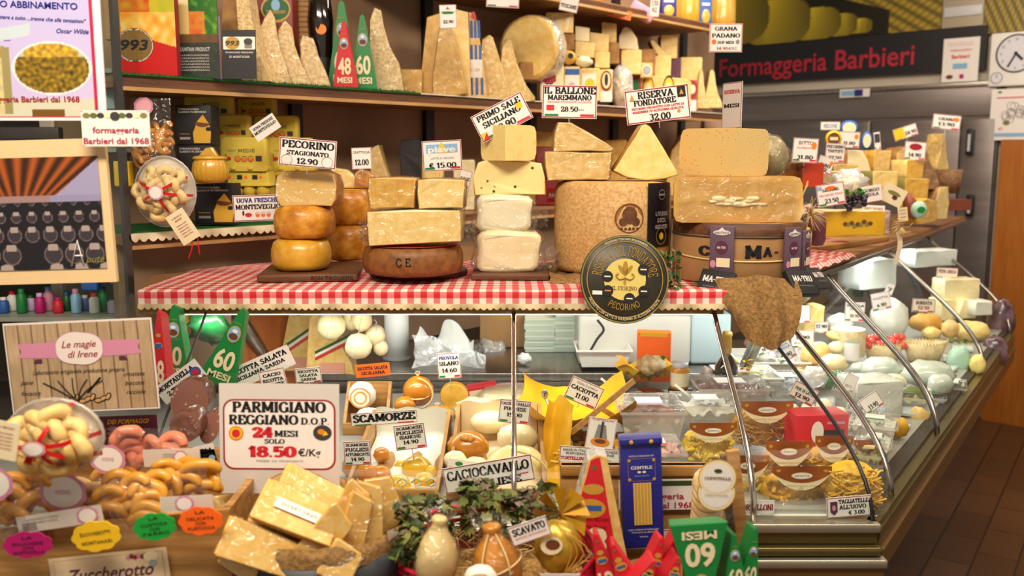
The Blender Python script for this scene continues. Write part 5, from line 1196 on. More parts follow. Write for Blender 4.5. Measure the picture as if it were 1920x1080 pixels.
g = G(); n = 64; prf = [(0,0),(.36,0),(.46,.12),(.5,.32),(.46,.55),(.40,.66)]; vs = []; fs = []
for r_,zf_ in prf:
    for j in range(n): k = r_*w*(1-(.05 if j % 3 == 0 and .1 < zf_ < .6 else 0)); vs.append((k*cos(2*pi*j/n),k*sin(2*pi*j/n),zf_*h))
for i in range(len(prf)-1):
    for j in range(n): a = i*n+j; c = i*n+(j+1) % n; fs.append((a,c,c+n,a+n))
g.add(vs,fs,'ceram',True); g.obj('bowl',t)
g = G().lathe([(w*.40,h*.64),(w*.47,h*.68),(w*.44,h*.74),(w*.34,h*.76)],'ceram',40); g.lathe([(w*.35,h*.73),(0,h*.77)],'brown',30); g.ext([(-w*.28,h*.76),(w*.26,h*.74),(w*.1,h),(-w*.08,h*.98)],-w*.12,w*.1,'ceram',b=.004); g.obj('lid',t)
def f(g,w,h):
    g.ell(-w*.2,-h*.25,w*.07,h*.08,-.001,'red')
    for k in range(3): g.ell(w*(-.02+.11*k),-h*.28,w*.04,h*.07,-.001,'orange',12); g.ring(w*(-.02+.11*k),-h*.24,w*.045,w*.038,-.0008,'grey',12)
    g.rect(w*.33,-h*.4,w*.44,-h*.2,-.001,'ink'); g.ell(-w*.3,-h*.18,w*.02,h*.1,-.001,'ink')
sign(484,390,94,49,2.50,[('UOVA FRESCHE',.80,.17,.84,'navy'),('MONTEVEGLIO',.55,.18,.9,'ink')],'card reading UOVA FRESCHE MONTEVEGLIO leaning on the green felt',roll=-2,flag=False,extra=f,border='dred')
sign(497,239,52,30,2.62,[('UOVA FRESCHE',.75,.17,.84,'ink'),('MONTEVEGLIO',.48,.18,.9,'ink')],'small tilted card about eggs stuck between the yellow cartons',roll=-33,flag=False,border=None)
# biscuits: taralli in bag upper left
mat('bagpink','d9a0b0',.4)
def tor(g,R_,r_,m,n=18,k=9,arc=360,squash=.8,amp=.1,seed=0,X=None):
    pts = [(R_*cos(R(arc*i/n)),R_*sin(R(arc*i/n))*squash,0) for i in range(n if arc == 360 else n+1)]
    g.tube(pts,(lambda t: r_*(1-.35*abs(2*t-1)**3)) if arc < 360 else r_,m,k,closed=arc == 360,X=X); return g
random.seed(11)
def cookies(name,label,group,spots,maker,cat='biscuit',d=None):
    src = None
    for q in spots:
        px,py,dd = q[0],q[1],q[2]; rx,ry,rz = [random.uniform(-a,a) for a in (35,30,60)]; rx += 70
        sc = random.uniform(.88,1.1)
        if src is None: src = maker(); o = one(src,name,label,cat,P(px,py,d=dd),0,group); so = o
        else: o = dup(so,P(px,py,d=dd))
        o.rotation_euler = (R(rx),R(ry),R(rz)); o.scale = (sc,)*3
def mk_tar(): return tor(G(),.022,.0085,'tarallo',arc=300).lump(.002,60)
cookies('tarallo_biscuit','golden brown curved biscuit inside the clear bag at the left end of the wall shelf','brown biscuits in the bag on the wall shelf',[(265+i % 3*22+random.uniform(-5,5),243+i//3*15,2.5+.01*(i % 2)) for i in range(14)],mk_tar)
b = P(290,305,d=2.5); w = 84*S(2.5); h = 118*S(2.5)
t = thing('biscuit_bag','clear bag of brown biscuits with pink round sticker, standing at the shelf end','bag',b)
G().sheet(lambda u,v: ((u-.5)*w*(1-.15*v),-.035*sin(pi*u)*(1-v*.8)-.01+.004*sin(u*19+v*8),v*h*1.0),18,22,'bagfilm').lump(.004,40).obj('film',t)
g = G().ell(-.004,h*.86,.024,.022,-.045,'rose',20,wob=.1); g.ell(-.004,h*.86,.02,.018,-.0455,'pink',20); g.obj('sticker',t)
# plate of sugared biscuits behind dome, red ribbon
def dome(px,py,rx,rz,d,label,spots_n,seed,m,grp,clabel,ribs,tilt=0,hole=True,name='biscuit_tray',sz=1.0):
    s = S(d); W,H = rx*s,rz*s; c = P(px,py,d=d)
    t = thing(name,label,'tray',c)
    g = G(); g.add([(W*cos(2*pi*j/40)*k,.035*1,H*sin(2*pi*j/40)*k) for k in (1.0,) for j in range(40)],[list(range(40))],'ivoryp'); 
    g.tube([(W*1.02*cos(2*pi*j/60)*(1+.012*(j % 2)),.03,H*1.02*sin(2*pi*j/60)*(1+.012*(j % 2))) for j in range(60)],.003,'tray',5,closed=True); g.obj('plate',t)
    n = 14; vs = []; fs = []
    for i in range(n+1):
        for j in range(40):
            k = sin(pi/2*i/n); vs.append((W*k*cos(2*pi*j/40),.03-.055*cos(pi/2*i/n),H*k*sin(2*pi*j/40)))
    for i in range(n):
        for j in range(40): a = i*40+j; b2 = i*40+(j+1) % 40; fs.append((a,a+40,b2+40,b2))
    g = G().add(vs,fs,'wrap',True); g.lump(.003,40); g.obj('film',t)
    random.seed(seed); src = None
    for i in range(spots_n):
        k = math.sqrt((i+.5)/spots_n)*.68; a = i*2.4; q = c+Vector((W*k*cos(a),.008-.012*(1-k),H*k*sin(a)))
        if src is None: gg = tor(G(),.019*sz,.0115*sz,m,arc=360 if hole else 200,squash=.85).lump(.003,50); src = one(gg,'ring_biscuit',clabel,'biscuit',q,0,grp); o = src
        else: o = dup(src,q)
        o.rotation_euler = (R(90+random.uniform(-30,30)),R(random.uniform(-30,30)),R(random.uniform(-60,60)))
    g = G()
    for (x0,z0),(x1,z1) in ribs:
        g.strip([(x0*W,-.026+.05*max(0,math.hypot(x0,z0)-.2),z0*H),((x0+x1)/2*W,-.034+.02*math.hypot(x0+x1,z0+z1)*.5,(z0+z1)/2*H),(x1*W,-.03+.06*math.hypot(x1,z1)**2,z1*H)],(.0035*(abs(z1-z0) > abs(x1-x0)),0,.0035*(abs(z1-z0) <= abs(x1-x0))) ,'ribbon')
    g.obj('ribbon',t); G().ell(0,0,W*.24,H*.2,-.036,'bagpink',20,wob=.1).ell(0,0,W*.2,H*.17,-.037,'paper',20).obj('sticker',t); return t
dome(302,360,56,64,2.40,'round tray of sugared biscuits tied with red ribbon on the lower wall shelf',18,5,'sugar','sugared biscuits on the wall shelf tray','sugared ring biscuit under film on the round tray of the wall shelf',
     [((0,0),(-.98,.42)),((0,0),(.82,.42)),((0,0),(.96,-.12)),((0,0),(-.75,-.35)),((0,0),(.35,-.75))],sz=.92)
o = sign(343,425,38,62,2.36,[('LA MAGIA DI',.84,.05,.6,'dred','i'),('IRENE',.74,.06,.4,'dred','i')]+[('FARINA UOVA',.58-.09*i,.045,.55,'dred','i') for i in range(5)],'hanging cream ingredient tag with red strings below the round biscuit tray',roll=-32,border=None,flag=False,board='cream',name='hang_tag',cat='tag')
one(G().strip([(0,0,.03),(.006,-.004,0),(-.006,-.002,-.03)],(.0016,0,0),'ribbon').strip([(.02,0,.03),(.022,-.004,0),(.024,-.002,-.02)],(.0016,0,0),'ribbon'),'ribbon_ends','two red ribbon ends dangling behind the cream hanging tag','ribbon',P(357,462,d=2.37))
# things glimpsed on the lower wall shelf behind the stacks
def glimpse(px0,py0,px1,name,label,cat,m,ol=BOX_,off=.1,side=None,t=.1,wrap=None,rz=0):
    p = SH((px0+px1)/2,off,ZS1+.001); s = S(p.y); w = (px1-px0)*s; h = P(px0,py0,d=p.y).z-p.z; return hunk(name,label,cat,p,w,h,t,ol,m,side,rz,wrap)
glimpse(694,272,752,'cheese_wedge','tan wedge with a green line on the wall shelf behind the golden block','cheese','pastet',[(0,0),(1,0),(.6,.55),(.3,1),(.05,.95)],wrap='wrap')
glimpse(752,262,790,'dark_cheese','dark-rinded cheese on the wall shelf left of the blue and yellow card','cheese','ink')
glimpse(768,280,830,'cheese_piece','pale half cheese on the wall shelf behind the blue and yellow card','cheese','paste')
glimpse(850,300,890,'cheese_piece','small wrapped cheese on the wall shelf left of the white stack','cheese','pastew',wrap='wrap')
glimpse(985,246,1050,'yellow_cheese','yellow block on the wall shelf behind the white stack','cheese','pastey',off=.2)
glimpse(1005,275,1048,'red_cheese','red-waxed cheese on the wall shelf beside the yellow block','cheese','maroon',off=.08)
glimpse(1128,262,1175,'yellow_cheese','small yellow cheese on the wall shelf behind the sloping wedge','cheese','pastey',off=.2)
glimpse(1245,245,1310,'cheese_wedge','shadowed wedge on the wall shelf right of the big triangular wedge','cheese','pastet',[(0,0),(1,0),(.95,.9),(.6,1),(.2,.7)],off=.15,side='pastey')
glimpse(1317,218,1384,'cardboard_box','tall pinkish cardboard box at the right end of the wall shelf','box',mat('cbox','b89880',.7),off=.1)
def f(g,w,h): g.rect(-w*.3,-h*.1,w*.3,h*.1,-.001,'grey')
sign(1040,366,30,26,2.6,[('ANTI',.5,.4,.8,'paper')],'red card with white lettering seen behind the peppered half cheese',board='red',border=None,flag=False)
sign(870,345,22,50,2.6,[('SALE',.7,.12,.8,'ink'),('9.90',.4,.12,.7,'ink')],'small card half hidden between the pale block and the white stack',roll=12,flag=False)
# ================= right ledge =================
zr = ZL-.004
def onr(px0,py0,px1,py1,name,label,m,side=None,ol=BOX_,t=.1,rz=20,wrap=None,z=None,d=None,cat='cheese',lb=None):
    c = (px0+px1)/2
    if d is None: d = D(c,py1,zr if z is None else z)
    d = min(d,4.9); b,w,h = BX(px0,py0,px1,py1,d=d); return hunk(name,label,cat,b,w,h,t,ol,m,side,rz,wrap,lbl=lb)
# striped cloth
def clr(u,v): q = TS-DA*.02+DA*(.52*u)+(-NA)*(-.03+.30*v); return (q.x,q.y,ZL+.012+.003*sin(u*30)*(1-v)-(.014 if v < .04 else 0))
uvsheet(clr,30,20,gingham('red_gingham_fine',.026,'b82838'),.52,.3,'checked_tablecloth','narrow-striped red checked cloth on the right ledge by the drum','tablecloth')
q = P(1610,462,zr)
g = prism(G(),[q+DA*(-.28)-NA*.02,q+DA*.42-NA*.02,q+DA*.42-NA*.28,q+DA*(-.28)-NA*.28],0,.022,'wood'); g.v = [v for v in g.v]
one(G().box(-.30,0,0,.30,.22,.02,'wood',.003),'wooden_board','light wooden board under the yellow filled cheese on the right ledge','board',P(1606,462,zr),46)
def vein(g,w,h): 
    for i in range(9): random.seed(i+40); g.ell(-w*.05+w*.05*i-w*.1,h*(.4+.2*random.random()),w*.04,h*.09,-.002,'ived' if i % 2 else 'brown',8)
def lbv(o,w,h): g = G(); vein(g,w,h); g.obj('filling',o)
b = P(1600,445,d=3.05); 
onr(1540,396,1662,443,'filled_cheese','bright yellow cut cheese with herb filling on the wooden board',mat('ycut','d9a818',.4,'c8960e',10,coat=.3),'pastew',d=3.02,t=.13,rz=6,lb=lbv)
d0 = 3.35
T_ = [(0,0),(1,0),(.8,.35),(.62,.75),(.5,1),(.36,.97),(.25,.5)]
for a in [
 (1452,305,1500,352,'cheese_piece','brown-rinded block behind the corner drum on the right ledge','rindb','rindb',BOX_,3.0,None),
 (1500,305,1548,352,'red_cheese','red-waxed cheese block below the 31.80 card',mat('redwax','b83a1c',.4),'brown',BOX_,3.0,None),
 (1583,282,1640,322,'cheese_wedge','white-pasted wedge standing behind the front cheeses of the right ledge','pastew','rindt',[(0,0),(1,0),(.8,.6),(.6,1),(.0,1)],3.9,None),
 (1558,308,1612,345,'cheese_piece','greyish half cheese with dark rind under the PECORINO card','pastet','ived',BOX_,3.6,None),
 (1634,282,1673,322,'cheese_piece','dull yellow block at the back of the right ledge','pastet','pastey',BOX_,4.3,None),
 (1630,321,1688,362,'cheese_piece','speckled pale cheese with grey rind in the middle of the right ledge','paste','ived',BOX_,3.7,None),
 (1674,274,1720,340,'cheese_wedge','broad tan wedge left of the small golden cube','pastet','rindt',[(.1,0),(1,0),(.9,1),(.3,.95),(0,.8)],4.35,None),
 (1712,280,1768,356,'cheese_wedge','brown-rinded wedge sloping right behind the golden cube','rindt','rindb',[(0,0),(1,0),(.9,.3),(.5,.7),(.3,1),(0,.95)],4.3,'wrap'),
 (1695,300,1735,336,'cheese_cube','golden cut cube under the 14.90 card on the right ledge','pastey','paste',BOX_,4.1,None),
 (1690,335,1746,376,'cheese_piece','large yellow-green cheese block under the golden cube','pastey','ived',BOX_,4.0,None),
 (1750,250,1784,322,'cheese_wedge','pointed parmesan wedge at the far end of the right ledge','parm','parm',T_,4.6,'wrap'),
 (1714,372,1762,421,'yellow_cheese','bright yellow wrapped cheese near the end of the right ledge','pastey','yellowp',[(0,.1),(.2,0),(1,.1),(.9,.9),(.4,1),(.05,.8)],3.75,'wrap'),
 (1746,350,1782,412,'cheese_piece','cream rounded cheese standing beside the bright yellow one','paste','rindt',[(.1,0),(.9,0),(1,.5),(.85,1),(.3,.98),(0,.5)],4.3,'wrap'),
 (1628,395,1672,440,'salami_pack','pinkish patterned pack lying right of the yellow filled cheese',mat('pinkpk','b88878',.5,'ddc8b8',40),'rose',BOX_,3.2,'wrap'),
 (1568,322,1600,345,'wrapped_cheese','small film-wrapped cheese under the speckled white wedge','pastew','pastew',BOX_,3.45,'wrap')]:
    onr(*a[:4],a[4],a[5],a[6],a[7],a[8],d=a[9],wrap=a[10])
p = P(1778,362,d=4.55); g = G(); w = 46*S(4.55); h = 44*S(4.55)
g.lathe([(0,0),(w*.4,0),(w*.5,h),(w*.47,h),(w*.38,.01),(0,.01)],mat('wick','6a4a30',.7,'8a6540',60,bump=.8),20); one(g,'wicker_basket','small brown wicker basket under the pointed wedge at the far end','basket',p)
G_ = one(G().box(-.1,0,0,.1,.12,.05,mat('rustb','7a3a26',.5)),'brown_crate','low reddish brown crate at the far end of the right ledge','crate',P(1790,395,d=4.35),20)
# plastic bag, round red cheese, sausage loaf, grapes, cards
p = P(1598,366,d=3.4); t = thing('bagged_cheese','milky plastic bag of white cheese behind the grapes','cheese',p); G().ball((0,.03,.035),(.05,.04,.03),'mozz').obj('cheese',t); G().ball((0,.03,.045),(.062,.045,.045),'milky',18,12,amp=.5,fr=16).lump(.008,40).obj('plastic_bag',t)
one(G().ball((0,0,.035),(.028,.03,.055),mat('redr','9a4a30',.4,'5a4a40',9),amp=.1),'round_cheese','dark red round cheese leaning by the yellow-green block','cheese',P(1712,402,d=3.75),0,ry=-20)
one(G().ball((0,0,.03),(.055,.04,.032),mat('liv','b58a72',.4,'9a6a58',9,coat=.4),amp=.15),'sausage_loaf','pinkish brown loaf lying above the white flower card','sausage',P(1640,382,d=3.45))
one(G().ball((0,0,.03),(.03,.02,.032),'tea').ell(0,.03,.015,.012,-.021,'green'),'green_round','small pack with round green label near the end of the right ledge','pack',P(1722,408,d=3.5))
random.seed(8)
g = G().ball((0,0,0),.0105,'grape',10,7); src = None
for i in range(22):
    px,py = 1584+random.random()*38,364+random.random()*22; q = P(px,py+ (6 if px < 1595 else 0),d=2.99+random.random()*.05)
    if src is None: src = one(g,'black_grape','black grape of the bunch lying on the yellow filled cheese','grape',q,0,'black grapes on the filled cheese')
    else: dup(src,q)
one(leaves(G(),16,((-.03,.03),(-.01,.01),(-.005,.01)),.014,['lgreen','leaf'],9),'grape_leaves','green leaves on the bunch of black grapes','leaves',P(1603,362,d=3.0))
def f(g,w,h): g.ell(0,h*.1,w*.3,h*.12,-.001,'ived'); g.ell(w*.1,-h*.1,w*.12,h*.12,-.001,'plum')
sign(1675,366,44,34,3.35,[],'white card with herb drawing leaning on the sausage loaf',roll=25,flag=False,border=None,extra=f,board='cream')
sign(1634,363,38,30,3.3,[('GORGO',.72,.2,.8,'ink'),('NZOLA',.45,.2,.7,'plum')],'small purple and white card above the grapes right side',roll=-10,flag=False,border=None)
def f(g,w,h): g.rect(-w*.46,h*.25,-w*.3,h*.42,-.001,'lblue'); g.ell(0,h*.3,w*.2,h*.08,-.001,'orange'); 
sign(1558,365,52,42,2.95,[('SALAME',.72,.12,.6,'ink'),('PECORINO STAG',.5,.08,.86,'red','n'),('23.50',.24,.2,.5,'ink')],'price card reading 23.50 with orange sausage picture by the grapes',roll=-10,extra=f)
def f(g,w,h): g.ell(w*.33,h*.2,w*.1,h*.15,-.001,'oj')
sign(1510,282,47,45,2.95,[('BITTO',.8,.14,.6,'ink','n'),('ALPEGGIO',.6,.07,.7,'red','n'),('31.80',.22,.16,.66,'ink')],'price card reading 31.80 above the red-waxed cheese',roll=3,pin=6,extra=f)
sign(1547,310,30,32,3.05,[('9.80',.5,.2,.7,'ink'),('12',.25,.2,.4,'ink')],'tilted small price card right of the 31.80 card',roll=18,extra=f,pin=10)
sign(1566,287,36,36,3.4,[('PECORINO',.82,.15,.9,'ink'),('TARTUFO',.6,.15,.8,'ink'),('27.50',.28,.14,.7,'ink')],'price card reading PECORINO TARTUFO in the middle of the right ledge',roll=3,pin=8)
sign(1592,262,40,30,3.8,[('31.80',.3,.2,.6,'ink')],'blank-topped price card above the white-pasted wedge',roll=3,pin=10,extra=f)
sign(1557,236,36,15,3.9,[('REGIONE',.5,.45,.7,'blue','n')],'low blue and white plate at the back of the right ledge',border='grey',flag=False)
sign(1698,248,44,22,4.3,[('24.90',.4,.3,.5,'ink','s',.2)],'tilted yellow and white flag card above the golden cube',roll=-18,pin=14,extra=lambda g,w,h: g.rect(-w*.48,-h*.4,-w*.05,h*.45,-.001,'yellow'))
sign(1716,283,40,34,4.1,[('14.90',.28,.2,.6,'ink')],'price card with red oval logo above the golden cube',roll=4,pin=8,extra=lambda g,w,h: g.ell(0,h*.22,w*.3,h*.18,-.001,'dred'))
sign(1775,229,52,27,4.5,[('GRANA',.7,.2,.6,'ink'),('13.90',.35,.24,.6,'ink')],'wide price card above the pointed wedge before the steel door',roll=5,pin=30,extra=f)
def disc(px,py,rx,rz,d,name,label,m1,m2,m3=None,rz_=0):
    s = S(d); g = G(); g.lathe([(0,-.004),(rx*s,-.004),(rx*s,.004),(0,.004)],m1,24,Matrix.Rotation(R(90),4,'X') @ Matrix.Diagonal((1,rz/rx,1,1))); g.ell(0,0,rx*s*.75,rz*s*.75,-.0045,m2,20)
    if m3: g.rect(-rx*s*.5,-rz*s*.2,rx*s*.5,rz*s*.2,-.005,m3)
    return one(g,name,label,'sign',P(px,py,d=d),rz_)
disc(1563,260,15,15,3.6,'round_sign','small brown and yellow scalloped sign on the right ledge','yellow','brown','cream')
disc(1592,240,17,14,4.1,'round_sign','round sign with blue top above the blank-topped card','blue','cream')
disc(1625,264,10,17,4.0,'oval_sign','blue-edged oval sign right of the blank-topped card','blue','cream')
sign(1645,264,12,32,4.1,[('S',.7,.3,.8,'ink')],'narrow dark picture card standing on the dull yellow block',extra=lambda g,w,h: g.rect(-w*.4,-h*.1,w*.4,h*.4,-.001,'dgrey'),roll=-8)
sign(1638,392,42,14,3.1,[('PECORINO',.5,.4,.8,'dred','n')],'strip label lying right of the grapes',border=None,flag=False,roll=2)
sign(1512,392,24,16,2.9,[('3',.5,.5,.4,'red')],'tiny red and white card left of the yellow filled cheese',roll=-20,flag=False)
# salami bundle, straw bow, hanging tag
one(G().lathe([(0,0),(.02,.004),(.026,.02),(.026,.075),(.018,.095),(0,.1)],mat('salam','5a2430',.5,'7a4450',30,bump=.5),16),'salami','dark purple salami standing right of the kraft drum','salami',P(1530,462,d=2.72))
g = G(); random.seed(4)
for i in range(46):
    a = random.uniform(0,6.3); L_ = random.uniform(.02,.055); g.tube([(0,0,0),(L_*.5*cos(a),random.uniform(-.01,.01),L_*.6*sin(a)+.01),(L_*cos(a),random.uniform(-.02,.01),L_*sin(a))],.0009,'straw2',3)
for k in range(7): g.tube([(-.035+.002*k,0,.0+.003*k),(-.03,-.01,.05),(-.012,0,.085+.002*k)],.0014,'straw2',4,sm=3)
one(g,'straw_bow','loose straw raffia bow tied at the right of the golden half wheel','raffia',P(1520,405,d=2.6))
for i in range(3):
    g = G().strip([(0,0,0),(.01,-.003,-.05),(-.002,-.002,-.11)],(.008,0,0),mat('tagp','d9c3a8',.6),sm=4) if i == 0 else tor(G(),.012,.002,'twine')
    if i == 0: one(g,'ribbon_tag','printed paper ribbon hanging down over the right ledge rail','ribbon',P(1683,430,d=2.98))
g = G(); random.seed(6)
for i in range(24): a = random.uniform(0,6.3); g.tube([(0,0,0),(.02*cos(a),-.01,.02*sin(a)),(.035*cos(a+.4),-.006,.03*sin(a+.4))],.0012,'straw2',3)
one(g,'raffia_bow','pale raffia bow above the hanging printed ribbon','raffia',P(1690,425,d=2.97))
sign(1693,402,18,26,2.98,words_(3,3,.1,.7,(.8,.3)),'small pink paper tag above the raffia bow',roll=-8,flag=False,border=None,board='beige')
for i,(x,y) in enumerate(((1540,448),(1558,451),(1576,454))): one(G().ball((0,0,0),(.035,.008,.005),'dred' if i != 1 else 'rose',12,8),'snack_stick',('red snack stick lying left on the striped cloth','pink snack stick lying between two red ones','red snack stick nearest the wooden board')[i],'snack stick',P(x,y,zr+.02),-10+i*8)
one(G().lathe([(0,0),(.012,0),(.014,.05),(.006,.065),(0,.066)],'yellow',12),'yellow_bottle','small yellow bottle standing behind the purple packs','bottle',P(1512,470,d=2.62))

# ================= inside the display cases =================
mat('liner','d9d8ce',.5); mat('bluegrey','9fb2bd',.4); mat('ricotta','f6f4ea',.5,'e4e6dc',20,bump=.3,bs=40,coat=.2)
mat('paperroll','f0efe8',.6); mat('meat','5a3428',.5,'8a5a48',18,coat=.3); mat('greens','7a8a3a',.6,'b8b878',60); mat('cakeb','b98a50',.7,'ead8b0',40)
def blob(px0,py0,px1,py1,d,m,name,label,cat='cheese',dy=.8,amp=.08,grp=None,fn=None,seed=0,sub=None,rz=0,ry=0):
    s = S(d); c = P((px0+px1)/2,(py0+py1)/2,d=d); a,b = (px1-px0)*s/2,(py1-py0)*s/2
    g = G().ball((0,0,0),(a,a*dy,b),m,18,12,amp=amp,seed=seed)
    if not fn: return one(g,name,label,cat,c,rz,grp,ry=ry)
    t = thing(name,label,cat,c,rz,grp,ry=ry); g.obj(sub or 'cheese',t); fn(t,a,b); return t
def knotted(t,a,b):
    g = G(); g.tube([(a*1.0*cos(q),-a*.82*abs(cos(q*.5))-.001,b*sin(q)) for q in [R(d_) for d_ in range(-80,100,12)]],.0022,'twine',5); g.tube([(-a*.95,-a*.2,-b*.2),(-a*.3,-a*.82,-b*.35),(a*.5,-a*.72,-b*.3),(a*.95,-a*.1,0)],.0022,'twine',5,sm=3)
    g.tube([(0,0,b),(-.006,0,b*1.25),(.004,0,b*1.3),(.001,0,b)],.002,'twine',5,sm=3); g.obj('twine',t)
def crate(px0,px1,pyf,df,dp,hf,hb,name,label,m='wood',z=ZD,liner=None,cat='crate',yaw=0):
    w = (px1-px0)*S(df); c = P((px0+px1)/2,pyf,d=df); t = thing(name,label,cat,(c.x,df,z+.001),yaw)
    G().box(-w/2,0,0,w/2,.008,hf,m,.001).obj('front_board',t); G().box(-w/2,dp-.008,0,w/2,dp,hb,m,.001).obj('back_board',t)
    for sx in (-1,1):
        x0,x1 = sorted((sx*w/2,sx*(w/2-.008))); g = G(); g.add([(x0,.008,0),(x1,.008,0),(x0,dp-.008,0),(x1,dp-.008,0),(x0,.008,hf),(x1,.008,hf),(x0,dp-.008,hb),(x1,dp-.008,hb)],[(0,2,3,1),(4,5,7,6),(0,1,5,4),(2,6,7,3),(0,4,6,2),(1,3,7,5)],m); g.obj('side_board',t)
    G().box(-w/2+.008,.008,0,w/2-.008,dp-.008,.004,m).obj('bottom',t)
    if liner: G().sheet(lambda u,v: ((u-.5)*(w-.02),.012+(dp-.03)*min(1,v*1.6),.006+.003*sin(u*17)+(max(0,v-.62)/.38)*(hb+.0)+.003*sin(v*14)),20,14,liner).obj('liner',t)
    return t,w
def tray(px0,py0,px1,py1,d,label,fill='meat',dp=.12,m='tray',rz=0,lid=True,card=None,name='plastic_tray',h=.05,hump=.01):
    w = (px1-px0)*S(d); c = P((px0+px1)/2,py1,d=d); t = thing(name,label,'tray',c,rz); g = G()
    def rg(x,y0,y1,z): return [(-x,y0,z),(x,y0,z),(x,y1,z),(-x,y1,z)]
    k = w/2; r_ = rg(k*.8,.012,dp-.012,0)+rg(k*.97,.0,dp,h)+rg(k*1.02,-.006,dp+.006,h)+rg(k*1.02,-.006,dp+.006,h-.005)
    fs = [(0,3,2,1)]+[(q*4+i,q*4+(i+1) % 4,q*4+4+(i+1) % 4,q*4+4+i) for q in range(3) for i in range(4)]; g.add(r_,fs,m); g.obj('tub',t)
    G().sheet(lambda u,v: ((u-.5)*w*.86,.012+v*(dp-.024),h*.55+hump*noise.noise(Vector((u*7+px0,v*6,2)))*2),18,12,fill).obj('filling',t)
    if lid: G().sheet(lambda u,v: ((u-.5)*w*.98,v*dp,h+.001+.0025*noise.noise(Vector((u*9+px0,v*9,5)))),14,10,'wrap').obj('lid_film',t)
    if card: g = G().box(-w*.2,dp*.3,h+.004,w*.2,dp*.7,h+.005,'paper'); g.box(-w*.2,dp*.3,h+.0052,w*.2,dp*.38,h+.006,card); g.obj('sticker',t)
    return t
# --- wooden trays and scamorza crate
crate(640,728,780,2.28,.10,.03,.115,'wooden_tray','wooden tray corner holding the orange-swirled ricotta',liner=None)
def swirl(t,a,b):
    g = G()
    for k,m in ((.72,'paste_o'),(.62,'ricotta'),(.46,'pastey'),(.34,'ricotta')): g.ell(0,0,a*k,b*k,-a*.78-.002*(1-k),m,26,wob=.05)
    for i in range(8): random.seed(i); g.ell(a*random.uniform(-.3,.3),b*random.uniform(-.3,.3),a*.06,b*.05,-a*.80,('leaf','ived')[i % 2],6)
    g.obj('orange_swirl',t)
blob(652,714,706,768,2.34,'ricotta','decorated_ricotta','round white ricotta with orange swirl on top in the wooden tray',dy=.75,fn=swirl)
blob(668,764,716,790,2.26,'ricotta','decorated_ricotta','second white ricotta half hidden behind the SCAMORZE card',dy=.75,fn=swirl)
crate(640,826,925,1.83,.42,.022,.075,'wooden_crate','wooden crate with white liner holding yellow scamorza cheeses',liner='liner')
crate(832,1030,928,1.83,.42,.022,.09,'wooden_crate','wooden crate of caciocavallo cheeses left of the glass post',liner='beige')
SC1 = 'smoked scamorza cheeses in the crate'; SC2 = 'white scamorza cheeses in the crate'
sm = [(640,850,690,900,1.98,'leftmost smoked amber scamorza in the crate'),(668,868,708,908,1.92,'smoked amber scamorza under the AFFUMICATE card'),(690,872,735,908,1.94,'smoked amber scamorza with a green stalk mark beside a white tie'),(700,838,732,868,2.05,'small smoked scamorza at the back of the crate'),(640,900,672,924,1.9,'smoked scamorza at the lower left behind the parmesan wedges')]
for i,(a,b,c,e,d,lb) in enumerate(sm): blob(a,b,c,e,d,'smoke','smoked_scamorza',lb,grp=SC1,seed=i,amp=.15)
ys = [(752,854,810,902,1.98,'large yellow scamorza at the right back of the crate'),(722,890,772,928,1.9,'yellow scamorza in the front row left of two'),(774,884,816,920,1.9,'yellow scamorza in the front row beside the crate wall'),(748,912,790,936,1.86,'yellow scamorza lowest at the crate front'),(700,905,730,930,1.87,'yellow scamorza next to the white twine loops'),(738,862,766,892,2.03,'small yellow scamorza between the smoked ones and the large yellow one'),(796,872,822,900,1.96,'yellow scamorza pressed against the right crate wall')]
for i,(a,b,c,e,d,lb) in enumerate(ys): blob(a,b,c,e,d,'scam','yellow_scamorza',lb,grp=SC2,seed=i+9,amp=.15)
g = G(); 
for k in range(5): g.tube([(.03*k,0,0),(.03*k+.012,-.006,.012),(.03*k+.02,0,.0),(.03*k+.008,-.004,-.006)],.0022,'liner',5,sm=3)
one(g,'white_twine','looped white twine lying on the front scamorza cheeses','twine',P(690,905,d=1.86))
# caciocavallo crate
def crown(t,a,b):
    g = G()
    for k in range(7): q = k*.9; g.ball((a*.22*cos(q),-a*.5+a*.1*sin(q),b*.78+b*.06*sin(q*2)),(a*.16,a*.14,b*.16),'smoke',8,6)
    g.obj('knot',t)
blob(836,808,918,868,2.05,'smoke','smoked_caciocavallo','large smoked caciocavallo with ruffled knot in the crate',fn=crown,amp=.1)
blob(830,844,876,882,1.98,'mozz','white_cheese','cream round cheese below the large smoked caciocavallo',fn=lambda t,a,b: None)
blob(862,855,920,905,1.95,'pastew','white_cheese','cream pear-shaped cheese behind the green-logo paper')
blob(905,832,1030,925,1.98,mat('cacio','f3e6a8',.35,'e8d48a',14,coat=.6,bump=.4,bs=18),'caciocavallo','large pale yellow caciocavallo in netting beside the glass post',fn=knotted,dy=.6)
blob(930,792,1010,850,2.12,'mozz','caciocavallo','pale caciocavallo neck rising behind the large netted one')
blob(880,770,960,812,2.2,'pastew','caciocavallo','long pale cheese lying at the back of the caciocavallo crate')
sign(873,885,74,46,1.93,[('NATURA',.62,.1,.5,'grey','n')],'white paper bag sheet with green logo on the caciocavallo',roll=8,border=None,flag=False,extra=lambda g,w,h: g.ell(-w*.2,h*.32,w*.1,h*.1,-.001,'green'),name='paper_sheet',cat='paper')
blob(850,745,935,800,2.3,'pastew','cheese_piece','white draped cheese behind the caciocavallo crate',amp=.3)
b,w,h = BX(878,745,1026,800,d=2.36); hunk('cheese_block','large cream cheese loaf behind the CACIOCAVALLO PUGLIESE card','cheese',b,w,h,.14,[(0,0),(1,0),(1,.8),(.93,.97),(.5,1),(.2,.9),(0,.4)],'paste','pastew',0,'wrap')
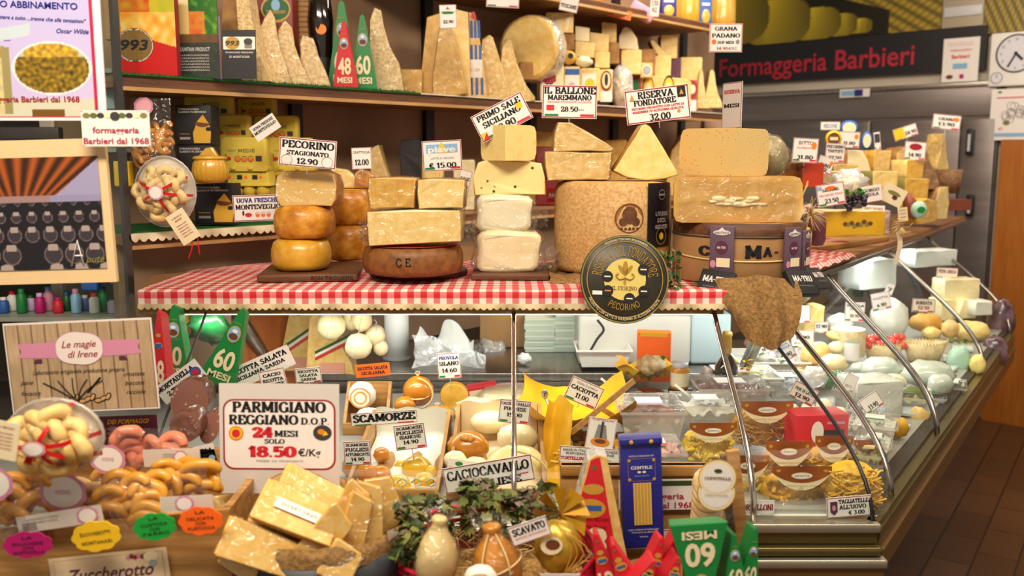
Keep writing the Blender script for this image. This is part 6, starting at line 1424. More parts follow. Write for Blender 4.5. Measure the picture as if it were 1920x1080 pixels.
p = P(960,750,d=2.5); s = S(2.5); t = thing('round_cheese','low round cheese with pink-ringed white label at the back of the case','cheese',p); G().lathe([(0,0),(.062,0),(.066,.02),(.062,.034),(0,.036)],'paste',36).obj('cheese',t); G().lathe([(.034,.0362),(.05,.0362)],'rose',30).lathe([(0,.0365),(.034,.0365)],'paper',24).obj('paper_label',t)
b,w,h = BX(876,724,932,744,d=2.5); one(G().box(-w/2,0,0,w/2,.05,h,'red',.003).rect(-w*.4,h*.2,w*.1,h*.7,-.001,'cream'),'red_pack','red sausage pack behind the cut yellow cheese','pack',b,0,ry=-10)
# smoked tied cheeses and the cut one
blob(754,704,814,762,2.35,'smoke','tied_caciocavallo','round smoked cheese tied with white twine, highest of the smoked ones',fn=knotted,dy=.9)
blob(788,760,852,792,2.27,'smoke','tied_caciocavallo','smoked cheese in twine lying below the cut yellow cheese',fn=knotted,dy=.7)
blob(738,742,780,776,2.32,'smoke','smoked_scamorza','smoked cheese partly hidden behind the SCAMORZE card')
b = P(851,744,d=2.36); t = thing('cut_cheese','cut yellow oval cheese half facing the glass beside the tied smoked one','cheese',b,0,ry=10); g = G().lathe([(0,-.0),(.034,-.0),(.037,.004),(.037,.03),(.03,.05),(0,.055)],'rindy',30,Matrix.Rotation(R(-90),4,'X') @ Matrix.Diagonal((1,.92,1,1))); g.obj('rind',t); G().ell(0,0,.0345,.032,-.001,'pastey',30).obj('cut_face',t)
# yellow basin of pasta, spoon, tortellini tray
g = G().sheet(lambda u,v: ((u-.5)*.26+.01*sin(v*9),v*.30,.02+.05*abs(2*v-1)**2+.045*abs(2*u-1)**3+.01*noise.noise(Vector((u*6,v*6,0)))),26,20,'yellowp',th=0)
one(g,'yellow_paper','crinkled bright yellow paper lining under the fresh pasta','paper',P(1100,842,d=2.08)+Vector((-.02,0,.0)))
b,w,h = BX(1012,760,1060,900,d=2.0); one(G().sheet(lambda u,v: (w*(u-.5)+.02*v,.02*sin(u*5)+.05*v,h*v-.01*sin(u*8)),16,16,'yellowp').lump(.006,30),'yellow_paper','upright yellow paper sheet right of the caciocavallo crate','paper',b)
b,w,h = BX(1030,885,1080,938,d=1.86); one(G().sheet(lambda u,v: (w*(u-.5),.02*v+.01*sin(u*5),h*v),12,12,'yellowp').lump(.008,30),'yellow_paper','folded yellow paper corner below the pasta curls','paper',b)
g = G(); g.tube([(0,0,0),(-.02,.02,.05),(-.035,.04,.085)],.0028,'chrome',6,sm=4); g.ball((.008,-.006,-.014),(.02,.012,.024),'chrome'); g.ball((-.036,.04,.092),(.008,.003,.012),'chrome')
one(g,'serving_spoon','steel serving spoon standing in the yellow paper','spoon',P(1052,822,d=2.05))
def noodles(g,n,box,r,L_,m,seed,curl=1.0,k=4):
    random.seed(seed)
    for i in range(n):
        c = Vector([random.uniform(a,b) for a,b in box]); a = random.uniform(0,6.3); d = Vector((cos(a),random.uniform(-.5,.5),random.uniform(-.6,.6)*1.0)); e = Vector((random.uniform(-1,1),random.uniform(-.3,.3),random.uniform(-1,1)))*curl*L_*.5
        g.tube([c-d*L_*.5,c+e*.7,c+d*L_*.5],r,m,k,sm=3)
    return g
o = one(noodles(G(),60,((-.03,.03),(0,.02),(-.03,.04)),.0035,.018,'pasta',3),'pasta_curls','orange-yellow curled pasta between yellow paper and red wedge','pasta',P(1065,880,d=1.92)); o['kind'] = 'stuff'
t,w = crate(1060,1225,850,1.98,.26,.02,.02,'pasta_tray','wooden-edged tray of fresh square pasta under the caciotta card',cat='tray')
g = G(); random.seed(5)
for i in range(90): x,y = random.uniform(-w*.45,w*.45),random.uniform(.02,.24); g.box(x-.009,y-.009,.012+random.random()*.015,x+.009,y+.009,.02+random.random()*.015,'pasta',.003)
o = g.obj('fresh_pasta',t); o['kind'] = 'stuff'
g = G().box(-.006,-.004,0,.006,.004,.19,'wood'); o = one(g,'wooden_stick','pale wooden lath leaning over the fresh pasta tray','stick',P(1070,812,d=2.06)); o.rotation_euler = (R(-10),R(52),0)
g = G().box(-.006,-.004,0,.006,.004,.19,'wood'); o = one(g,'wooden_stick','pale wooden lath sloping down right over the fresh pasta tray','stick',P(1122,762,d=2.12)); o.rotation_euler = (R(-10),R(125),0)
def f(g,w,h): g.poly([(-w*.15,h*.3),(w*.12,h*.3),(w*.25,-h*.2),(-w*.25,-h*.2)],-.001,'grey'); g.ell(0,-h*.22,w*.34,h*.13,-.0014,'oj'); g.ell(0,-h*.2,w*.2,h*.07,-.0018,'brown'); g.rect(-w*.04,-h*.1,w*.04,h*.4,-.0016,'dgrey')
sign(1127,815,55,66,1.95,[('TORTELLINI',.94,.05,.8,'red','n')],'white picture card of a filled pasta spoon in the pasta tray',roll=8,flag=False,extra=f,border='rose')
sign(1106,855,118,34,1.88,[('MADE IN ITALY ALLA BOLOGNESE',.80,.14,.9,'ink','n'),('RIPIENO DI CARNE',.6,.14,.8,'ink','n'),('TORTELLINI',.32,.18,.4,'red','s',-.28),('KG 24.90',.28,.14,.3,'grey','n',.2)],'long red-edged text card below the pasta spoon picture',roll=4,flag=False)
# --- loose cards of the front case
sign(1095,737,66,46,2.12,[('TORRE COLOMBAIA',.82,.08,.66,'grey','n'),('CACIOTTA',.6,.18,.86,'ink'),('11.00',.3,.2,.42,'ink')],'tilted price card reading CACIOTTA 11.00',roll=24,pin=10,flag=True)
sign(842,686,44,50,2.26,[('PROVOLA',.82,.13,.84,'navy'),('SILANO',.6,.15,.86,'ink'),('14.60',.33,.16,.66,'ink')],'price card reading PROVOLA SILANO 14.60',roll=-4,pin=20)
sign(965,772,60,46,2.0,[('CACIOCAVALLO',.84,.12,.92,'maroon'),('PUGLIESE',.62,.15,.72,'ink'),('15.00',.36,.16,.5,'ink')],'price card reading CACIOCAVALLO PUGLIESE behind the glass post',roll=6,pin=8)
sign(720,784,128,25,1.98,[('SCAMORZE',.58,.58,.94,'ink')],'long card reading SCAMORZE above the crate',roll=-4,border='dred',sw=1.2)
sign(769,819,60,50,1.93,[('SCAMORZE',.86,.12,.84,'ink'),('PUGLIESI',.68,.14,.88,'ink'),('BIANCHE',.5,.13,.7,'ink'),('14.90',.3,.15,.5,'ink')],'price card reading SCAMORZE PUGLIESI BIANCHE 14.90',roll=-7,pin=24)
sign(670,850,52,48,1.82,[('SCAMORZE',.86,.12,.84,'ink'),('PUGLIESI',.66,.15,.88,'ink'),('AFFUMICATE',.46,.12,.9,'ink'),('14.90',.26,.15,.5,'ink')],'price card reading SCAMORZE AFFUMICATE half behind the large price board',roll=-2)
sign(916,889,176,52,1.80,[('CACIOCAVALLO',.66,.36,.92,'ink'),('PUGLIESE',.16,.3,.6,'ink','s',.05)],'long tilted card reading CACIOCAVALLO on the front of the crate',roll=-10,border='dred',flag=False,extra=lambda g,w,h: g.rect(w*.34,-h*.2,w*.44,-h*.15,-.001,'red'))
sign(699,694,66,25,2.25,[('RICOTTA SALATA',.68,.26,.88,'ink'),('SICILIANA',.3,.24,.7,'ink')],'orange card about Sicilian salted ricotta over the tray corner',roll=-5,border=None,flag=False,board='orange')
sign(578,704,50,30,2.2,[('RICOTTA',.78,.17,.8,'ink'),('SALATA',.52,.17,.7,'ink'),('SARDA',.26,.17,.6,'ink')],'small card reading RICOTTA SALATA SARDA',roll=-5,pin=20)
sign(488,690,132,42,2.02,[('RICOTTA SALATA',.74,.24,.9,'ink'),('SICILIANA SARDA',.42,.18,.8,'ink','s',-.02)],'large tilted card reading RICOTTA SALATA SICILIANA',roll=-24,border='paper',flag=False)
sign(512,712,50,40,1.98,[('CACIO',.76,.16,.7,'ink'),('RICOTTA',.5,.16,.8,'ink'),('PUGLIESE',.26,.16,.8,'ink')],'small card reading CACIO RICOTTA PUGLIESE',roll=-12,flag=False)
def f(g,w,h): g.ell(w*.36,-h*.05,w*.11,h*.26,-.001,'blue'); g.ell(w*.36,-h*.05,w*.07,h*.15,-.0014,'red')
sign(338,716,100,40,1.95,[('MORTADELLA',.74,.24,.86,'ink','s',-.05),('2 TORRI',.36,.24,.5,'ink','s',-.1)],'tilted card reading MORTADELLA with blue round emblem',roll=-36,border=None,flag=False,extra=f)
sign(386,858,40,50,1.66,[('DELLA',.8,.14,.8,'ink'),('TORRI',.6,.14,.8,'ink')],'white and blue card beside the large price board',roll=-12,border=None,flag=False,extra=lambda g,w,h: (g.ell(w*.3,-h*.05,w*.16,h*.12,-.001,'lblue'),g.rect(-w*.3,-h*.45,w*.3,-h*.3,-.001,'blue')))
for a,b,c,e,d,lb in ((318,706,392,800,1.88,'large cut mortadella behind the tilted card'),(316,768,378,832,1.70,'glossy film-wrapped mortadella end in front'),(374,768,412,836,1.74,'mortadella piece partly behind the large price board')):
    s = S(d); c_ = P((a+c)/2,(b+e)/2,d=d); rx,rz = (c-a)*s/2,(e-b)*s/2; t = thing('mortadella',lb,'mortadella',c_,0,ry=18)
    G().lathe([(0,.08),(.7,.075),(.98,.05),(1,.01),(.96,0)],'mortskin',30,Matrix.Rotation(R(-90),4,'X') @ Matrix.Diagonal((rx,rz,1,1))).obj('casing',t); G().ell(0,0,rx*.97,rz*.97,-.0005,'mortad',30).obj('cut_face',t)
    if d == 1.70: G().sheet(lambda u,v: ((u-.5)*rx*1.9*sin(pi*(.15+.7*v)),-.006-.004*noise.noise(Vector((u*6,v*6,0))),(v-.5)*rz*1.9),14,14,'wrap').obj('film',t)
# --- green and red packs behind the left front glass
for a,b,c,e,d,n_,red,rz,ry,lb in ((296,570,348,712,2.1,'60',0,0,6,'green 60 MESI pack upright at the left end of the case'),(282,580,312,740,2.0,'18',1,0,4,'red pack partly hidden at the far left of the case'),(376,566,432,720,2.0,'60',0,0,28,'green 60 MESI pack leaning right beside the mortadella card')):
    b_,w,h = BX(a,b,c,e,d=d); conepack('cheese_pack',lb,b_,w*1.3,h,n_,'red' if red else 'green',red=bool(red),ry=-0+(-ry if ry > 10 else ry*.3) if not red else 0).rotation_euler[1] = R(ry*.8)
b_,w,h = BX(330,574,362,620,d=2.3); one(G().box(-w/2,0,0,w/2,.02,h,'orange').ell(w*.1,h*.4,w*.3,h*.3,-.001,'yellow'),'orange_pack','orange and white pack behind the two green packs','pack',b_)
b_,w,h = BX(345,575,420,650,d=2.25); t = thing('cheese_pack','dark green foil pack lying between the green 60 packs','cheese pack',b_,0); G().ball((0,.03,h*.5),(w*.5,.03,h*.45),mat('gfoil','0f5a2c',.25,'2a8a4a',12,coat=.6),amp=.5,fr=16).obj('pack',t)
# --- tricolour wedge packs
def tric(px0,py0,px1,py1,d,label,ol):
    b,w,h = BX(px0,py0,px1,py1,d=d); t = thing('wedge_pack',label,'cheese pack',b,0); g = G().ext([((x-.5)*w,z*h) for x,z in ol],0,.07,'pastet','pastet'); g.obj('cheese',t)
    g = G(); 
    for k,m in enumerate(('dgreen','paper','red')): g.poly([(-w*.3,h*(.34-.05*k)),(w*.45,h*(.62-.05*k)),(w*.45,h*(.66-.05*k)),(-w*.3,h*(.38-.05*k))],-.002-.0003*k,m)
    g.ell(w*.1,h*.85,w*.09,h*.05,-.002,'ink'); g.rect(-w*.2,h*.04,w*.3,h*.2,-.002,'flesh'); g.obj('paper_label',t)
tric(520,566,592,696,2.5,'tall wedge in clear pack with tricolour stripe, left one',[(0,0),(.95,0),(1,.9),(.6,1),(.4,.95)])
tric(574,584,664,704,2.42,'wide wedge in clear pack with tricolour stripe below the white balls',[(0,.1),(1,0),(.95,.2),(.4,.95),(.25,1),(.1,.9)])
# --- hanging white cheese balls
for i,(a,b,c,e,lb) in enumerate(((594,582,648,638,'white hanging cheese ball, leftmost and largest of the cluster'),(640,572,680,620,'white hanging cheese ball behind the largest one'),(660,574,698,622,'white hanging cheese ball at the top of the cluster'),(684,608,724,648,'white hanging cheese ball on the right of the cluster'),(646,624,698,674,'white hanging cheese ball at the bottom of the cluster'),(700,636,728,668,'cream cheese ball peeping out at the lower right of the cluster'))):
    def ft(t,a_,b_):
        g = G(); g.tube([(0,0,b_*.9),(.004,0,b_*1.2),(-.003,0,b_*1.5)],.0018,'liner',5); g.tube([(a_*.2*sin(q*2),-a_*.86*cos(q)-.001,b_*.95*sin(q)) for q in [R(z_) for z_ in range(-60,90,15)]],.0014,'liner',5); g.obj('string',t)
    blob(a,b,c,e,2.36+.03*(i % 2),'mozz','caciocavallo_ball',lb,dy=.9,seed=i,fn=ft,grp='white cheese balls hanging behind the glass',amp=.12)
# --- service counter objects
zw = .951
p = P(745,690,d=2.95); w = 46*S(2.95)/2; t = thing('paper_roll','upright white paper roll standing on the steel worktop','paper roll',(p.x,2.95,zw)); G().lathe([(0,0),(w,0),(w,P(745,560,d=2.95).z-zw),(w*.3,P(745,560,d=2.95).z-zw)],'paperroll',32).obj('paper',t); G().lathe([(w*1.2,0),(w*1.2,.008),(0,.009)],'grey',24).obj('base',t)
b,w,h = BX(768,618,902,706,d=2.80); t = thing('plastic_bag','crumpled white plastic bag lying on the steel worktop','bag',b)
g = G().sheet(lambda u,v: (w*(u-.5)*(1-.25*v),.06*sin(pi*u)+.10*v,h*(v**.7)*(.55+.45*abs(sin(2.2+u*4.3)))),30,18,'paperroll').lump(.014,22); g.obj('film',t)
G().sheet(lambda u,v: (w*(u-.45),.02+.02*v+.03*sin(u*4),h*.85*v*(1-.5*u)),20,12,'milky').lump(.012,26).obj('loose_film',t)
blob(970,662,996,684,2.85,'paperroll','crumpled_paper','small crumpled white paper ball on the worktop by the post','paper',amp=.4)
blob(880,640,960,690,3.1,'milky','film_heap','loose heap of clear film behind the plastic bag','film',amp=.6)
for i,(a,b,c,e,lb) in enumerate(((984,596,1040,668,'lower stack of pale green wrapping paper behind the glass post'),(1040,572,1098,664,'taller stack of pale green wrapping paper by the scale'))):
    b_,w,h = BX(a,b,c,e,d=3.05); h = b_.z+h-zw; b_.z = zw; g = G(); 
    for k in range(12): g.box(-w/2+random.uniform(-.003,.003),random.uniform(-.004,.004),h*k/12,w/2,.16,h*(k+.94)/12,mat('gpaper','e3ead6',.7) if k % 2 else mat('gpaper2','c8d8c4',.7))
    one(g,'paper_stack',lb,'paper stack',b_)
b_,w,h = BX(900,608,984,670,d=3.12); b_.z = zw; one(G().box(-w/2,0,0,w/2,.1,h,'kraftp',.003),'cardboard_box','tan cardboard box left of the green paper stacks','box',b_)
# scale
mat('scalew','d0ccc0',.35); mat('scaleb','b8ccd0',.4)
t = thing('weighing_scale','large white shop scale on the steel worktop behind the glass','scale',(P(1222,700,d=2.9).x,2.86,zw))
s = S(2.86); g = G().box(-145*s,0,0,70*s,.30,.155,'scalew',.01); g.box(70*s,0.0,0,146*s,.3,.16,'scaleb',.01); g.obj('body',t)
g = G().box(-125*s,.04,.165,60*s,.26,.27,mat('scalep','e2d8d4',.35),.01); g.obj('head',t); G().box(-100*s,.036,.19,-60*s,.04,.24,'dgrey').obj('display',t)
G().lathe([(.012,0),(.008,.01),(.012,.02)],'silver',12,Matrix.Translation((12*s,.05,.155))).obj('foot',t)
one(G().tube([(0,0,.0),(.02,0,-.03),(-.0,-.0,-.06),(-.02,.01,-.10)],.004,'black',6,sm=4),'power_cable','black cable hanging down the left front of the white scale','cable',P(1120,600,d=2.83))
tray(1080,652,1186,690,2.76,'empty white foam food tray on the edge of the worktop','foamtray',.14,'foamtray',lid=False,h=.055,hump=0)
for i,(a,b,c,e,m,lb) in enumerate(((1210,575,1242,616,'scalew','white tub with red label on top of the scale, left'),(1240,572,1272,612,'silver','pale grey tub in the middle on top of the scale'),(1286,570,1324,618,'scalew','white tub with red lettering on the right of the scale'),(1268,568,1298,604,'blue','white and blue spray can standing on the scale'))):
    b_,w,h = BX(a,b,c,e,d=2.98); t = thing('plastic_tub',lb,'tub',b_); G().lathe([(0,0),(w*.4,0),(w*.5,h*.9),(w*.52,h*.92),(w*.52,h),(0,h)],'white',20).obj('tub',t); g = G().rect(-w*.3,h*.2,w*.3,h*.7,-w*.5,m if m == 'blue' else 'paper'); g.rect(-w*.25,h*.3,w*.1,h*.45,-w*.505,'red' if i != 3 else 'white'); g.obj('label',t)
b_,w,h = BX(1193,624,1256,716,d=2.62); t = thing('orange_box','orange cereal-like carton with fruit picture behind the yellow paper nest','carton',b_,-8)
G().box(-w/2,0,0,w/2,.05,h,'orange',.002).obj('box',t); g = G().ell(w*.1,h*.25,w*.36,h*.14,-.001,'cream'); g.ell(w*.25,h*.35,w*.16,h*.1,-.0014,'brown'); g.ell(w*.25,h*.35,w*.1,h*.06,-.0018,'yellow'); g.poly([(w*.1,h*.5),(w*.3,h*.55),(w*.4,h*.45)],-.0014,'green'); g.rect(-w*.4,h*.92,w*.4,h,-.001,'yellow'); g.obj('print',t)
g = G().sheet(lambda u,v: (.125*(u-.5)*(1+.3*abs(sin(v*7))),.12*(v-.3),.014+.03*abs(2*v-1)+.022*abs(2*u-1)**2+.012*sin(u*19)*sin(v*15)),26,20,'yellowp').lump(.004,40); p = P(1212,722,d=2.52); one(g,'yellow_paper','yellow paper nest under the small cakes','paper',p)
blob(1193,666,1248,704,2.50,'cakeb','sugared_cake','sugared cake in clear wrap on the yellow paper nest','cake',amp=.35)
one(G().lathe([(0,0),(.045,0),(.05,.05),(0,.051)],'darkglass',20),'dark_pot','dark pot supporting the yellow paper nest','pot',P(1212,768,d=2.5))
b_,w,h = BX(1257,678,1291,728,d=2.45)
def jar(b,w,h,label,lab='cream',inner='meat'):
    t = thing('jar',label,'jar',b); G().lathe([(0,0),(w*.46,0),(w*.5,h*.06),(w*.5,h*.72),(w*.4,h*.82)],inner,24).obj('glass_body',t); G().lathe([(w*.42,h*.8),(w*.45,h*.82),(w*.45,h*.98),(0,h)],'silver',24).obj('lid',t); G().lathe([(w*.505,h*.12),(w*.508,h*.62)],lab,24).obj('label',t)
jar(b_,w,h,'honey-brown jar with cream label beside the yellow nest',inner='amber')
one(G().lathe([(0,0),(.03,0),(.034,.055),(0,.056)],'darkglass',20),'dark_pot','dark pot under the honey-brown jar','pot',P(1275,766,d=2.46))
b_,w,h = BX(1340,622,1382,712,d=2.5); t = thing('wine_bottle','dark round bottle with gold foil neck behind the plastic trays','bottle',b_)
G().lathe([(0,0),(w*.42,0),(w*.52,h*.12),(w*.5,h*.3),(w*.3,h*.45),(w*.16,h*.55),(w*.15,h*.62)],'darkglass',28).obj('glass_body',t); G().lathe([(w*.19,h*.56),(w*.21,h*.6),(w*.2,h*.9),(w*.23,h*.93),(w*.2,h),(0,h)],'gold',20).obj('foil',t)
blob(1306,690,1346,760,2.5,mat('bagcon','d8d0c8',.3,'b88a60',14,coat=.7,bump=1,bs=20),'breadstick_bag','clear bag of brown breadsticks below the dark bottle','bag',amp=.4)
one(leaves(G(),20,((-.03,.03),(0,.02),(0,.03)),.012,['yellow'],5),'yellow_pack','bright yellow crumpled pack right of the dark bottle','pack',P(1392,695,d=2.5))
for x,y,d,lb in ((1160,735,2.4,'thin white lath left of the jars'),(1300,748,2.3,'thin white lath crossing above the plastic trays')):
    o = one(G().box(-.003,-.002,-.06,.003,.002,.06,'foamtray'),'white_lath',lb,'stick',P(x,y,d=d)); o.rotation_euler = (0,R(-52),0)
# --- trays
tray(1160,762,1290,825,2.06,'clear plastic tub of dark meat with paper slip, left of the pasta bags','meat',.17,card='rose',h=.065)
tray(1272,772,1392,800,2.16,'clear plastic tub of pale shreds behind the first pasta bag','liner',.14,card='pale')
tray(1308,742,1450,765,2.32,'clear tub with dark bits beneath the dark bottle','meat',.15,card='paper')
tray(1352,716,1470,742,2.52,'white tray of green olives with yellow label','greens',.16,'foamtray',card='yellow')
tray(1385,684,1520,710,2.72,'wide foil-topped tray behind the olive tray','liner',.2,'foamtray',card='tea')
tray(1440,715,1530,750,2.5,'milky tub right of the olive tray','bluegrey',.14,card='paper')
tray(1180,845,1290,868,1.80,'flat pack of reddish sliced ham behind the blue pasta pack',mat('ham','b06a58',.4,'e0b0a0',20,coat=.4),.13,card='red',h=.02)
# --- pasta bags with paper headers
mat('hdr','6b2410',.4,'b8651a',6)
def pastabag(px0,py0,px1,py1,d,hy,label,m,seed,kind='noodle',grp='pasta bags with brown and white headers',header=True):
    b,w,h = BX(px0,py0,px1,py1,d=d); t = thing('pasta_bag',label,'pasta bag',b,0,grp); hh = h*(hy+.14 if header else hy)
    w *= 1.1; g = G().ball((0,.04,hh*.5),(w*.48,.036,hh*.52),m,14,9,amp=.1)
    if kind == 'noodle': noodles(g,150,((-w*.42,w*.42),(.0,.03),(h*.04,hh*.92)),.0024,.028,m,seed,.5)
    else: noodles(g,110,((-w*.40,w*.40),(.0,.03),(h*.04,hh*.9)),.0048,.02,m,seed,1.2,5)
    g.obj('pasta',t)['kind'] = 'stuff'
    G().sheet(lambda u,v: ((u-.5)*w*(1+.06*sin(pi*v))*(1-.1*v),-.012-.022*sin(pi*u)*max(0,1-v*1.1)+.003*noise.noise(Vector((u*9,v*11,seed))),v*h),16,18,'bagfilm').obj('film',t)
    if header:
        g = G(); q = w*.43
        arc = lambda zt,zb: [(-q,zt)]+[(-q+2*q*i/10,zb-.0+(zt-zb)*(abs(2*i/10-1)**2.2)) for i in range(1,10)]+[(q,zt)]
        g.poly(arc(h*.88,h*.56)+[(q,h*.88),(-q,h*.88)],-.020,'cream'); g.poly(arc(h*.88,h*.70)+[(q,h*1.0),(-q,h*1.0)],-.0206,'hdr'); g.ell(0,h*.83,w*.16,h*.065,-.0212,'gold',22); g.ell(0,h*.83,w*.145,h*.054,-.0216,'paper',22); write(g,'SENDITA',0,h*.83,h*.03,'brown',w=w*.22,y=-.022,slab=False); write(g,'TAGLIOLINI ALL UOVO',0,h*.645,h*.025,'tan',w=w*.44,y=-.0206,slab=False)
        for sx in (-.34,.34): g.ell(sx*w,h*.92,w*.035,h*.028,-.0212,'gold',10)
        g.obj('header_card',t)
pastabag(1285,788,1378,872,2.02,.55,'pasta bag with brown header, leftmost behind the round biscuit pack',mat('pastay','f0cc3e',.5),1,'shell')
pastabag(1380,748,1482,842,2.12,.62,'pasta bag with brown header, topmost behind the glass post','pasta2',2)
pastabag(1425,822,1515,935,1.98,.6,'pasta bag with brown header directly right of the glass post','pasta2',3)
pastabag(1516,812,1590,925,1.96,.55,'pasta bag with brown header in front of the red box','pasta',4)
pastabag(1352,848,1436,960,1.88,.5,'pasta bag with slanted header behind the leaning wooden slat','pastay',5,'shell')
pastabag(1436,868,1552,970,1.83,.62,'largest pasta bag in front beside the TAGLIATELLE card','pasta',6,'shell')
pastabag(1590,820,1640,900,2.0,.4,'pasta bag with its header mostly hidden at the glass corner','pasta2',7)
pastabag(1552,866,1656,958,1.80,.88,'clear bag of bright yellow tagliatelle nests at the glass corner',mat('pastat','f6c62a',.5,'ecb618',40),8,header=False)
b_,w,h = BX(1487,778,1588,905,d=2.05); t = thing('red_box','red pasta carton with dark window behind the bags','box',b_,6); g = G().box(-w/2,0,0,w/2,.07,h,'red',.002); g.obj('box',t); g = G().rect(-w*.05,h*.45,w*.42,h*.78,-.001,'dgrey'); g.ell(-w*.1,h*.75,w*.12,h*.16,-.0014,'paper'); g.rect(w*.08,h*.86,w*.42,h*.9,-.001,'rose'); g.obj('print',t)
sign(1417,951,74,28,1.77,[('TORTELLONI',.5,.42,.92,'dred')],'white card reading TORTELLONI on the front rail',border='pale',flag=False)
sign(1592,950,88,42,1.76,[('TAGLIATELLE',.78,.2,.66,'ink','s',.1),("ALL'UOVO",.5,.2,.6,'ink','s',.08),('€ 3.00',.22,.2,.36,'ink','s',.16)],'price card reading TAGLIATELLE ALL UOVO € 3.00 at the corner',roll=-5,flag=False,extra=lambda g,w,h: (g.poly([(-w*.42,h*.3),(-w*.26,h*.3),(-w*.26,-h*.2),(-w*.34,-h*.36),(-w*.42,-h*.2)],-.001,'plum'),g.ell(-w*.34,0,w*.04,h*.14,-.0014,'rose')))
one(G().box(-.16,0,0,.16,.012,.006,'foamtray'),'white_tray_edge','thin white tray edge under the front pasta bags','tray',P(1490,972,d=1.775))
# --- side case goods: (kind, box, d, material, name, label)
mat('lacech','c9ab78',.6,'e0cca0',40,bump=.4); mat('film_d','3a2630',.3,'7a5a66',14,coat=.6,bump=.6,bs=16); mat('glasspk','dfe4dc',.25,'b4bfb0',10,coat=.8,bump=.8,bs=14); mat('butter','efdc84',.5)
def cyl(px0,py0,px1,py1,d,m,name,label,top=None,cat='cheese'):
    p,r,h = WH(px0,px1,py0,py1,None,d); g = G(); g.lathe([(0,0),(r*.97,0),(r,.004),(r,h-.004),(r*.96,h)],m,32); g.lathe([(r*.96,h),(0,h)],top or m,32); return one(g,name,label,cat,p)
cyl(1555,616,1620,672,3.05,'lacech','drum_cheese','drum-shaped cheese with tan patterned rind and white top','ricotta')
for a in [(1632,560,1704,632,3.5,'ricotta','white_ricotta','white cone-shaped ricotta below two small price cards'),(1548,588,1600,628,3.4,'ricotta','white_ricotta','white soft cheese heap behind the drum-shaped cheese'),(1436,598,1478,640,2.95,'flesh','tied_cheese','tan knotted cheese under the burlap tip'),
    (1548,618,1592,640,3.1,'butter','butter_block','pale yellow butter block on the left of the blue-lidded cup'),(1552,640,1584,664,2.95,'pastew','butter_block','cream block under the pale yellow butter'),
    (1704,588,1768,622,3.55,'bread','bread_loaf','scored golden bread loaf in the side case'),(1764,600,1800,634,3.5,'sugar','bread_roll','pale roll left of the long flat bread'),(1788,602,1856,640,3.5,'paste','bread_roll','long pale flat bread at the end of the side case'),
    (1728,612,1764,636,3.5,'paste','bread_roll','small pale roll under the scored loaf'),(1500,640,1560,690,2.75,'pastet','film_cheese','tan cheese under film behind the olive tray'),
    (1545,694,1594,738,2.5,mat('gpack','0c7a34',.25,'06481e',14,coat=.6),'green_pack','dark green wrapped pack between the glass ribs'),(1776,648,1822,706,3.05,'tea','round_pack','pale green round pack near the end of the side case'),
    (1818,664,1848,704,3.0,'butter','yellow_pack','small yellowish pack by the curved glass end'),(1668,782,1704,822,2.25,'yellowp','yellow_pack','yellow wrapped pack by the side rail'),(1700,762,1742,800,2.45,'pastet','tan_pack','tan wrapped pack behind the side rail'),
    (1592,678,1640,706,2.85,'glasspk','film_pack','pinkish film pack under the blue-lidded cup'),(1612,668,1690,722,2.8,'glasspk','film_pack','large glossy film pack left of the pale tray'),(1690,676,1790,726,2.75,'glasspk','film_pack','large glossy film pack of white cheese in the middle of the side case'),
    (1738,700,1788,742,2.65,'glasspk','film_pack','small film pack below the large glossy ones'),(1472,756,1500,790,2.22,'mozz','mozzarella_ball','mozzarella ball, left of the row under the pink card'),(1500,752,1530,788,2.24,'mozz','mozzarella_ball','mozzarella ball in the middle under the pink card'),(1528,746,1562,786,2.26,'mozz','mozzarella_ball','mozzarella ball on the right under the pink card'),(1556,762,1590,792,2.3,'mozz','mozzarella_ball','mozzarella ball beside the ribbed white ricotta'),
    (1604,884,1640,912,1.95,'glasspk','film_pack','clear film pack at the inner glass corner below the trays'),(1640,800,1674,836,2.15,'ricotta','film_pack','white round film pack beside the tray with green print'),(1652,700,1700,735,2.62,'mozz','film_pack','white soft film pack above the ribbed ricotta'),(1536,664,1590,700,2.7,'pastew','film_pack','cream film pack behind the dark green wrapped pack'),
    (1396,622,1440,660,2.95,'ham','film_pack','reddish ham pack behind the glass post top'),(1500,690,1552,728,2.45,'milky','knotted_bag','knotted clear bag above the mozzarella balls'),(1690,725,1736,756,2.55,'leaf','film_pack','green-tinted pack by the side rail middle'),(1640,845,1664,872,2.0,'yellowp','yellow_pack','tiny yellow pack close to the corner rail'),(1560,790,1600,812,2.2,'white','foam_lid','white foam lid between red carton and clear tray'),
    (1855,560,1902,640,3.75,'film_d','purple_film_pack','dark purple film bundle at the curved glass end, upper'),(1838,628,1890,700,3.4,'film_d','purple_film_pack','dark purple film bundle at the curved glass end, lower')]:
    blob(*a,amp=.22 if a[5] not in ('mozz',) else .08,seed=a[0] % 7,cat='food pack' if 'pack' in a[6] else ('bread' if 'bread' in a[6] else 'cheese'))
def wb(px0,py0,px1,py1,d,name,label,m,ol=BOX_,t=.09,rz=10,wrap=None,cat='cheese'):
    b,w,h = BX(px0,py0,px1,py1,d=d); return hunk(name,label,cat,b,w,h,t,ol,m,m,rz,wrap,lump=.003)
wb(1766,524,1840,562,3.75,'feta_block','large white feta block on top of the pile','pastew'); wb(1762,562,1792,602,3.72,'feta_block','white feta block at the lower left of the pile','pastew'); wb(1792,562,1832,598,3.7,'feta_block','white feta wedge in the middle of the pile','pastew',[(0,0),(1,0),(1,1),(.3,1)]); wb(1826,566,1862,592,3.66,'feta_block','small white feta block at the right of the pile','ricotta')
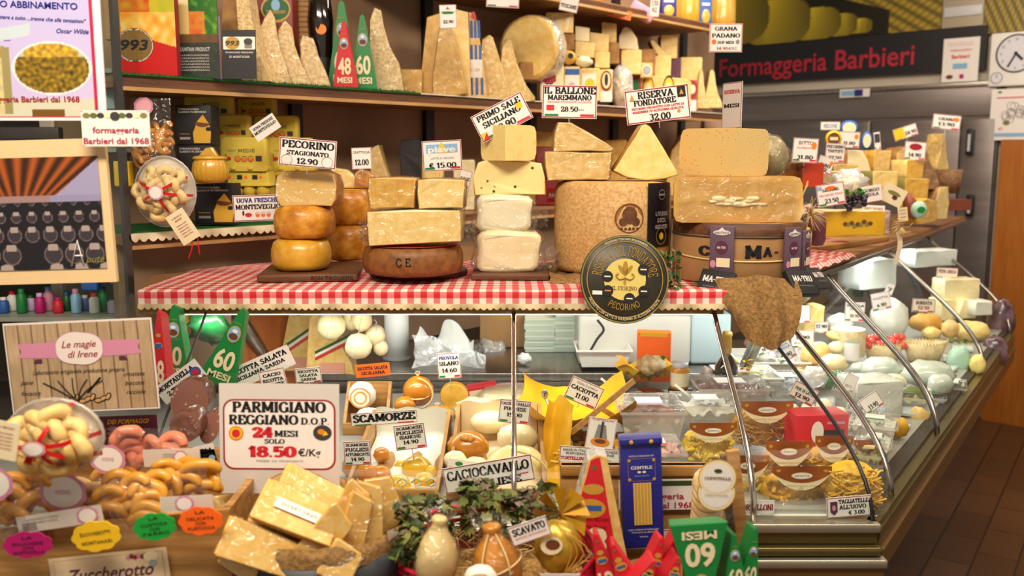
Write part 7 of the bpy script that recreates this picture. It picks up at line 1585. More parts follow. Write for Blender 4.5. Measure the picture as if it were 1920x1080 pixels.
wb(1505,575,1546,622,3.1,'cheese_wedge','cream wedge between paper cards under the burlap','paste',[(0,0),(1,0),(1,1),(.7,.95)]); wb(1600,716,1696,780,2.38,'basket_ricotta','ribbed white ricotta block with wet shine in the side case','ricotta',t=.11,wrap='wrap')
cyl(1582,642,1610,678,2.85,'pale','plastic_cup','small cup with dark green top and blue lid','dgreen','cup')
for i,(a,b,c,e,d,f_,cd_,lb) in enumerate(((1590,800,1680,822,2.1,'liner','green','clear tray with green print beside the yellow pack'),(1600,858,1650,880,1.92,'greens','yellow','clear tray of olives at the inner glass corner'),(1560,730,1620,752,2.42,'meat','red','clear tray of dark slices left of the ribbed ricotta'),(1480,700,1560,722,2.6,'pastey','yellow','clear tray of yellow cubes behind the knotted bag'),(1585,770,1660,792,2.24,'bluegrey','tea','clear tray of white cheese behind the red carton'),(1640,740,1740,764,2.5,'greens','green','clear tray with green label right of the ribbed ricotta'),(1600,835,1668,860,1.98,'liner','tea','clear tray nearest the glass corner'),(1760,725,1810,745,2.75,'liner','tea','thin clear tray by the far side rail'),(1720,745,1772,765,2.6,'bluegrey','lgreen','thin clear tray in the middle of the side rail'),(1400,650,1500,676,2.9,'ham','red','tray of reddish meat under the slanted price cards'))):
    tray(a,b,c,e,d,lb,f_,.13,card=cd_,h=.03,rz=-25)
# oval dish with tomatoes, ricotta dish
def oval(px0,py0,px1,py1,d,name,label,m,fill):
    b,w,h = BX(px0,py0,px1,py1,d=d); t = thing(name,label,'dish',b+Vector((0,w*.25,0))); X = Matrix.Diagonal((1,.6,1,1)); g = G().lathe([(0,0),(w*.36,0),(w*.5,h),(w*.47,h),(w*.36,.012),(0,.012)],m,40,X); g.obj('bowl',t)
    g = G(); [g.box(w*.485*cos(R(k*9))-.002,.6*w*.485*sin(R(k*9))-.002,h,w*.485*cos(R(k*9))+.002,.6*w*.485*sin(R(k*9))+.002,h+.005,m) for k in range(40)]; g.lathe([(0,h*.8),(w*.45,h*.8)],fill,30,X); g.obj('rim',t); return b,w,h
b,w,h = oval(1624,648,1700,682,3.1,'oval_dish','beige ceramic dish of cherry tomatoes in the side case','lacech','leaf'); oval(1700,646,1782,680,3.1,'oval_dish','beige ceramic dish of white cream beside the tomatoes','lacech','pastew')
src = None; random.seed(2)
for i in range(16):
    q = P(1628+i % 8*9+random.uniform(-3,3),645-i//8*9+random.uniform(-4,3),d=3.12+.04*(i//8))
    if src is None: src = one(G().ball((0,0,0),(.015,.015,.014),'tomato',12,8),'cherry_tomato','red cherry tomato heaped in the beige ceramic dish','tomato',q,0,'cherry tomatoes in the ceramic dish')
    else: dup(src,q)
one(leaves(G(),30,((-.07,.07),(0,.03),(0,.012)),.014,['lgreen','leaf','greens'],8),'salad_leaves','green salad leaves scattered before the breads','leaves',P(1790,645,d=3.2))
for a in [(1434,645,38,38,2.7,-22,'slanted price card with blue lettering left of a second slanted card',[('ANTIPASTI',.7,.13,.8,'navy'),('ALPEGGIO',.5,.13,.8,'ink'),('18.00',.25,.15,.5,'ink')]),(1470,657,36,42,2.6,-30,'slanted white card with handwritten price 13.90',[('SPECK',.75,.1,.7,'blue','n'),('BRESAOLA',.6,.1,.8,'blue','n'),('13.90',.25,.18,.6,'ink')]),
    (1500,590,38,34,3.0,-4,'white paper card at the top under the burlap cloth',[('RICOTTA',.75,.12,.6,'grey','n')]),(1505,636,44,34,2.8,-2,'price card behind the black glass edge',[('12.90',.6,.2,.6,'ink'),('AL KG',.3,.1,.8,'red','n')]),(1540,614,26,22,3.1,0,'small card beside the cream wedge',[('17.90',.6,.3,.8,'ink')]),
    (1603,585,38,38,3.1,2,'price card standing on the drum-shaped cheese',[('BUFALA',.82,.12,.86,'ink'),('CAMPANA',.65,.1,.6,'ink','n'),('18.90',.3,.16,.5,'dred')]),(1652,565,36,34,3.3,-12,'tilted price card left of the white cone-shaped ricotta',[('RICOTTA',.7,.12,.8,'navy','n'),('6.90',.3,.2,.5,'ink')]),(1668,543,16,24,3.45,18,'narrow slanted tag on the white cone-shaped ricotta',[('7',.5,.3,.5,'ink')]),
    (1776,512,40,20,3.8,3,'pink-edged card above the feta pile',[('FETA GRECA',.65,.3,.84,'dred')]),(1732,573,44,26,3.6,2,'pink-edged card above the scored bread loaf',[('BURRATA',.7,.25,.7,'ink'),('12.50',.35,.25,.5,'dred')]),(1507,738,52,34,2.15,26,'tilted price card with pink corner above the mozzarella balls',[('FIOR DI LATTE',.64,.18,.8,'green'),('12.90',.3,.22,.6,'ink')]),
    (1594,718,24,34,2.3,24,'narrow card with green seal beside the green pack',[('BIO',.3,.15,.6,'grey','n')]),(1634,755,40,32,2.2,-35,'grey-backed card stuck on the ribbed ricotta',[('13.90',.3,.3,.5,'ink')])]:
    sign(*a[:5],a[7],a[6],roll=a[5],flag=True,pin=6)
# panels seen through the side case
mat('darkw','5c4630',.6,'7a5636',4); g = prism(G(),[RE-NA*.86,RE-NA*.88,RC-NA*.95+DA*1.2,RC-NA*.93+DA*1.2],.9,1.2,'darkw'); one(g,'back_panel_board','dark brown board closing the back of the side case','board')
wb(1600,488,1692,542,3.55,'white_box','white box under the right ledge behind the glass',mat('wbox','dfe6e2',.5),cat='box',t=.12,rz=25); wb(1700,470,1810,500,4.0,'white_box','long white box under the far end of the right ledge','wbox',cat='box',t=.1,rz=25)
# strips of ice-blue packs along the side rail
for i in range(9):
    q = RC+DA*(.22+.2*i)-NA*.10; o = one(G().box(-.05,-.035,0,.05,.035,.012,mat('icep','b8ccd2',.25,'dfeaec',12,coat=.7,bump=.5,bs=20),.004),'cold_pack',('%s flat icy pack along the inner side rail from the corner' % ('first','second','third','fourth','fifth','sixth','seventh','eighth','ninth')[i]),'cold pack',(q.x,q.y,ZD+.002),56+random.uniform(-15,15),'icy packs along the side rail')

# ================= foreground in front of the glass =================
t = thing('display_bench','low wooden bench in front of the glass case carrying crates and baskets','bench',(-.25,1.30,0))
G().box(-1.15,-.42,.66,.98,.36,.70,'woodd',.004).obj('top',t)
for sx in (-1.1,.93): 
    for sy in (-.38,.3): G().box(sx-.03,sy-.03,0,sx+.03,sy+.03,.66,'woodd').obj('leg',t)
zbn = .701
# ---- large price board
def f(g,w,h):
    z0,z1 = -h*.28,h*.36; g.rrect(-w*.47,z0-.004*0,w*.47,z1,w*.09,-.0006,'dred'); g.rrect(-w*.455,z0+w*.014,w*.455,z1-w*.014,w*.08,-.0009,'paper')
    write(g,'PARMIGIANO',0,h*.29,h*.095,'ink',w=w*.78,y=-.0014,wt=1.35); write(g,'REGGIANO',-w*.13,h*.175,h*.085,'ink',w=w*.58,y=-.0014,wt=1.35); write(g,'D.O.P.',w*.30,h*.165,h*.06,'ink',w=w*.24,y=-.0014,wt=1.2)
    write(g,'24',-w*.14,h*.06,h*.09,'red',w=w*.17,y=-.0014,wt=1.8); write(g,'MESI',w*.06,h*.05,h*.055,'ink',w=w*.20,y=-.0014,wt=1.25); write(g,'SOLO',-w*.04,-h*.02,h*.042,'ink',w=w*.17,y=-.0014,wt=1.2)
    write(g,'18.50',-w*.06,-h*.115,h*.095,'red',w=w*.40,y=-.0014,wt=1.7); sans(g,'€/Kg',w*.25,-h*.12,h*.065,'ink',y=-.0014,w=w*.19,bold=.02); write(g,'PREZZI DA PASSIONATI',0,-h*.20,h*.018,'grey',w=w*.4,y=-.0014,slab=False,sh=.2)
    g.ell(-w*.36,h*.05,w*.062,w*.062,-.0014,'oj',24); g.ell(-w*.36,h*.05,w*.05,w*.05,-.0018,'yellow',24); g.ell(-w*.36,h*.05,w*.035,w*.035,-.0022,'red',18)
    g.ell(w*.36,h*.06,w*.078,w*.066,-.0014,'dgrey',26); g.ell(w*.35,h*.07,w*.03,w*.024,-.0018,'oj',14); g.poly([(w*.36,h*.03),(w*.41,h*.045),(w*.385,h*.08)],-.0022,'yellow')
    g.ell(w*.15,-h*.44,w*.27,h*.155,-.0008,mat('lpw','b98f50',.4,'c8a468',5),40); g.ell(w*.15,-h*.44,w*.245,h*.14,-.0012,mat('lpw2','d8b274',.4,'e4c48c',9),40)
mat('boardgrey','d6cfc9',.3)
sign(524,823,232,216,1.50,[],'large price board reading PARMIGIANO REGGIANO D.O.P. 24 MESI 18.50',roll=.5,border=None,flag=False,board='boardgrey',extra=f,name='price_board',tilt=-4,cat='price board')
# ---- basket of parmesan wedges
bc = P(590,1066,d=1.40); rb = .137; t = thing('cheese_tub','round wooden tub lined with burlap full of parmesan wedges','tub',(bc.x,1.47,zbn)); zr_ = 1.0-zbn
G().lathe([(0,0),(rb*.86,0),(rb*.99,zr_*.55),(rb*1.02,zr_*.9),(rb*1.02,zr_)],mat('tuby','b8942c',.5,'9a7820',6),48).obj('tub_wall',t)
G().lathe([(rb*1.03,zr_*.72),(rb*1.045,zr_*.72),(rb*1.05,zr_*.94),(rb*1.03,zr_*.94)],mat('bandg','3a3e44',.5),48).obj('band',t)
G().lathe([(rb*1.045,zr_*.93),(rb*1.055,zr_),(rb*1.0,zr_*1.04),(rb*.93,zr_*.98),(rb*.8,zr_*.75),(0,zr_*.72)],'burlap',48).lump(.006,26).obj('burlap_lining',t)
sans(g := G(),'LOVE',0,0,.03,'dgrey',y=0,bold=.02,X=Matrix.Translation((rb*.75,-rb*.78,zr_*.5)) @ Matrix.Rotation(R(42),4,'Z')); g.obj('lettering',t)
WO = [(0,0),(1,.0),(.98,.9),(.5,1),(.02,.92)]
def chunk(px,py,d,w,h,th,rx,ry,rz,label,lab=False):
    t = thing('parmesan_wedge',label,'cheese',P(px,py,d=d),0,'parmesan wedges in the burlap tub'); t.rotation_euler = (R(rx),R(ry),R(rz))
    w *= .9; h *= .9; g = G().ext([((x-.5)*w,(z-.5)*h) for x,z in [(0,.04),(.04,0),(1,.08),(.97,.85),(.9,.92),(.08,1),(0,.95)]],-th/2,th/2,mat('parc','f4cc74',.45,'e6b24c',40,coat=.25,bump=.2,bs=90),mat('parcs','dc9a28',.45,'c4841c',12,coat=.3),b=.004,taper=.72,n=3).lump(.0025,30); g.obj('cheese',t)
    G().ext([((x-.5)*w*1.03,(z-.5)*h*1.03) for x,z in [(0,0),(1,.06),(.97,.9),(.06,1)]],-th/2-.002,th/2+.002,'wrap',b=.003,taper=.72,n=3).lump(.003,60).obj('plastic_wrap',t)
    if lab: g = G().rect(-w*.3,-h*.12,w*.3,h*.12,-th/2-.0045,'paper'); write(g,'00347 1825',0,0,h*.07,'grey',w=w*.45,y=-th/2-.005,slab=False); g.obj('sticker',t)
for a in [(470,965,1.56,.10,.075,.03,-50,0,8,'tall pale parmesan slab at the left back of the tub'),(585,925,1.58,.14,.07,.03,-35,4,0,'parmesan slab peeping up behind all others in the tub'),(668,960,1.55,.12,.11,.035,-40,-10,-14,'broad parmesan slab at the right back of the tub'),
    (590,945,1.46,.15,.095,.035,-52,26,4,'parmesan slab lying diagonally at the top centre',False),(556,972,1.38,.145,.085,.035,-58,24,0,'topmost parmesan wedge carrying a white sticker',True),(510,1004,1.40,.10,.05,.035,-25,22,5,'thick amber-sided parmesan wedge below the stickered one'),
    (432,958,1.52,.055,.07,.03,-20,-14,0,'small pale parmesan wedge at the far left of the tub'),(485,1030,1.35,.135,.07,.04,-30,26,10,'long parmesan wedge lying low at the left of the tub'),(600,1012,1.38,.055,.14,.05,-15,42,0,'slanting parmesan wedge in the middle front of the tub'),(646,975,1.43,.05,.15,.045,-12,26,6,'leaning parmesan wedge right of the middle'),
    (664,985,1.42,.045,.13,.045,-8,14,10,'narrow upright parmesan wedge beside the white-labelled one'),(690,968,1.44,.05,.135,.04,-10,3,14,'upright parmesan wedge with a white label at the right'),(722,940,1.50,.055,.11,.04,-10,-16,12,'orange-edged parmesan wedge at the far right rim'),(455,1052,1.36,.07,.05,.03,-20,40,0,'parmesan wedge end showing at the lower left rim'),(640,1052,1.36,.06,.07,.05,-20,30,0,'parmesan wedge end just inside the front rim')]: chunk(*a)
# ---- wooden box of biscuits, left
def boxat(): pass
X0 = P(0,1010,d=1.30).x-.08; X1 = P(422,960,d=1.34).x; zt_ = P(422,955,d=1.36).z; yb_ = 1.34
t = thing('biscuit_crate','honey coloured wooden crate with paper label reading Zuccherotto','crate',(0,0,0))
H_ = zt_-.012
g = G(); g.add([(X0,yb_,zbn),(X1,yb_+.02,zbn),(X1,yb_+.02,H_+.012),(X0,yb_,H_-.02),(X0,yb_+.012,zbn),(X1,yb_+.032,zbn),(X1,yb_+.032,H_+.012),(X0,yb_+.012,H_-.02)],[(0,1,2,3),(5,4,7,6),(3,2,6,7),(1,5,6,2),(0,3,7,4)],'woodh'); g.obj('front_board',t)
G().box(X1-.012,yb_+.033,zbn,X1,yb_+.32,H_+.012,'woodh').obj('side_board',t); G().box(X0,yb_+.32,zbn,X1,yb_+.332,H_+.01,'woodh').obj('back_board',t); G().box(X0,yb_+.033,H_-.10,X1-.013,yb_+.32,H_-.09,'woodh').obj('bottom',t)
g = G(); b = P(205,1080,d=yb_); s = S(yb_); w = 232*s; h = 110*s; X = Matrix.Translation((b.x,yb_+.006,b.z)) @ Matrix.Rotation(R(-5),4,'Y') @ Matrix.Rotation(R(3),4,'Z')
g.rect(-w/2,-.04,w/2,h*.42,-.002,'beige',X=X); g.rect(-w*.46,-.04,w*.46,h*.36,-.0024,'tan',X=X); g.rect(-w*.455,-.04,w*.455,h*.35,-.0028,'beige',X=X)
sans(g,'Zuccherotto',0,h*.06,h*.24,'plum',y=-.0034,w=w*.74,bold=.015,sh=.35,X=X)
for i in range(6): g.ell(w*(.17+.03*i),h*(.29+.02*(i % 2)),w*.02,h*.05,-.0032,('rose','brown','dred')[i % 3],8,X=X)
g.ell(w*.36,h*.28,w*.06,h*.1,-.0034,'cream',X=X); g.ell(w*.37,h*.15,w*.035,h*.06,-.0034,'bluegrey',X=X); g.obj('paper_label',t)
for px,py,rx,rz,m,roll,ls,lb in ((52,1022,46,25,'magenta',-4,[('LA',.8),('BOLOGNESE',.56),('CON',.38),('MORTADELLA',.2)],'magenta cloud-shaped tag pinned on the biscuit crate'),(180,1006,46,29,'yellow',-8,[('ZUCCHEROTTI',.62),('MONTANARI',.3)],'yellow cloud-shaped tag pinned on the biscuit crate'),
    (290,988,40,26,'lgreen',-8,[('LA',.84),('GUSTOSA',.6),('CON',.42),('FARRO',.24)],'green cloud-shaped tag pinned on the biscuit crate'),(376,977,41,27,'orange',-4,[('LA',.84),('DELICATA',.6),('CON',.42),('ALBICOCCA',.24)],'orange cloud-shaped tag pinned on the biscuit crate')):
    s = S(1.31); g = G().ext([(rx*s*cos(q)*(1+.09*abs(sin(q*4.5))),rz*s*sin(q)*(1+.12*abs(sin(q*4.5)))) for q in [2*pi*i/54 for i in range(54)]],0,.002,m,b=.0004)
    for tx,zf_ in ls: write(g,tx,0,(zf_-.5)*2*rz*s,rz*s*.24,'ink',w=rx*s*(1.35 if len(tx) > 4 else .5),y=-.0008,slab=False,wt=1.1)
    one(g,'cloud_tag',lb,'tag',P(px,py,d=1.31),0,ry=roll)
# ---- bags of biscuits in the crate
def bag(px0,py0,px1,py1,d,label,n,maker,clabel,grp,seed,sticker=None,rows=3,cname='biscuit',strip=True,dens=.8):
    b,w,h = BX(px0,py0,px1,py1,d=d); t = thing('biscuit_bag',label,'bag',b); random.seed(seed)
    G().sheet(lambda u,v: ((u-.5)*w*(1+.1*sin(pi*v)),-.03-.012*sin(pi*u)+.01*v+.003*noise.noise(Vector((u*8,v*8,seed))),v*h*1.06),16,16,'bagfilm').lump(.002,60).obj('film',t)
    if sticker: x,z,r_ = sticker; g = G().ell(x*w,z*h,r_,r_*.85,-.050,'rose',24,wob=.09); g.ell(x*w,z*h,r_*.86,r_*.72,-.0504,'paper',24); write(g,'IRENE',x*w,z*h,r_*.2,'rose',y=-.0508,slab=False); g.obj('sticker',t)
    src = None
    for i in range(n):
        q = b+Vector(((i % rows+.5)/rows*w-w/2+random.uniform(-.006,.006),random.uniform(-.012,.014),h*dens*(i//rows+.5)/math.ceil(n/rows)))
        if src is None: src = one(maker(),cname,clabel,'biscuit',q,0,grp); o = src
        else: o = dup(src,q)
        nr = math.ceil(n/rows); o['label'] = ('leftmost ','middle ' if rows == 3 else 'second ','rightmost ' if rows == 3 else 'third ','rightmost ')[i % rows]+clabel.replace(' in the',', '+('bottom' if i < rows else 'top' if i//rows == nr-1 else ('second','second','third','fourth')[min(3,i//rows)])+' row, in the').replace(' behind the crate','')
        o.rotation_euler = (R(90+random.uniform(-30,30)),R(random.uniform(-20,20)),R(random.uniform(-40,40))); o.scale = (random.uniform(.9,1.12),)*3
ctar = lambda R_=.022,a=190,r_=.0088,m=mat('crisp','dfa030',.38,'c98418',9,coat=.5): (lambda: tor(G(),R_,r_,m,arc=a,squash=.8).lump(.002,50))
bag(-20,880,98,992,1.36,'clear bag of golden curved biscuits at the left end of the crate',15,ctar(),'golden curved biscuit in the leftmost bag of the crate','biscuits in the leftmost bag',21,(-.1,.95,.03))
bag(98,900,204,968,1.40,'clear bag of pale sugared rings with pink sticker in the crate',12,lambda: tor(G(),.017,.009,'sugar',arc=360,squash=.8).lump(.002,50),'pale sugared ring in the second bag of the crate','sugared rings in the second bag',22,(0,.98,.034))
bag(200,885,304,988,1.37,'clear bag of golden curved biscuits in the middle of the crate',15,ctar(),'golden curved biscuit in the middle bag of the crate','biscuits in the middle bag',23)
bag(292,868,396,942,1.42,'clear bag of long golden biscuits at the right of the crate',9,ctar(.027,160),'long golden biscuit in the right bag of the crate','biscuits in the right bag',24,(.12,.0,.032))
bag(186,882,250,912,1.50,'clear bag of golden biscuits behind the middle bag',4,ctar(.017),'golden biscuit peeping from the bag behind the middle bag','biscuits in the rear bag',25,rows=4)
bag(222,798,342,880,1.52,'clear bag of coral pink biscuits behind the crate',10,lambda: tor(G(),.020,.0095,'coral',arc=200,squash=.8).lump(.003,50),'coral pink biscuit in the bag behind the crate','coral biscuits in the bag',26,(-.45,.45,.028))
sign(322,858,110,34,1.46,words_(3,9,.1,.3,(.7,.4)),'clear folded bag top with pink round sticker above the right bag',roll=-2,border=None,flag=False,board=mat('bagtop','d9cfc4',.3,coat=.5),extra=lambda g,w,h: (g.ell(w*.16,0,w*.12,h*.4,-.001,'rose',wob=.1),g.ell(w*.16,0,w*.1,h*.33,-.0014,'paper')),name='bag_header',cat='label')
sign(350,944,104,30,1.335,[],'pale bag label strip above the orange tag',roll=-3,border=None,flag=False,board='bagtop',extra=lambda g,w,h: (g.ell(-w*.04,0,w*.17,h*.5,-.001,'rose',wob=.1),g.ell(-w*.04,0,w*.14,h*.42,-.0014,'paper')),name='bag_header',cat='label')
sign(112,974,170,34,1.325,[('INGREDIENTI FARINA',.75,.1,.4,'grey','n',-.2),('ZUCCHERO UOVA',.55,.1,.36,'grey','n',-.2)],'bag label with bar code stripes between magenta and yellow tags',roll=-9,border=None,flag=False,board='bagtop',extra=lambda g,w,h: ([g.rect(w*(-.44+.012*i),-h*.4,w*(-.436+.012*i),h*.1,-.001,'dgrey') for i in range(14)],g.ell(w*.33,0,w*.12,h*.5,-.001,'rose',wob=.1),g.ell(w*.33,0,w*.1,h*.42,-.0014,'paper')),name='bag_header',cat='label')
dome(86,828,92,72,1.30,'round domed tray of pale ring biscuits tied with red ribbon, front left',14,31,mat('palering','f0cf88',.5,'e0b45c',14,bump=.3,bs=60),'ring biscuits in the front domed tray','pale ring biscuit under film in the domed tray at the front left',
     [((0,0),(.42,.95)),((0,.05),(-1,-.12)),((0,0),(1.0,.1)),((0,0),(.92,-.55)),((0,0),(-.55,-.9)),((0,0),(.5,-.95)),((.02,0),(-.45,-.95))],sz=.95)
sign(8,826,54,76,1.24,[('LA MAGIA',.86,.05,.6,'dred','i')]+[('FARINA BURRO',.7-.1*i,.045,.6,'dred','i') for i in range(5)],'cream ingredient tag at the left edge on the domed biscuit tray',roll=12,border=None,flag=False,board='cream',name='hang_tag',cat='tag')
# ---- rustic wood printed sign
def planks(u,v):
    k = (u*11) % 1; n_ = noise.noise(Vector((int(u*11)*3.1,v*2.2,0)))*.08+noise.noise(Vector((u*90,v*5,1)))*.07; e = -.3 if k < .05 else 0; return (.70+n_+e,.60+n_+e,.47+n_+e*.9)
def rustic(g,w,h):
    g.picture(-w*.49,-h*.48,w*.98,h*.96,-.0006,planks,110,40)
    for sx in (-1,1): g.poly([(sx*w*.12,h*.10),(sx*w*.42,h*.12),(sx*w*.39,h*.19),(sx*w*.42,h*.27),(sx*w*.12,h*.28)],-.001,'rose'); g.poly([(sx*w*.26,h*.05),(sx*w*.32,h*.05),(sx*w*.3,h*.1),(sx*w*.26,h*.1)],-.0011,'plum')
    for m,k,y in (('rose',1.04,-.0014),('pale',1.0,-.0018)): g.poly([(w*.155*k*cos(q)*(1+.08*abs(sin(q*2))),h*.2+h*.17*k*sin(q)*(1+.1*abs(sin(q*2+.4)))) for q in [2*pi*i/48 for i in range(48)]],y,m)
    sans(g,'Le magie',0,h*.25,h*.075,'dred',y=-.0022,sh=.35,bold=.01); sans(g,'di Irene',w*.02,h*.14,h*.075,'dred',y=-.0022,sh=.35,bold=.01)
    sans(g,'Laboratorio artigianale produzione propria',-w*.02,-h*.045,h*.05,'ink',y=-.0014,w=w*.62,sh=.35)
    for tx,x,z in (('pane',-.38,-.15),('focacce',-.36,-.27),('crostate',.35,-.1),('biscotti',.35,-.2),('ricciole',.35,-.3)): sans(g,tx,x*w,z*h,h*.05,'ink',y=-.0014,sh=.35)
    random.seed(12)
    for i in range(5): g.tube([(-w*.05,-.002,-h*.38),(-w*.05+w*(.05*i-.12),-.002,-h*.25),(-w*.05+w*(.1*i-.22),-.002,-h*(.12+.02*abs(i-2)))],.0009,'ink',4,sm=4)
    for i in range(9): g.ell(w*(-.12+.035*i),-h*(.38-.02*(i % 3)),w*.03,h*.03,-.0014,'ink',12,a=.5*(i % 3)); g.ell(w*(-.12+.035*i),-h*(.38-.02*(i % 3)),w*.022,h*.018,-.0018,'tan',12,a=.5*(i % 3))
    for i in range(8): g.ell(w*(.03+.012*i),-h*(.28-.02*i),w*.014,h*.012,-.0014,'ink',8,a=.7)
sign(153,687,284,178,1.56,[],'sign printed like rustic planks reading Le magie di Irene',roll=-2.5,border=None,flag=False,board='pale',extra=rustic,name='shop_card',cat='sign')
sign(232,808,132,60,1.62,[('DEI FORMAGGI',.82,.15,.62,'yellow','i',.08)]+[('PROGETTAZIONE',.58-.15*i,.1,.4,'rose','i',-.05) for i in range(4)],'dark purple leaflet with yellow lettering below the rustic plank sign',roll=-2,border=None,flag=False,board='plum',name='leaflet',cat='leaflet')
# ---- posters at the left
def giusto(u,v):
    c = (.80-.06*v,.74-.02*v,.90)
    if v < .17: c = (.80,.80,.72)
    if u < .28 and .05 < v < .60-.25*max(0,u-.1):
        n_ = noise.noise(Vector((u*16,v*18,0))); c = (.82+.1*n_,.76+.1*n_,.55) if v < .48 else (.72+.2*n_,.58+.2*n_,.36)
        if u > .21: c = (.6,.56,.36)
    if u < .30-.0 and v > .60 and v < .86-.9*abs(u-.02): c = (.50,.22,.66)
    if .60 < v < .66+.18*u and u < .45 and v > .56+.2*u: c = (.76,.82,.86)
    x,z = (u-.60)/.29,(v-.40)/.19; q = x*x+z*z
    if q < 1: n_ = noise.noise(Vector((u*30,v*34,2))); c = (.50+.35*n_,.40+.28*n_,.10) if z < .45 else ((.75+.3*n_,.6+.25*n_,.2) if abs(x) < .75 else (.74,.74,.70))
    if 1 < q < 1.15: c = (.88,.9,.88)
    if abs(u-.55) < .13 and v < .085: c = (.45,.30,.08)
    if u > .938 or v < .02: c = (.94,.92,.94)
    if .915 < u < .938 or .02 < v < .028: c = (.75,.12,.28)
    return c
b,w,h = BX(-40,-22,200,226,d=1.70); t = thing('wall_poster','lilac poster of cheese and chutney with title GIUSTO ABBINAMENTO','poster',b,0); G().box(-w/2,.001,0,w/2,.004,h,'paper').obj('backing',t)
g = G().picture(-w/2,0,w,h,0,giusto,110,110); sans(g,'GIUSTO ABBINAMENTO',-w*.07,h*.88,h*.05,'navy',y=-.001,w=w*.80,bold=.02,rot=-2); sans(g,'So resistere a tutto ...tranne che alle tentazioni"',-w*.0,h*.775,h*.03,'navy',y=-.001,w=w*.78,sh=.35,bold=.01,rot=-3); sans(g,'Oscar Wilde',w*.28,h*.68,h*.035,'navy',y=-.001,sh=.35,bold=.01,rot=-2); sans(g,'Formaggeria Barbieri dal 1968',-w*.10,h*.165,h*.045,'dred',y=-.001,w=w*.80,bold=.02); g.obj('print',t)
def barrels(u,v):
    if v > .66+.10*abs(u-.38)*0:
        lim = .70+.0*u
        if v > .64+.9*max(0,u-.62)*1.0: k = (u-.33)/(v-.52+.1); s = .5+.5*sin(k*26); return (.20+.48*s,.11+.22*s,.05+.06*s) if v > .70 or s > .3 else (.3,.18,.1)
        return (.62,.60,.74)
    if v > .60: return (.62,.5,.5) if u < .6 else (.58,.56,.70)
    c = (.10,.09,.12)
    for row in range(6):
        z = .60-.12*row-.012*row*row; n_ = 9-row; r_ = .028+.020*row; 
        for i in range(n_+1):
            x = (i+.5*(row % 2))/n_; 
            if .33 < x < .43 and row > 2: continue
            dx,dz = (u-x)/(r_*1.0),(v-z)/(r_*1.15); q = dx*dx+dz*dz
            if q < 1: c = (.23,.20,.23) if q < .55 else ((.46,.40,.40) if q < .72 else (.13,.11,.13)); 
            if q < 1 and dz > .35 and abs(dx) < .45: c = (.66,.60,.58)
    return c
b,w,h = BX(-30,262,218,532,d=1.62); t = thing('framed_photo','photo of dark wooden barrels under beams in wide cream frame reading Apute','picture',b,0); t.rotation_euler = (0,R(-1.5),R(0))
G().box(-w/2,.002,0,w/2,.012,h,mat('frm','e8c896',.5)).obj('frame',t)
g = G().picture(-w/2,h*.10,w*.94,h*.78,0,barrels,150,120); g.tube([(w*.18,-.002,h*.12),(w*.24,-.002,h*.30),(w*.27,-.002,h*.13)],.0016,'white',4); g.rect(w*.21,h*.19,w*.27,h*.20,-.002,'white'); sans(g,'pute',w*.36,h*.17,h*.05,'ived',y=-.002,sh=.35,bold=.01); g.obj('print',t)
def f(g,w,h):
    for i in range(9): g.ell(w*(-.42+.105*i),h*.36,w*.055,h*.075,-.0008,('ived','leaf','dgrey','pastew')[i % 4],10)
    g.ell(0,h*.34,w*.07,h*.12,-.0012,'dgrey')
sign(217,241,126,66,1.60,[('formaggeria',.46,.17,.68,mat('txr','b01840',.5),'b'),('Barbieri dal 1968',.16,.17,.96,'txr','b')],'white card reading formaggeria Barbieri dal 1968 at the shelf edge',border='paper',flag=False,extra=f,name='shop_card',cat='sign')
# ---- far left shop shelves with bottles
t = thing('side_shelf','grey glass-like shelves with small bottles behind the left posters','shelving',(-1.55,2.55,0))
for z in (1.155,1.30,1.62,1.83): G().box(-.62,0,z-.012,.48,.3,z,mat('shg','9aa096',.4)).obj('shelf',t)
G().box(-.62,.30,.9,.42,.31,2.4,'leftwall').obj('back_panel',t)
random.seed(14); cs = ['blue','dgreen','rose','lilac','white','lblue','red','magenta','green']; bn = ('bright blue','dark green','dusty pink','lilac','white','pale blue','red','magenta','mid green')
k = 0
for z,zz in ((1.155,'lower'),(1.30,'upper')):
    for i in range(14):
        px = 6+i*17+(0 if z < 1.2 else 6); d = 2.62+.04*(i % 2); p = P(px,560,d=d); c = (i*4+(3 if z > 1.2 else 0)) % 9; hh = .045+.012*((i*7) % 3); g = G().lathe([(0,0),(.013,0),(.014,.003),(.014,hh*.7),(.006,hh*.85)],cs[c],12); g.lathe([(.008,hh*.82),(.008,hh),(0,hh)],cs[(c*5+4) % 9],10)
        one(g,'small_bottle','%s small bottle, number %s from the left on the %s left shelf' % (bn[c],('one','two','three','four','five','six','seven','eight','nine','ten','eleven','twelve','thirteen','fourteen')[i],zz),'bottle',(p.x,d,z+.001),0,'small bottles on the left shelves')
for a,b_,c,e,m,lb in ((214,302,244,350,'yellow','yellow citrus-patterned pack between the framed photo and the shelf side'),(205,500,250,532,'rose','pink pack under the framed photo by the shelf side'),(152,520,182,545,'blue','blue pack under the framed photo'),(0,238,110,262,'dgrey','dark box between the lilac poster and the framed photo'),(196,0,226,75,'kraftp','tan paper bag behind the lilac poster'),(196,150,228,205,'bluegrey','grey box behind the lilac poster')):
    b,w,h = BX(a,b_,c,e,d=2.50); one(G().box(-w/2,0,0,w/2,.03,h,m,.004),'shelf_pack',lb,'pack',b)
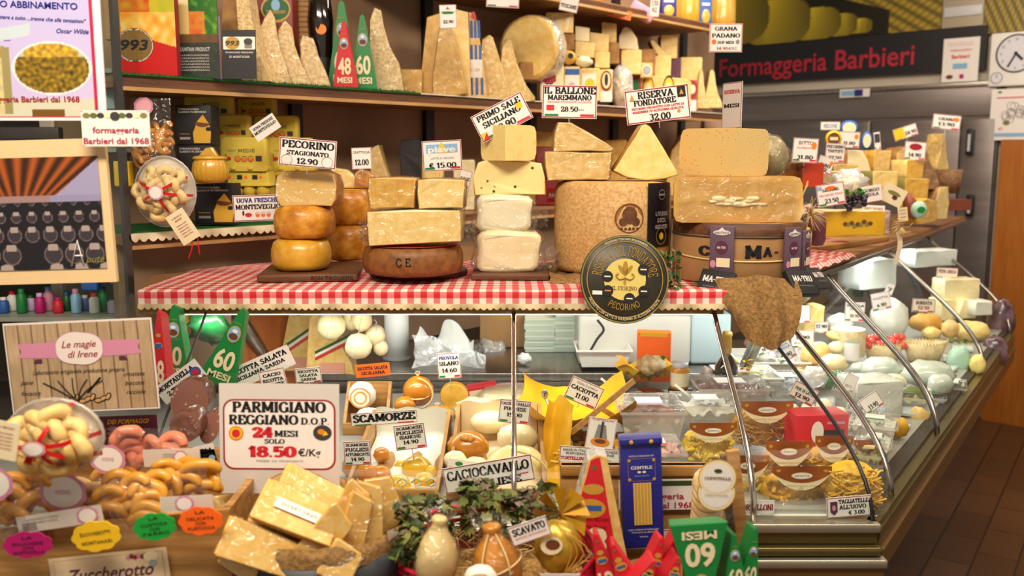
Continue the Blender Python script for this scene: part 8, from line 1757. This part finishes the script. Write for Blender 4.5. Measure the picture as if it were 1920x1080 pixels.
# ---- wicker hamper with provolone and straw
hc = P(930,1060,d=1.42); t = thing('wicker_hamper','red-rimmed wicker hamper filled with straw and pear-shaped cheeses','hamper',(hc.x,1.46,zbn)); rx_,ry_ = .155,.13; hh = P(930,955,d=1.58).z-zbn
X = Matrix.Diagonal((1,ry_/rx_,1,1))
G().lathe([(0,0),(rx_*.85,0),(rx_*1.02,hh*.8)],mat('wick2','6a2420',.6,'8a3a30',50,bump=1),40,X).obj('basket_wall',t)
g = G()
for k in range(4): g.tube([(rx_*1.06*cos(q)+.002*sin(q*9+k),ry_*1.06*sin(q),hh*(.84+.03*k)+.008*sin(q)+.003*sin(q*12+k*2)+max(0,sin(q))*.02) for q in [2*pi*i/60 for i in range(60)]],.0038,mat('wred','c81c38',.45),5,closed=True)
for q0 in (1.75,1.0): 
    for j in range(7): g.tube([(rx_*1.06*cos(q0+j*.035),ry_*1.06*sin(q0)-.012,hh*.84),(rx_*1.06*cos(q0+j*.035),ry_*1.06*sin(q0)-.014,hh*1.06)],.0032,'wred',5)
g.obj('rim',t); G().tube([(-rx_*.75,ry_*.8,hh*.98),(rx_*.45,ry_*.9,hh*1.08)],.008,'brown',8).obj('handle',t)
g = G().lathe([(0,hh*.78),(rx_*.98,hh*.74)],'straw',30,X); random.seed(33)
for i in range(420):
    q = random.uniform(0,6.3); r_ = rx_*random.random()**.5*.98; c = Vector((r_*cos(q),r_*sin(q)*ry_/rx_,hh*.78+random.uniform(0,.025))); a = random.uniform(0,6.3); e = Vector((cos(a)*.02,sin(a)*.014,random.uniform(-.012,.016))); g.tube([c-e,c+Vector((random.uniform(-.006,.006),0,.006)),c+e],.0008,'straw2',3)
o = g.obj('straw',t); o['kind'] = 'stuff'
def garland(px0,py0,px1,py1,d,n,seed,label):
    a,b_ = P(px0,py1,d=d),P(px1,py0,d=d); c = (a+b_)/2; w,h = (b_.x-a.x)/2,(b_.z-a.z)/2
    one(leaves(G(),n,((-w,w),(-.03,.03),(-h,h)),.017,['leafd','leaf','leafp','leafd','ived','7a6a58'],seed),'leaf_garland',label,'garland',c)
garland(745,935,850,1020,1.45,130,1,'dusty green leaf garland on the left rim of the hamper'); garland(862,900,935,990,1.50,90,2,'dusty green leaf sprig hanging over the hamper handle'); garland(915,918,1042,985,1.52,150,3,'dusty green leaf garland on the right back rim of the hamper'); garland(735,990,790,1045,1.40,50,4,'few dark leaves at the lower left of the hamper')
def pear(px0,py0,px1,py1,d,m,name,label,wrap=True,tie=False,lean=0):
    w = (px1-px0)*S(d)/2; c = P((px0+px1)/2,py1,d=d); h = P((px0+px1)/2,py0,d=d).z-c.z; t = thing(name,label,'cheese',c,0,ry=lean)
    pr = [(0,0),(.55,.02),(.88,.12),(1,.28),(.95,.45),(.74,.64),(.48,.78),(.34,.86),(.3,.9),(.4,.96),(.3,1),(0,1)]; g = G().lathe([(a*w,b2*h) for a,b2 in pr],m,30).lump(.004,22); g.obj('cheese',t)
    if wrap: G().lathe([(a*w*1.05+.001,b2*h*1.01) for a,b2 in pr[:9]]+[(w*.55,h*1.0),(w*.7,h*1.08)],'wrap',30).lump(.007,40).obj('plastic_wrap',t)
    if tie: g = G(); [g.tube([(w*k*.3*cos(q)+w*.98*cos(q)*sin(z_*pi*.9+.2),-w*.99*abs(sin(q))*sin(z_*pi*.9+.2)-.002,h*z_*.95) for z_ in [i/12 for i in range(13)]],.0016,'twine',5) for k,q in ((0,1.0),(0,2.1))]; g.tube([(w*1.01*cos(q),w*1.01*sin(q),h*.42+.01*cos(q)) for q in [2*pi*i/40 for i in range(40)]],.0016,'twine',5,closed=True); g.obj('twine',t)
pear(772,968,860,1092,1.38,mat('pearp','f0d89a',.35,'e2c27a',9,coat=.7,bump=.3,bs=18),'provolone_pear','pale pear-shaped provolone in shiny film, left in the hamper',lean=4)
pear(888,982,990,1110,1.38,'smoke','provolone_pear','amber pear-shaped provolone tied with string, middle of the hamper',tie=True,lean=-8)
def foil(t,a,b): g = G(); g.ell(-a*.3,b*.35,a*.45,b*.35,-a*.86,'cream',14); g.ell(-a*.25,b*.38,a*.3,b*.2,-a*.87,'brown',10); [g.tube([(a*.3,-a*.7,b*.8),(a*.5+.01*k,-a*.75,0),(a*.2,-a*.7,-b*.8)],.001,'gold',4,sm=3) for k in range(4)]; g.obj('opening',t)
blob(998,970,1094,1078,1.40,mat('foilg','9a7a1c',.3,'c8a438',10,metal=.4,bump=.6,bs=22),'foil_cheese','round cheese in gold foil open at the top, right in the hamper',amp=.12,fn=foil)
g = G(); random.seed(3)
for i in range(9): a = i*.7; g.add([(0,0,0),(.05*cos(a),-.01,.05*sin(a)),(.045*cos(a+.5),.01,.045*sin(a+.5))],[(0,1,2)],mat('foil2','b88a1c',.3,metal=.4)); 
g.lump(.004,30); one(g,'gold_foil','crumpled gold foil leaf behind the SCAVATO card','foil',P(1052,965,d=1.47))
blob(868,1056,934,1110,1.32,'ricotta','decorated_ricotta','white ricotta with orange swirl at the bottom edge of the picture',dy=.6,fn=swirl)
sign(993,996,80,40,1.36,[('SCAVATO',.66,.36,.84,'ink'),('MATURO ARTIGIANALE',.32,.09,.8,'red','n')],'tilted card reading SCAVATO in front of the leaf garland',roll=-20,flag=False)
sign(1050,1090,80,30,1.30,[],'white red-edged card cut off at the bottom edge of the picture',flag=False)
# ---- wooden crate with shop card, pasta pack, crackers
b,w,h = BX(1050,872,1385,1012,d=1.66); t = thing('wooden_box','tan wooden box behind the blue pasta pack','box',(b.x,1.665,zbn)); h2 = P(1200,872,d=1.665).z-zbn
G().box(-w/2,0,.0,w/2,.012,h2,'woodh').obj('front_board',t); G().box(-w/2,-.006,h2-.02,w/2,.02,h2,'wood',.002).obj('top_rail',t)
sign(1232,928,150,62,1.655,[('formaggeria',.46,.2,.70,'txr','b'),('Barbieri dal 1968',.16,.2,.96,'txr','b')],'white formaggeria card on the wooden box half behind the pasta pack',border='paper',flag=False,extra=f_ if False else (lambda g,w,h: g.rect(-w*.45,h*.3,w*.45,h*.46,-.0008,'leafd')),name='shop_card',cat='sign',roll=-1)
sign(1195,1012,130,42,1.655,[('CLASSICO',.6,.3,.8,'red')],'white red-edged card low on the wooden box behind the pasta pack',flag=False)
b,w,h = BX(1170,822,1246,1028,d=1.60); t = thing('pasta_pack','tall blue pasta pack with a window reading GENTILE','pasta pack',b,0,ry=-3)
G().box(-w/2,0,0,w/2,.035,h,'navy',.004).obj('paper_bag',t); G().box(-w*.52,-.006,h*.95,w*.52,.03,h*1.01,'navy',.002).obj('folded_top',t)
for sx in (-.24,.24): G().ball((sx*w,-.008,h*.98),(.004,.002,.004),'gold',10,6).obj('rivet',t)
g = G(); write(g,'PASTA DI GRAGNANO IGP',0,h*.845,h*.014,'white',w=w*.6,y=-.001,slab=False)
for r_ in ((-.33,.62,.33,.622),(-.33,.82,.33,.822),(-.33,.62,-.325,.822),(.325,.62,.33,.822)): g.rect(r_[0]*w,r_[1]*h,r_[2]*w,r_[3]*h,-.001,'gold')
for sx in (-.3,.3):
    for z_ in (.635,.807): g.ell(sx*w,z_*h,w*.04,w*.04,-.0012,'gold',8)
write(g,'GENTILE',0,h*.74,h*.03,'white',w=w*.52,y=-.0012); g.ell(-w*.06,h*.70,w*.045,h*.01,-.0012,'pale'); g.ell(w*.06,h*.70,w*.045,h*.01,-.0012,'pale'); write(g,'SPAGHETTI',0,h*.665,h*.014,'lblue',w=w*.36,y=-.0012,slab=False)
write(g,'PASTA DI SEMOLA DI GRANO DURO',0,h*.175,h*.014,'white',w=w*.74,y=-.0012,slab=False); write(g,'TRAFILATA AL BRONZO',0,h*.15,h*.013,'white',w=w*.6,y=-.0012,slab=False); write(g,'NAPOLI',0,h*.11,h*.012,'white',w=w*.2,y=-.0012,slab=False); g.obj('print',t)
g = G(); [g.box(-w*.22+w*.44*i/11,-.0025,h*.22,-w*.22+w*.44*(i+.86)/11,-.0005,h*.60,('e2b860','caa04a')[i % 2]) for i in range(11)]; g.obj('spaghetti_window',t)
b,w,h = BX(1290,846,1362,1016,d=1.56); t = thing('cracker_pack','clear pack of round flat crackers with cream double-circle label','crackers',b,0,ry=2)
for i in range(8): z_ = h*(.08+.075*i); g = G().lathe([(0,-.0),(w*.40,0),(w*.43,.004),(w*.40,.008),(0,.008)],'tarpale' if 'tarpale' in MATS else mat('tarpale','e9cf98',.55,'d2a860',30,bump=.4),26,Matrix.Translation((0,.022-.0*i,z_)) @ Matrix.Rotation(R(68),4,'X')); g.tube([(w*.3*cos(q*5)*q/1.6,.018-.01,z_+w*.3*sin(q*5)*q/1.6*.6) for q in [j*.12 for j in range(14)]],.0022,'tarpale',4) if i < 2 else 0; g.obj('cracker',t)
G().sheet(lambda u,v: ((u-.5)*w*1.12,-.026-.012*sin(pi*u)+.004*sin(v*23+u*5),v*h*1.04),12,26,'bagfilm').obj('film',t)
g = G(); [(g.ell(0,z_*h,w*k*1.06,w*k*1.06,-.042-.0006*j,'gold',26),g.ell(0,z_*h,w*k,w*k,-.0424-.0006*j,'cream',26),g.ell(0,z_*h,w*k*.84,w*k*.84,-.0428-.0006*j,'paper',26)) for j,(z_,k) in enumerate(((.64,.46),(.80,.46)))]; write(g,'CUPPITELLE',0,h*.80,h*.028,'brown',w=w*.66,y=-.045); g.ell(0,h*.88,w*.1,h*.02,-.045,'leafd'); write(g,'TARALLI PUGLIESI',0,h*.62,h*.018,'grey',w=w*.6,y=-.045,slab=False); g.obj('label',t)
o = one(G().box(-.011,0,0,.011,.012,.175,'woodh',.001),'wooden_plank','wooden slat leaning beside the round cracker pack','slat',P(1394,1022,d=1.58)); o.rotation_euler = (0,R(-8),0)
o = one(G().box(-.009,0,0,.009,.012,.16,'woodd',.001),'wooden_plank','darker wooden slat directly right of the round cracker pack','slat',P(1376,1014,d=1.60)); o.rotation_euler = (0,R(-7),0)
# ---- big red wedge pack 18 and small cones
b,w,h = BX(1046,852,1178,1052,d=1.54); t = thing('cheese_pack','large red wedge pack marked 18 beside the blue pasta pack','cheese pack',b,0,ry=2)
ol = [(-w*.46,0),(w*.5,0),(w*.12,h*.98),(-w*.02,h),(-w*.14,h*.95)]
G().ext(ol,.0,.05,'pastet','milky',b=.002).obj('cheese',t); g = G().poly([(-w*.42,h*.02),(w*.34,h*.02),(w*.02,h*.98),(-w*.10,h*.95)],-.002,'red')
g.ell(-w*.05,h*.68,w*.15,h*.05,-.0026,'gold'); g.ell(-w*.08,h*.5,w*.22,h*.09,-.0026,'gold'); g.ell(-w*.05,h*.88,w*.025,h*.02,-.003,'green'); g.rect(-w*.2,h*.48,w*.08,h*.53,-.003,'blue'); write(g,'PARMIGIANO REGGIANO',-w*.05,h*.40,h*.03,'maroon',w=w*.5,y=-.003,slab=False); sans(g,'Vacche Rosse',-w*.05,h*.335,h*.035,'ink',y=-.0036,sh=.3); sans(g,'18',-w*.07,h*.2,h*.24,'cream',y=-.003,w=w*.5,bold=.05); write(g,'MESI',-w*.1,h*.05,h*.035,'cream',w=w*.3,y=-.003); g.obj('print',t)
for px0,py0,px1,d,lean,n_,red,inv,lb in ((1100,996,1150,1.38,16,'12',1,0,'small red cone pack leaning left, first of the red row'),(1132,1012,1186,1.36,24,'12',1,0,'small red cone pack leaning left, second of the red row'),(1206,1004,1256,1.38,-14,'12',1,0,'small red cone pack standing tall before the blue pasta pack'),(1190,1044,1244,1.32,-28,'12',1,0,'small red cone pack lowest and tilted right'),(1236,990,1282,1.40,-20,'12',1,0,'small red cone pack beside the upside-down green one'),(1240,1042,1290,1.33,-16,'12',1,0,'small red cone pack in front of the green ones'),
    (1276,980,1312,1.40,8,'60',0,0,'small green cone pack peeping out behind the upside-down one'),(1342,984,1372,1.42,-3,'60',0,0,'narrow green cone pack behind the cracker pack end'),(1350,1000,1400,1.34,4,'60',0,0,'green cone pack with cow emblem, second from the right'),(1388,988,1430,1.36,-6,'60',0,0,'green cone pack with cow emblem at the right end')):
    w = (px1-px0)*S(d); b = P((px0+px1)/2,1120,d=d); h = P(px0,py0,d=d).z-b.z; o = conepack('cheese_pack',lb,b+Vector((R(lean)*h*.6,0,0)),w*1.1,h,n_,'red' if red else 'green',red=bool(red)); o.rotation_euler[1] = R(-lean*.9)
w = 92*S(1.33); o = conepack('cheese_pack','upside-down green pack reading 60 MESI in front of the crackers',P(1310,982,d=1.33),w*1.25,.15,'60','green'); o.rotation_euler[1] = R(176)

t = thing('kraft_bucket','kraft paper bucket holding the small green and red cone packs','bucket',(P(1270,1100,d=1.38).x,1.40,zbn)); G().lathe([(0,0),(.11,0),(.125,.215)],'kraftp',40).obj('paper',t)

# ================= prints, labels and handles become pieces of the part they sit on =================
HOST = {'display': 'head','hand': 'dial','handle': 'door','rivet': 'folded_top','spaghetti_window': 'paper_bag','rim': 'bowl'}
SUBS = {'print','front_print','sticker','paper_label','label','stamp','brand_mark','lettering','seal','orange_swirl','band'} | set(HOST)
kids = {}
for o in list(bpy.data.objects):
    if o.parent and not o.parent.parent: kids.setdefault(o.parent,[]).append(o)
for top,ch in kids.items():
    if top.type != 'EMPTY': continue
    st = lambda c: c.name.split('.')[0]
    body = [c for c in ch if st(c) not in SUBS]
    for c in ch:
        if st(c) in SUBS:
            h = [b for b in ch if st(b) == HOST.get(st(c))] or body
            if h and h[-1 if st(c) == 'handle' else 0] is not c and len(ch) > 1: c.parent = h[-1 if st(c) == 'handle' else 0]
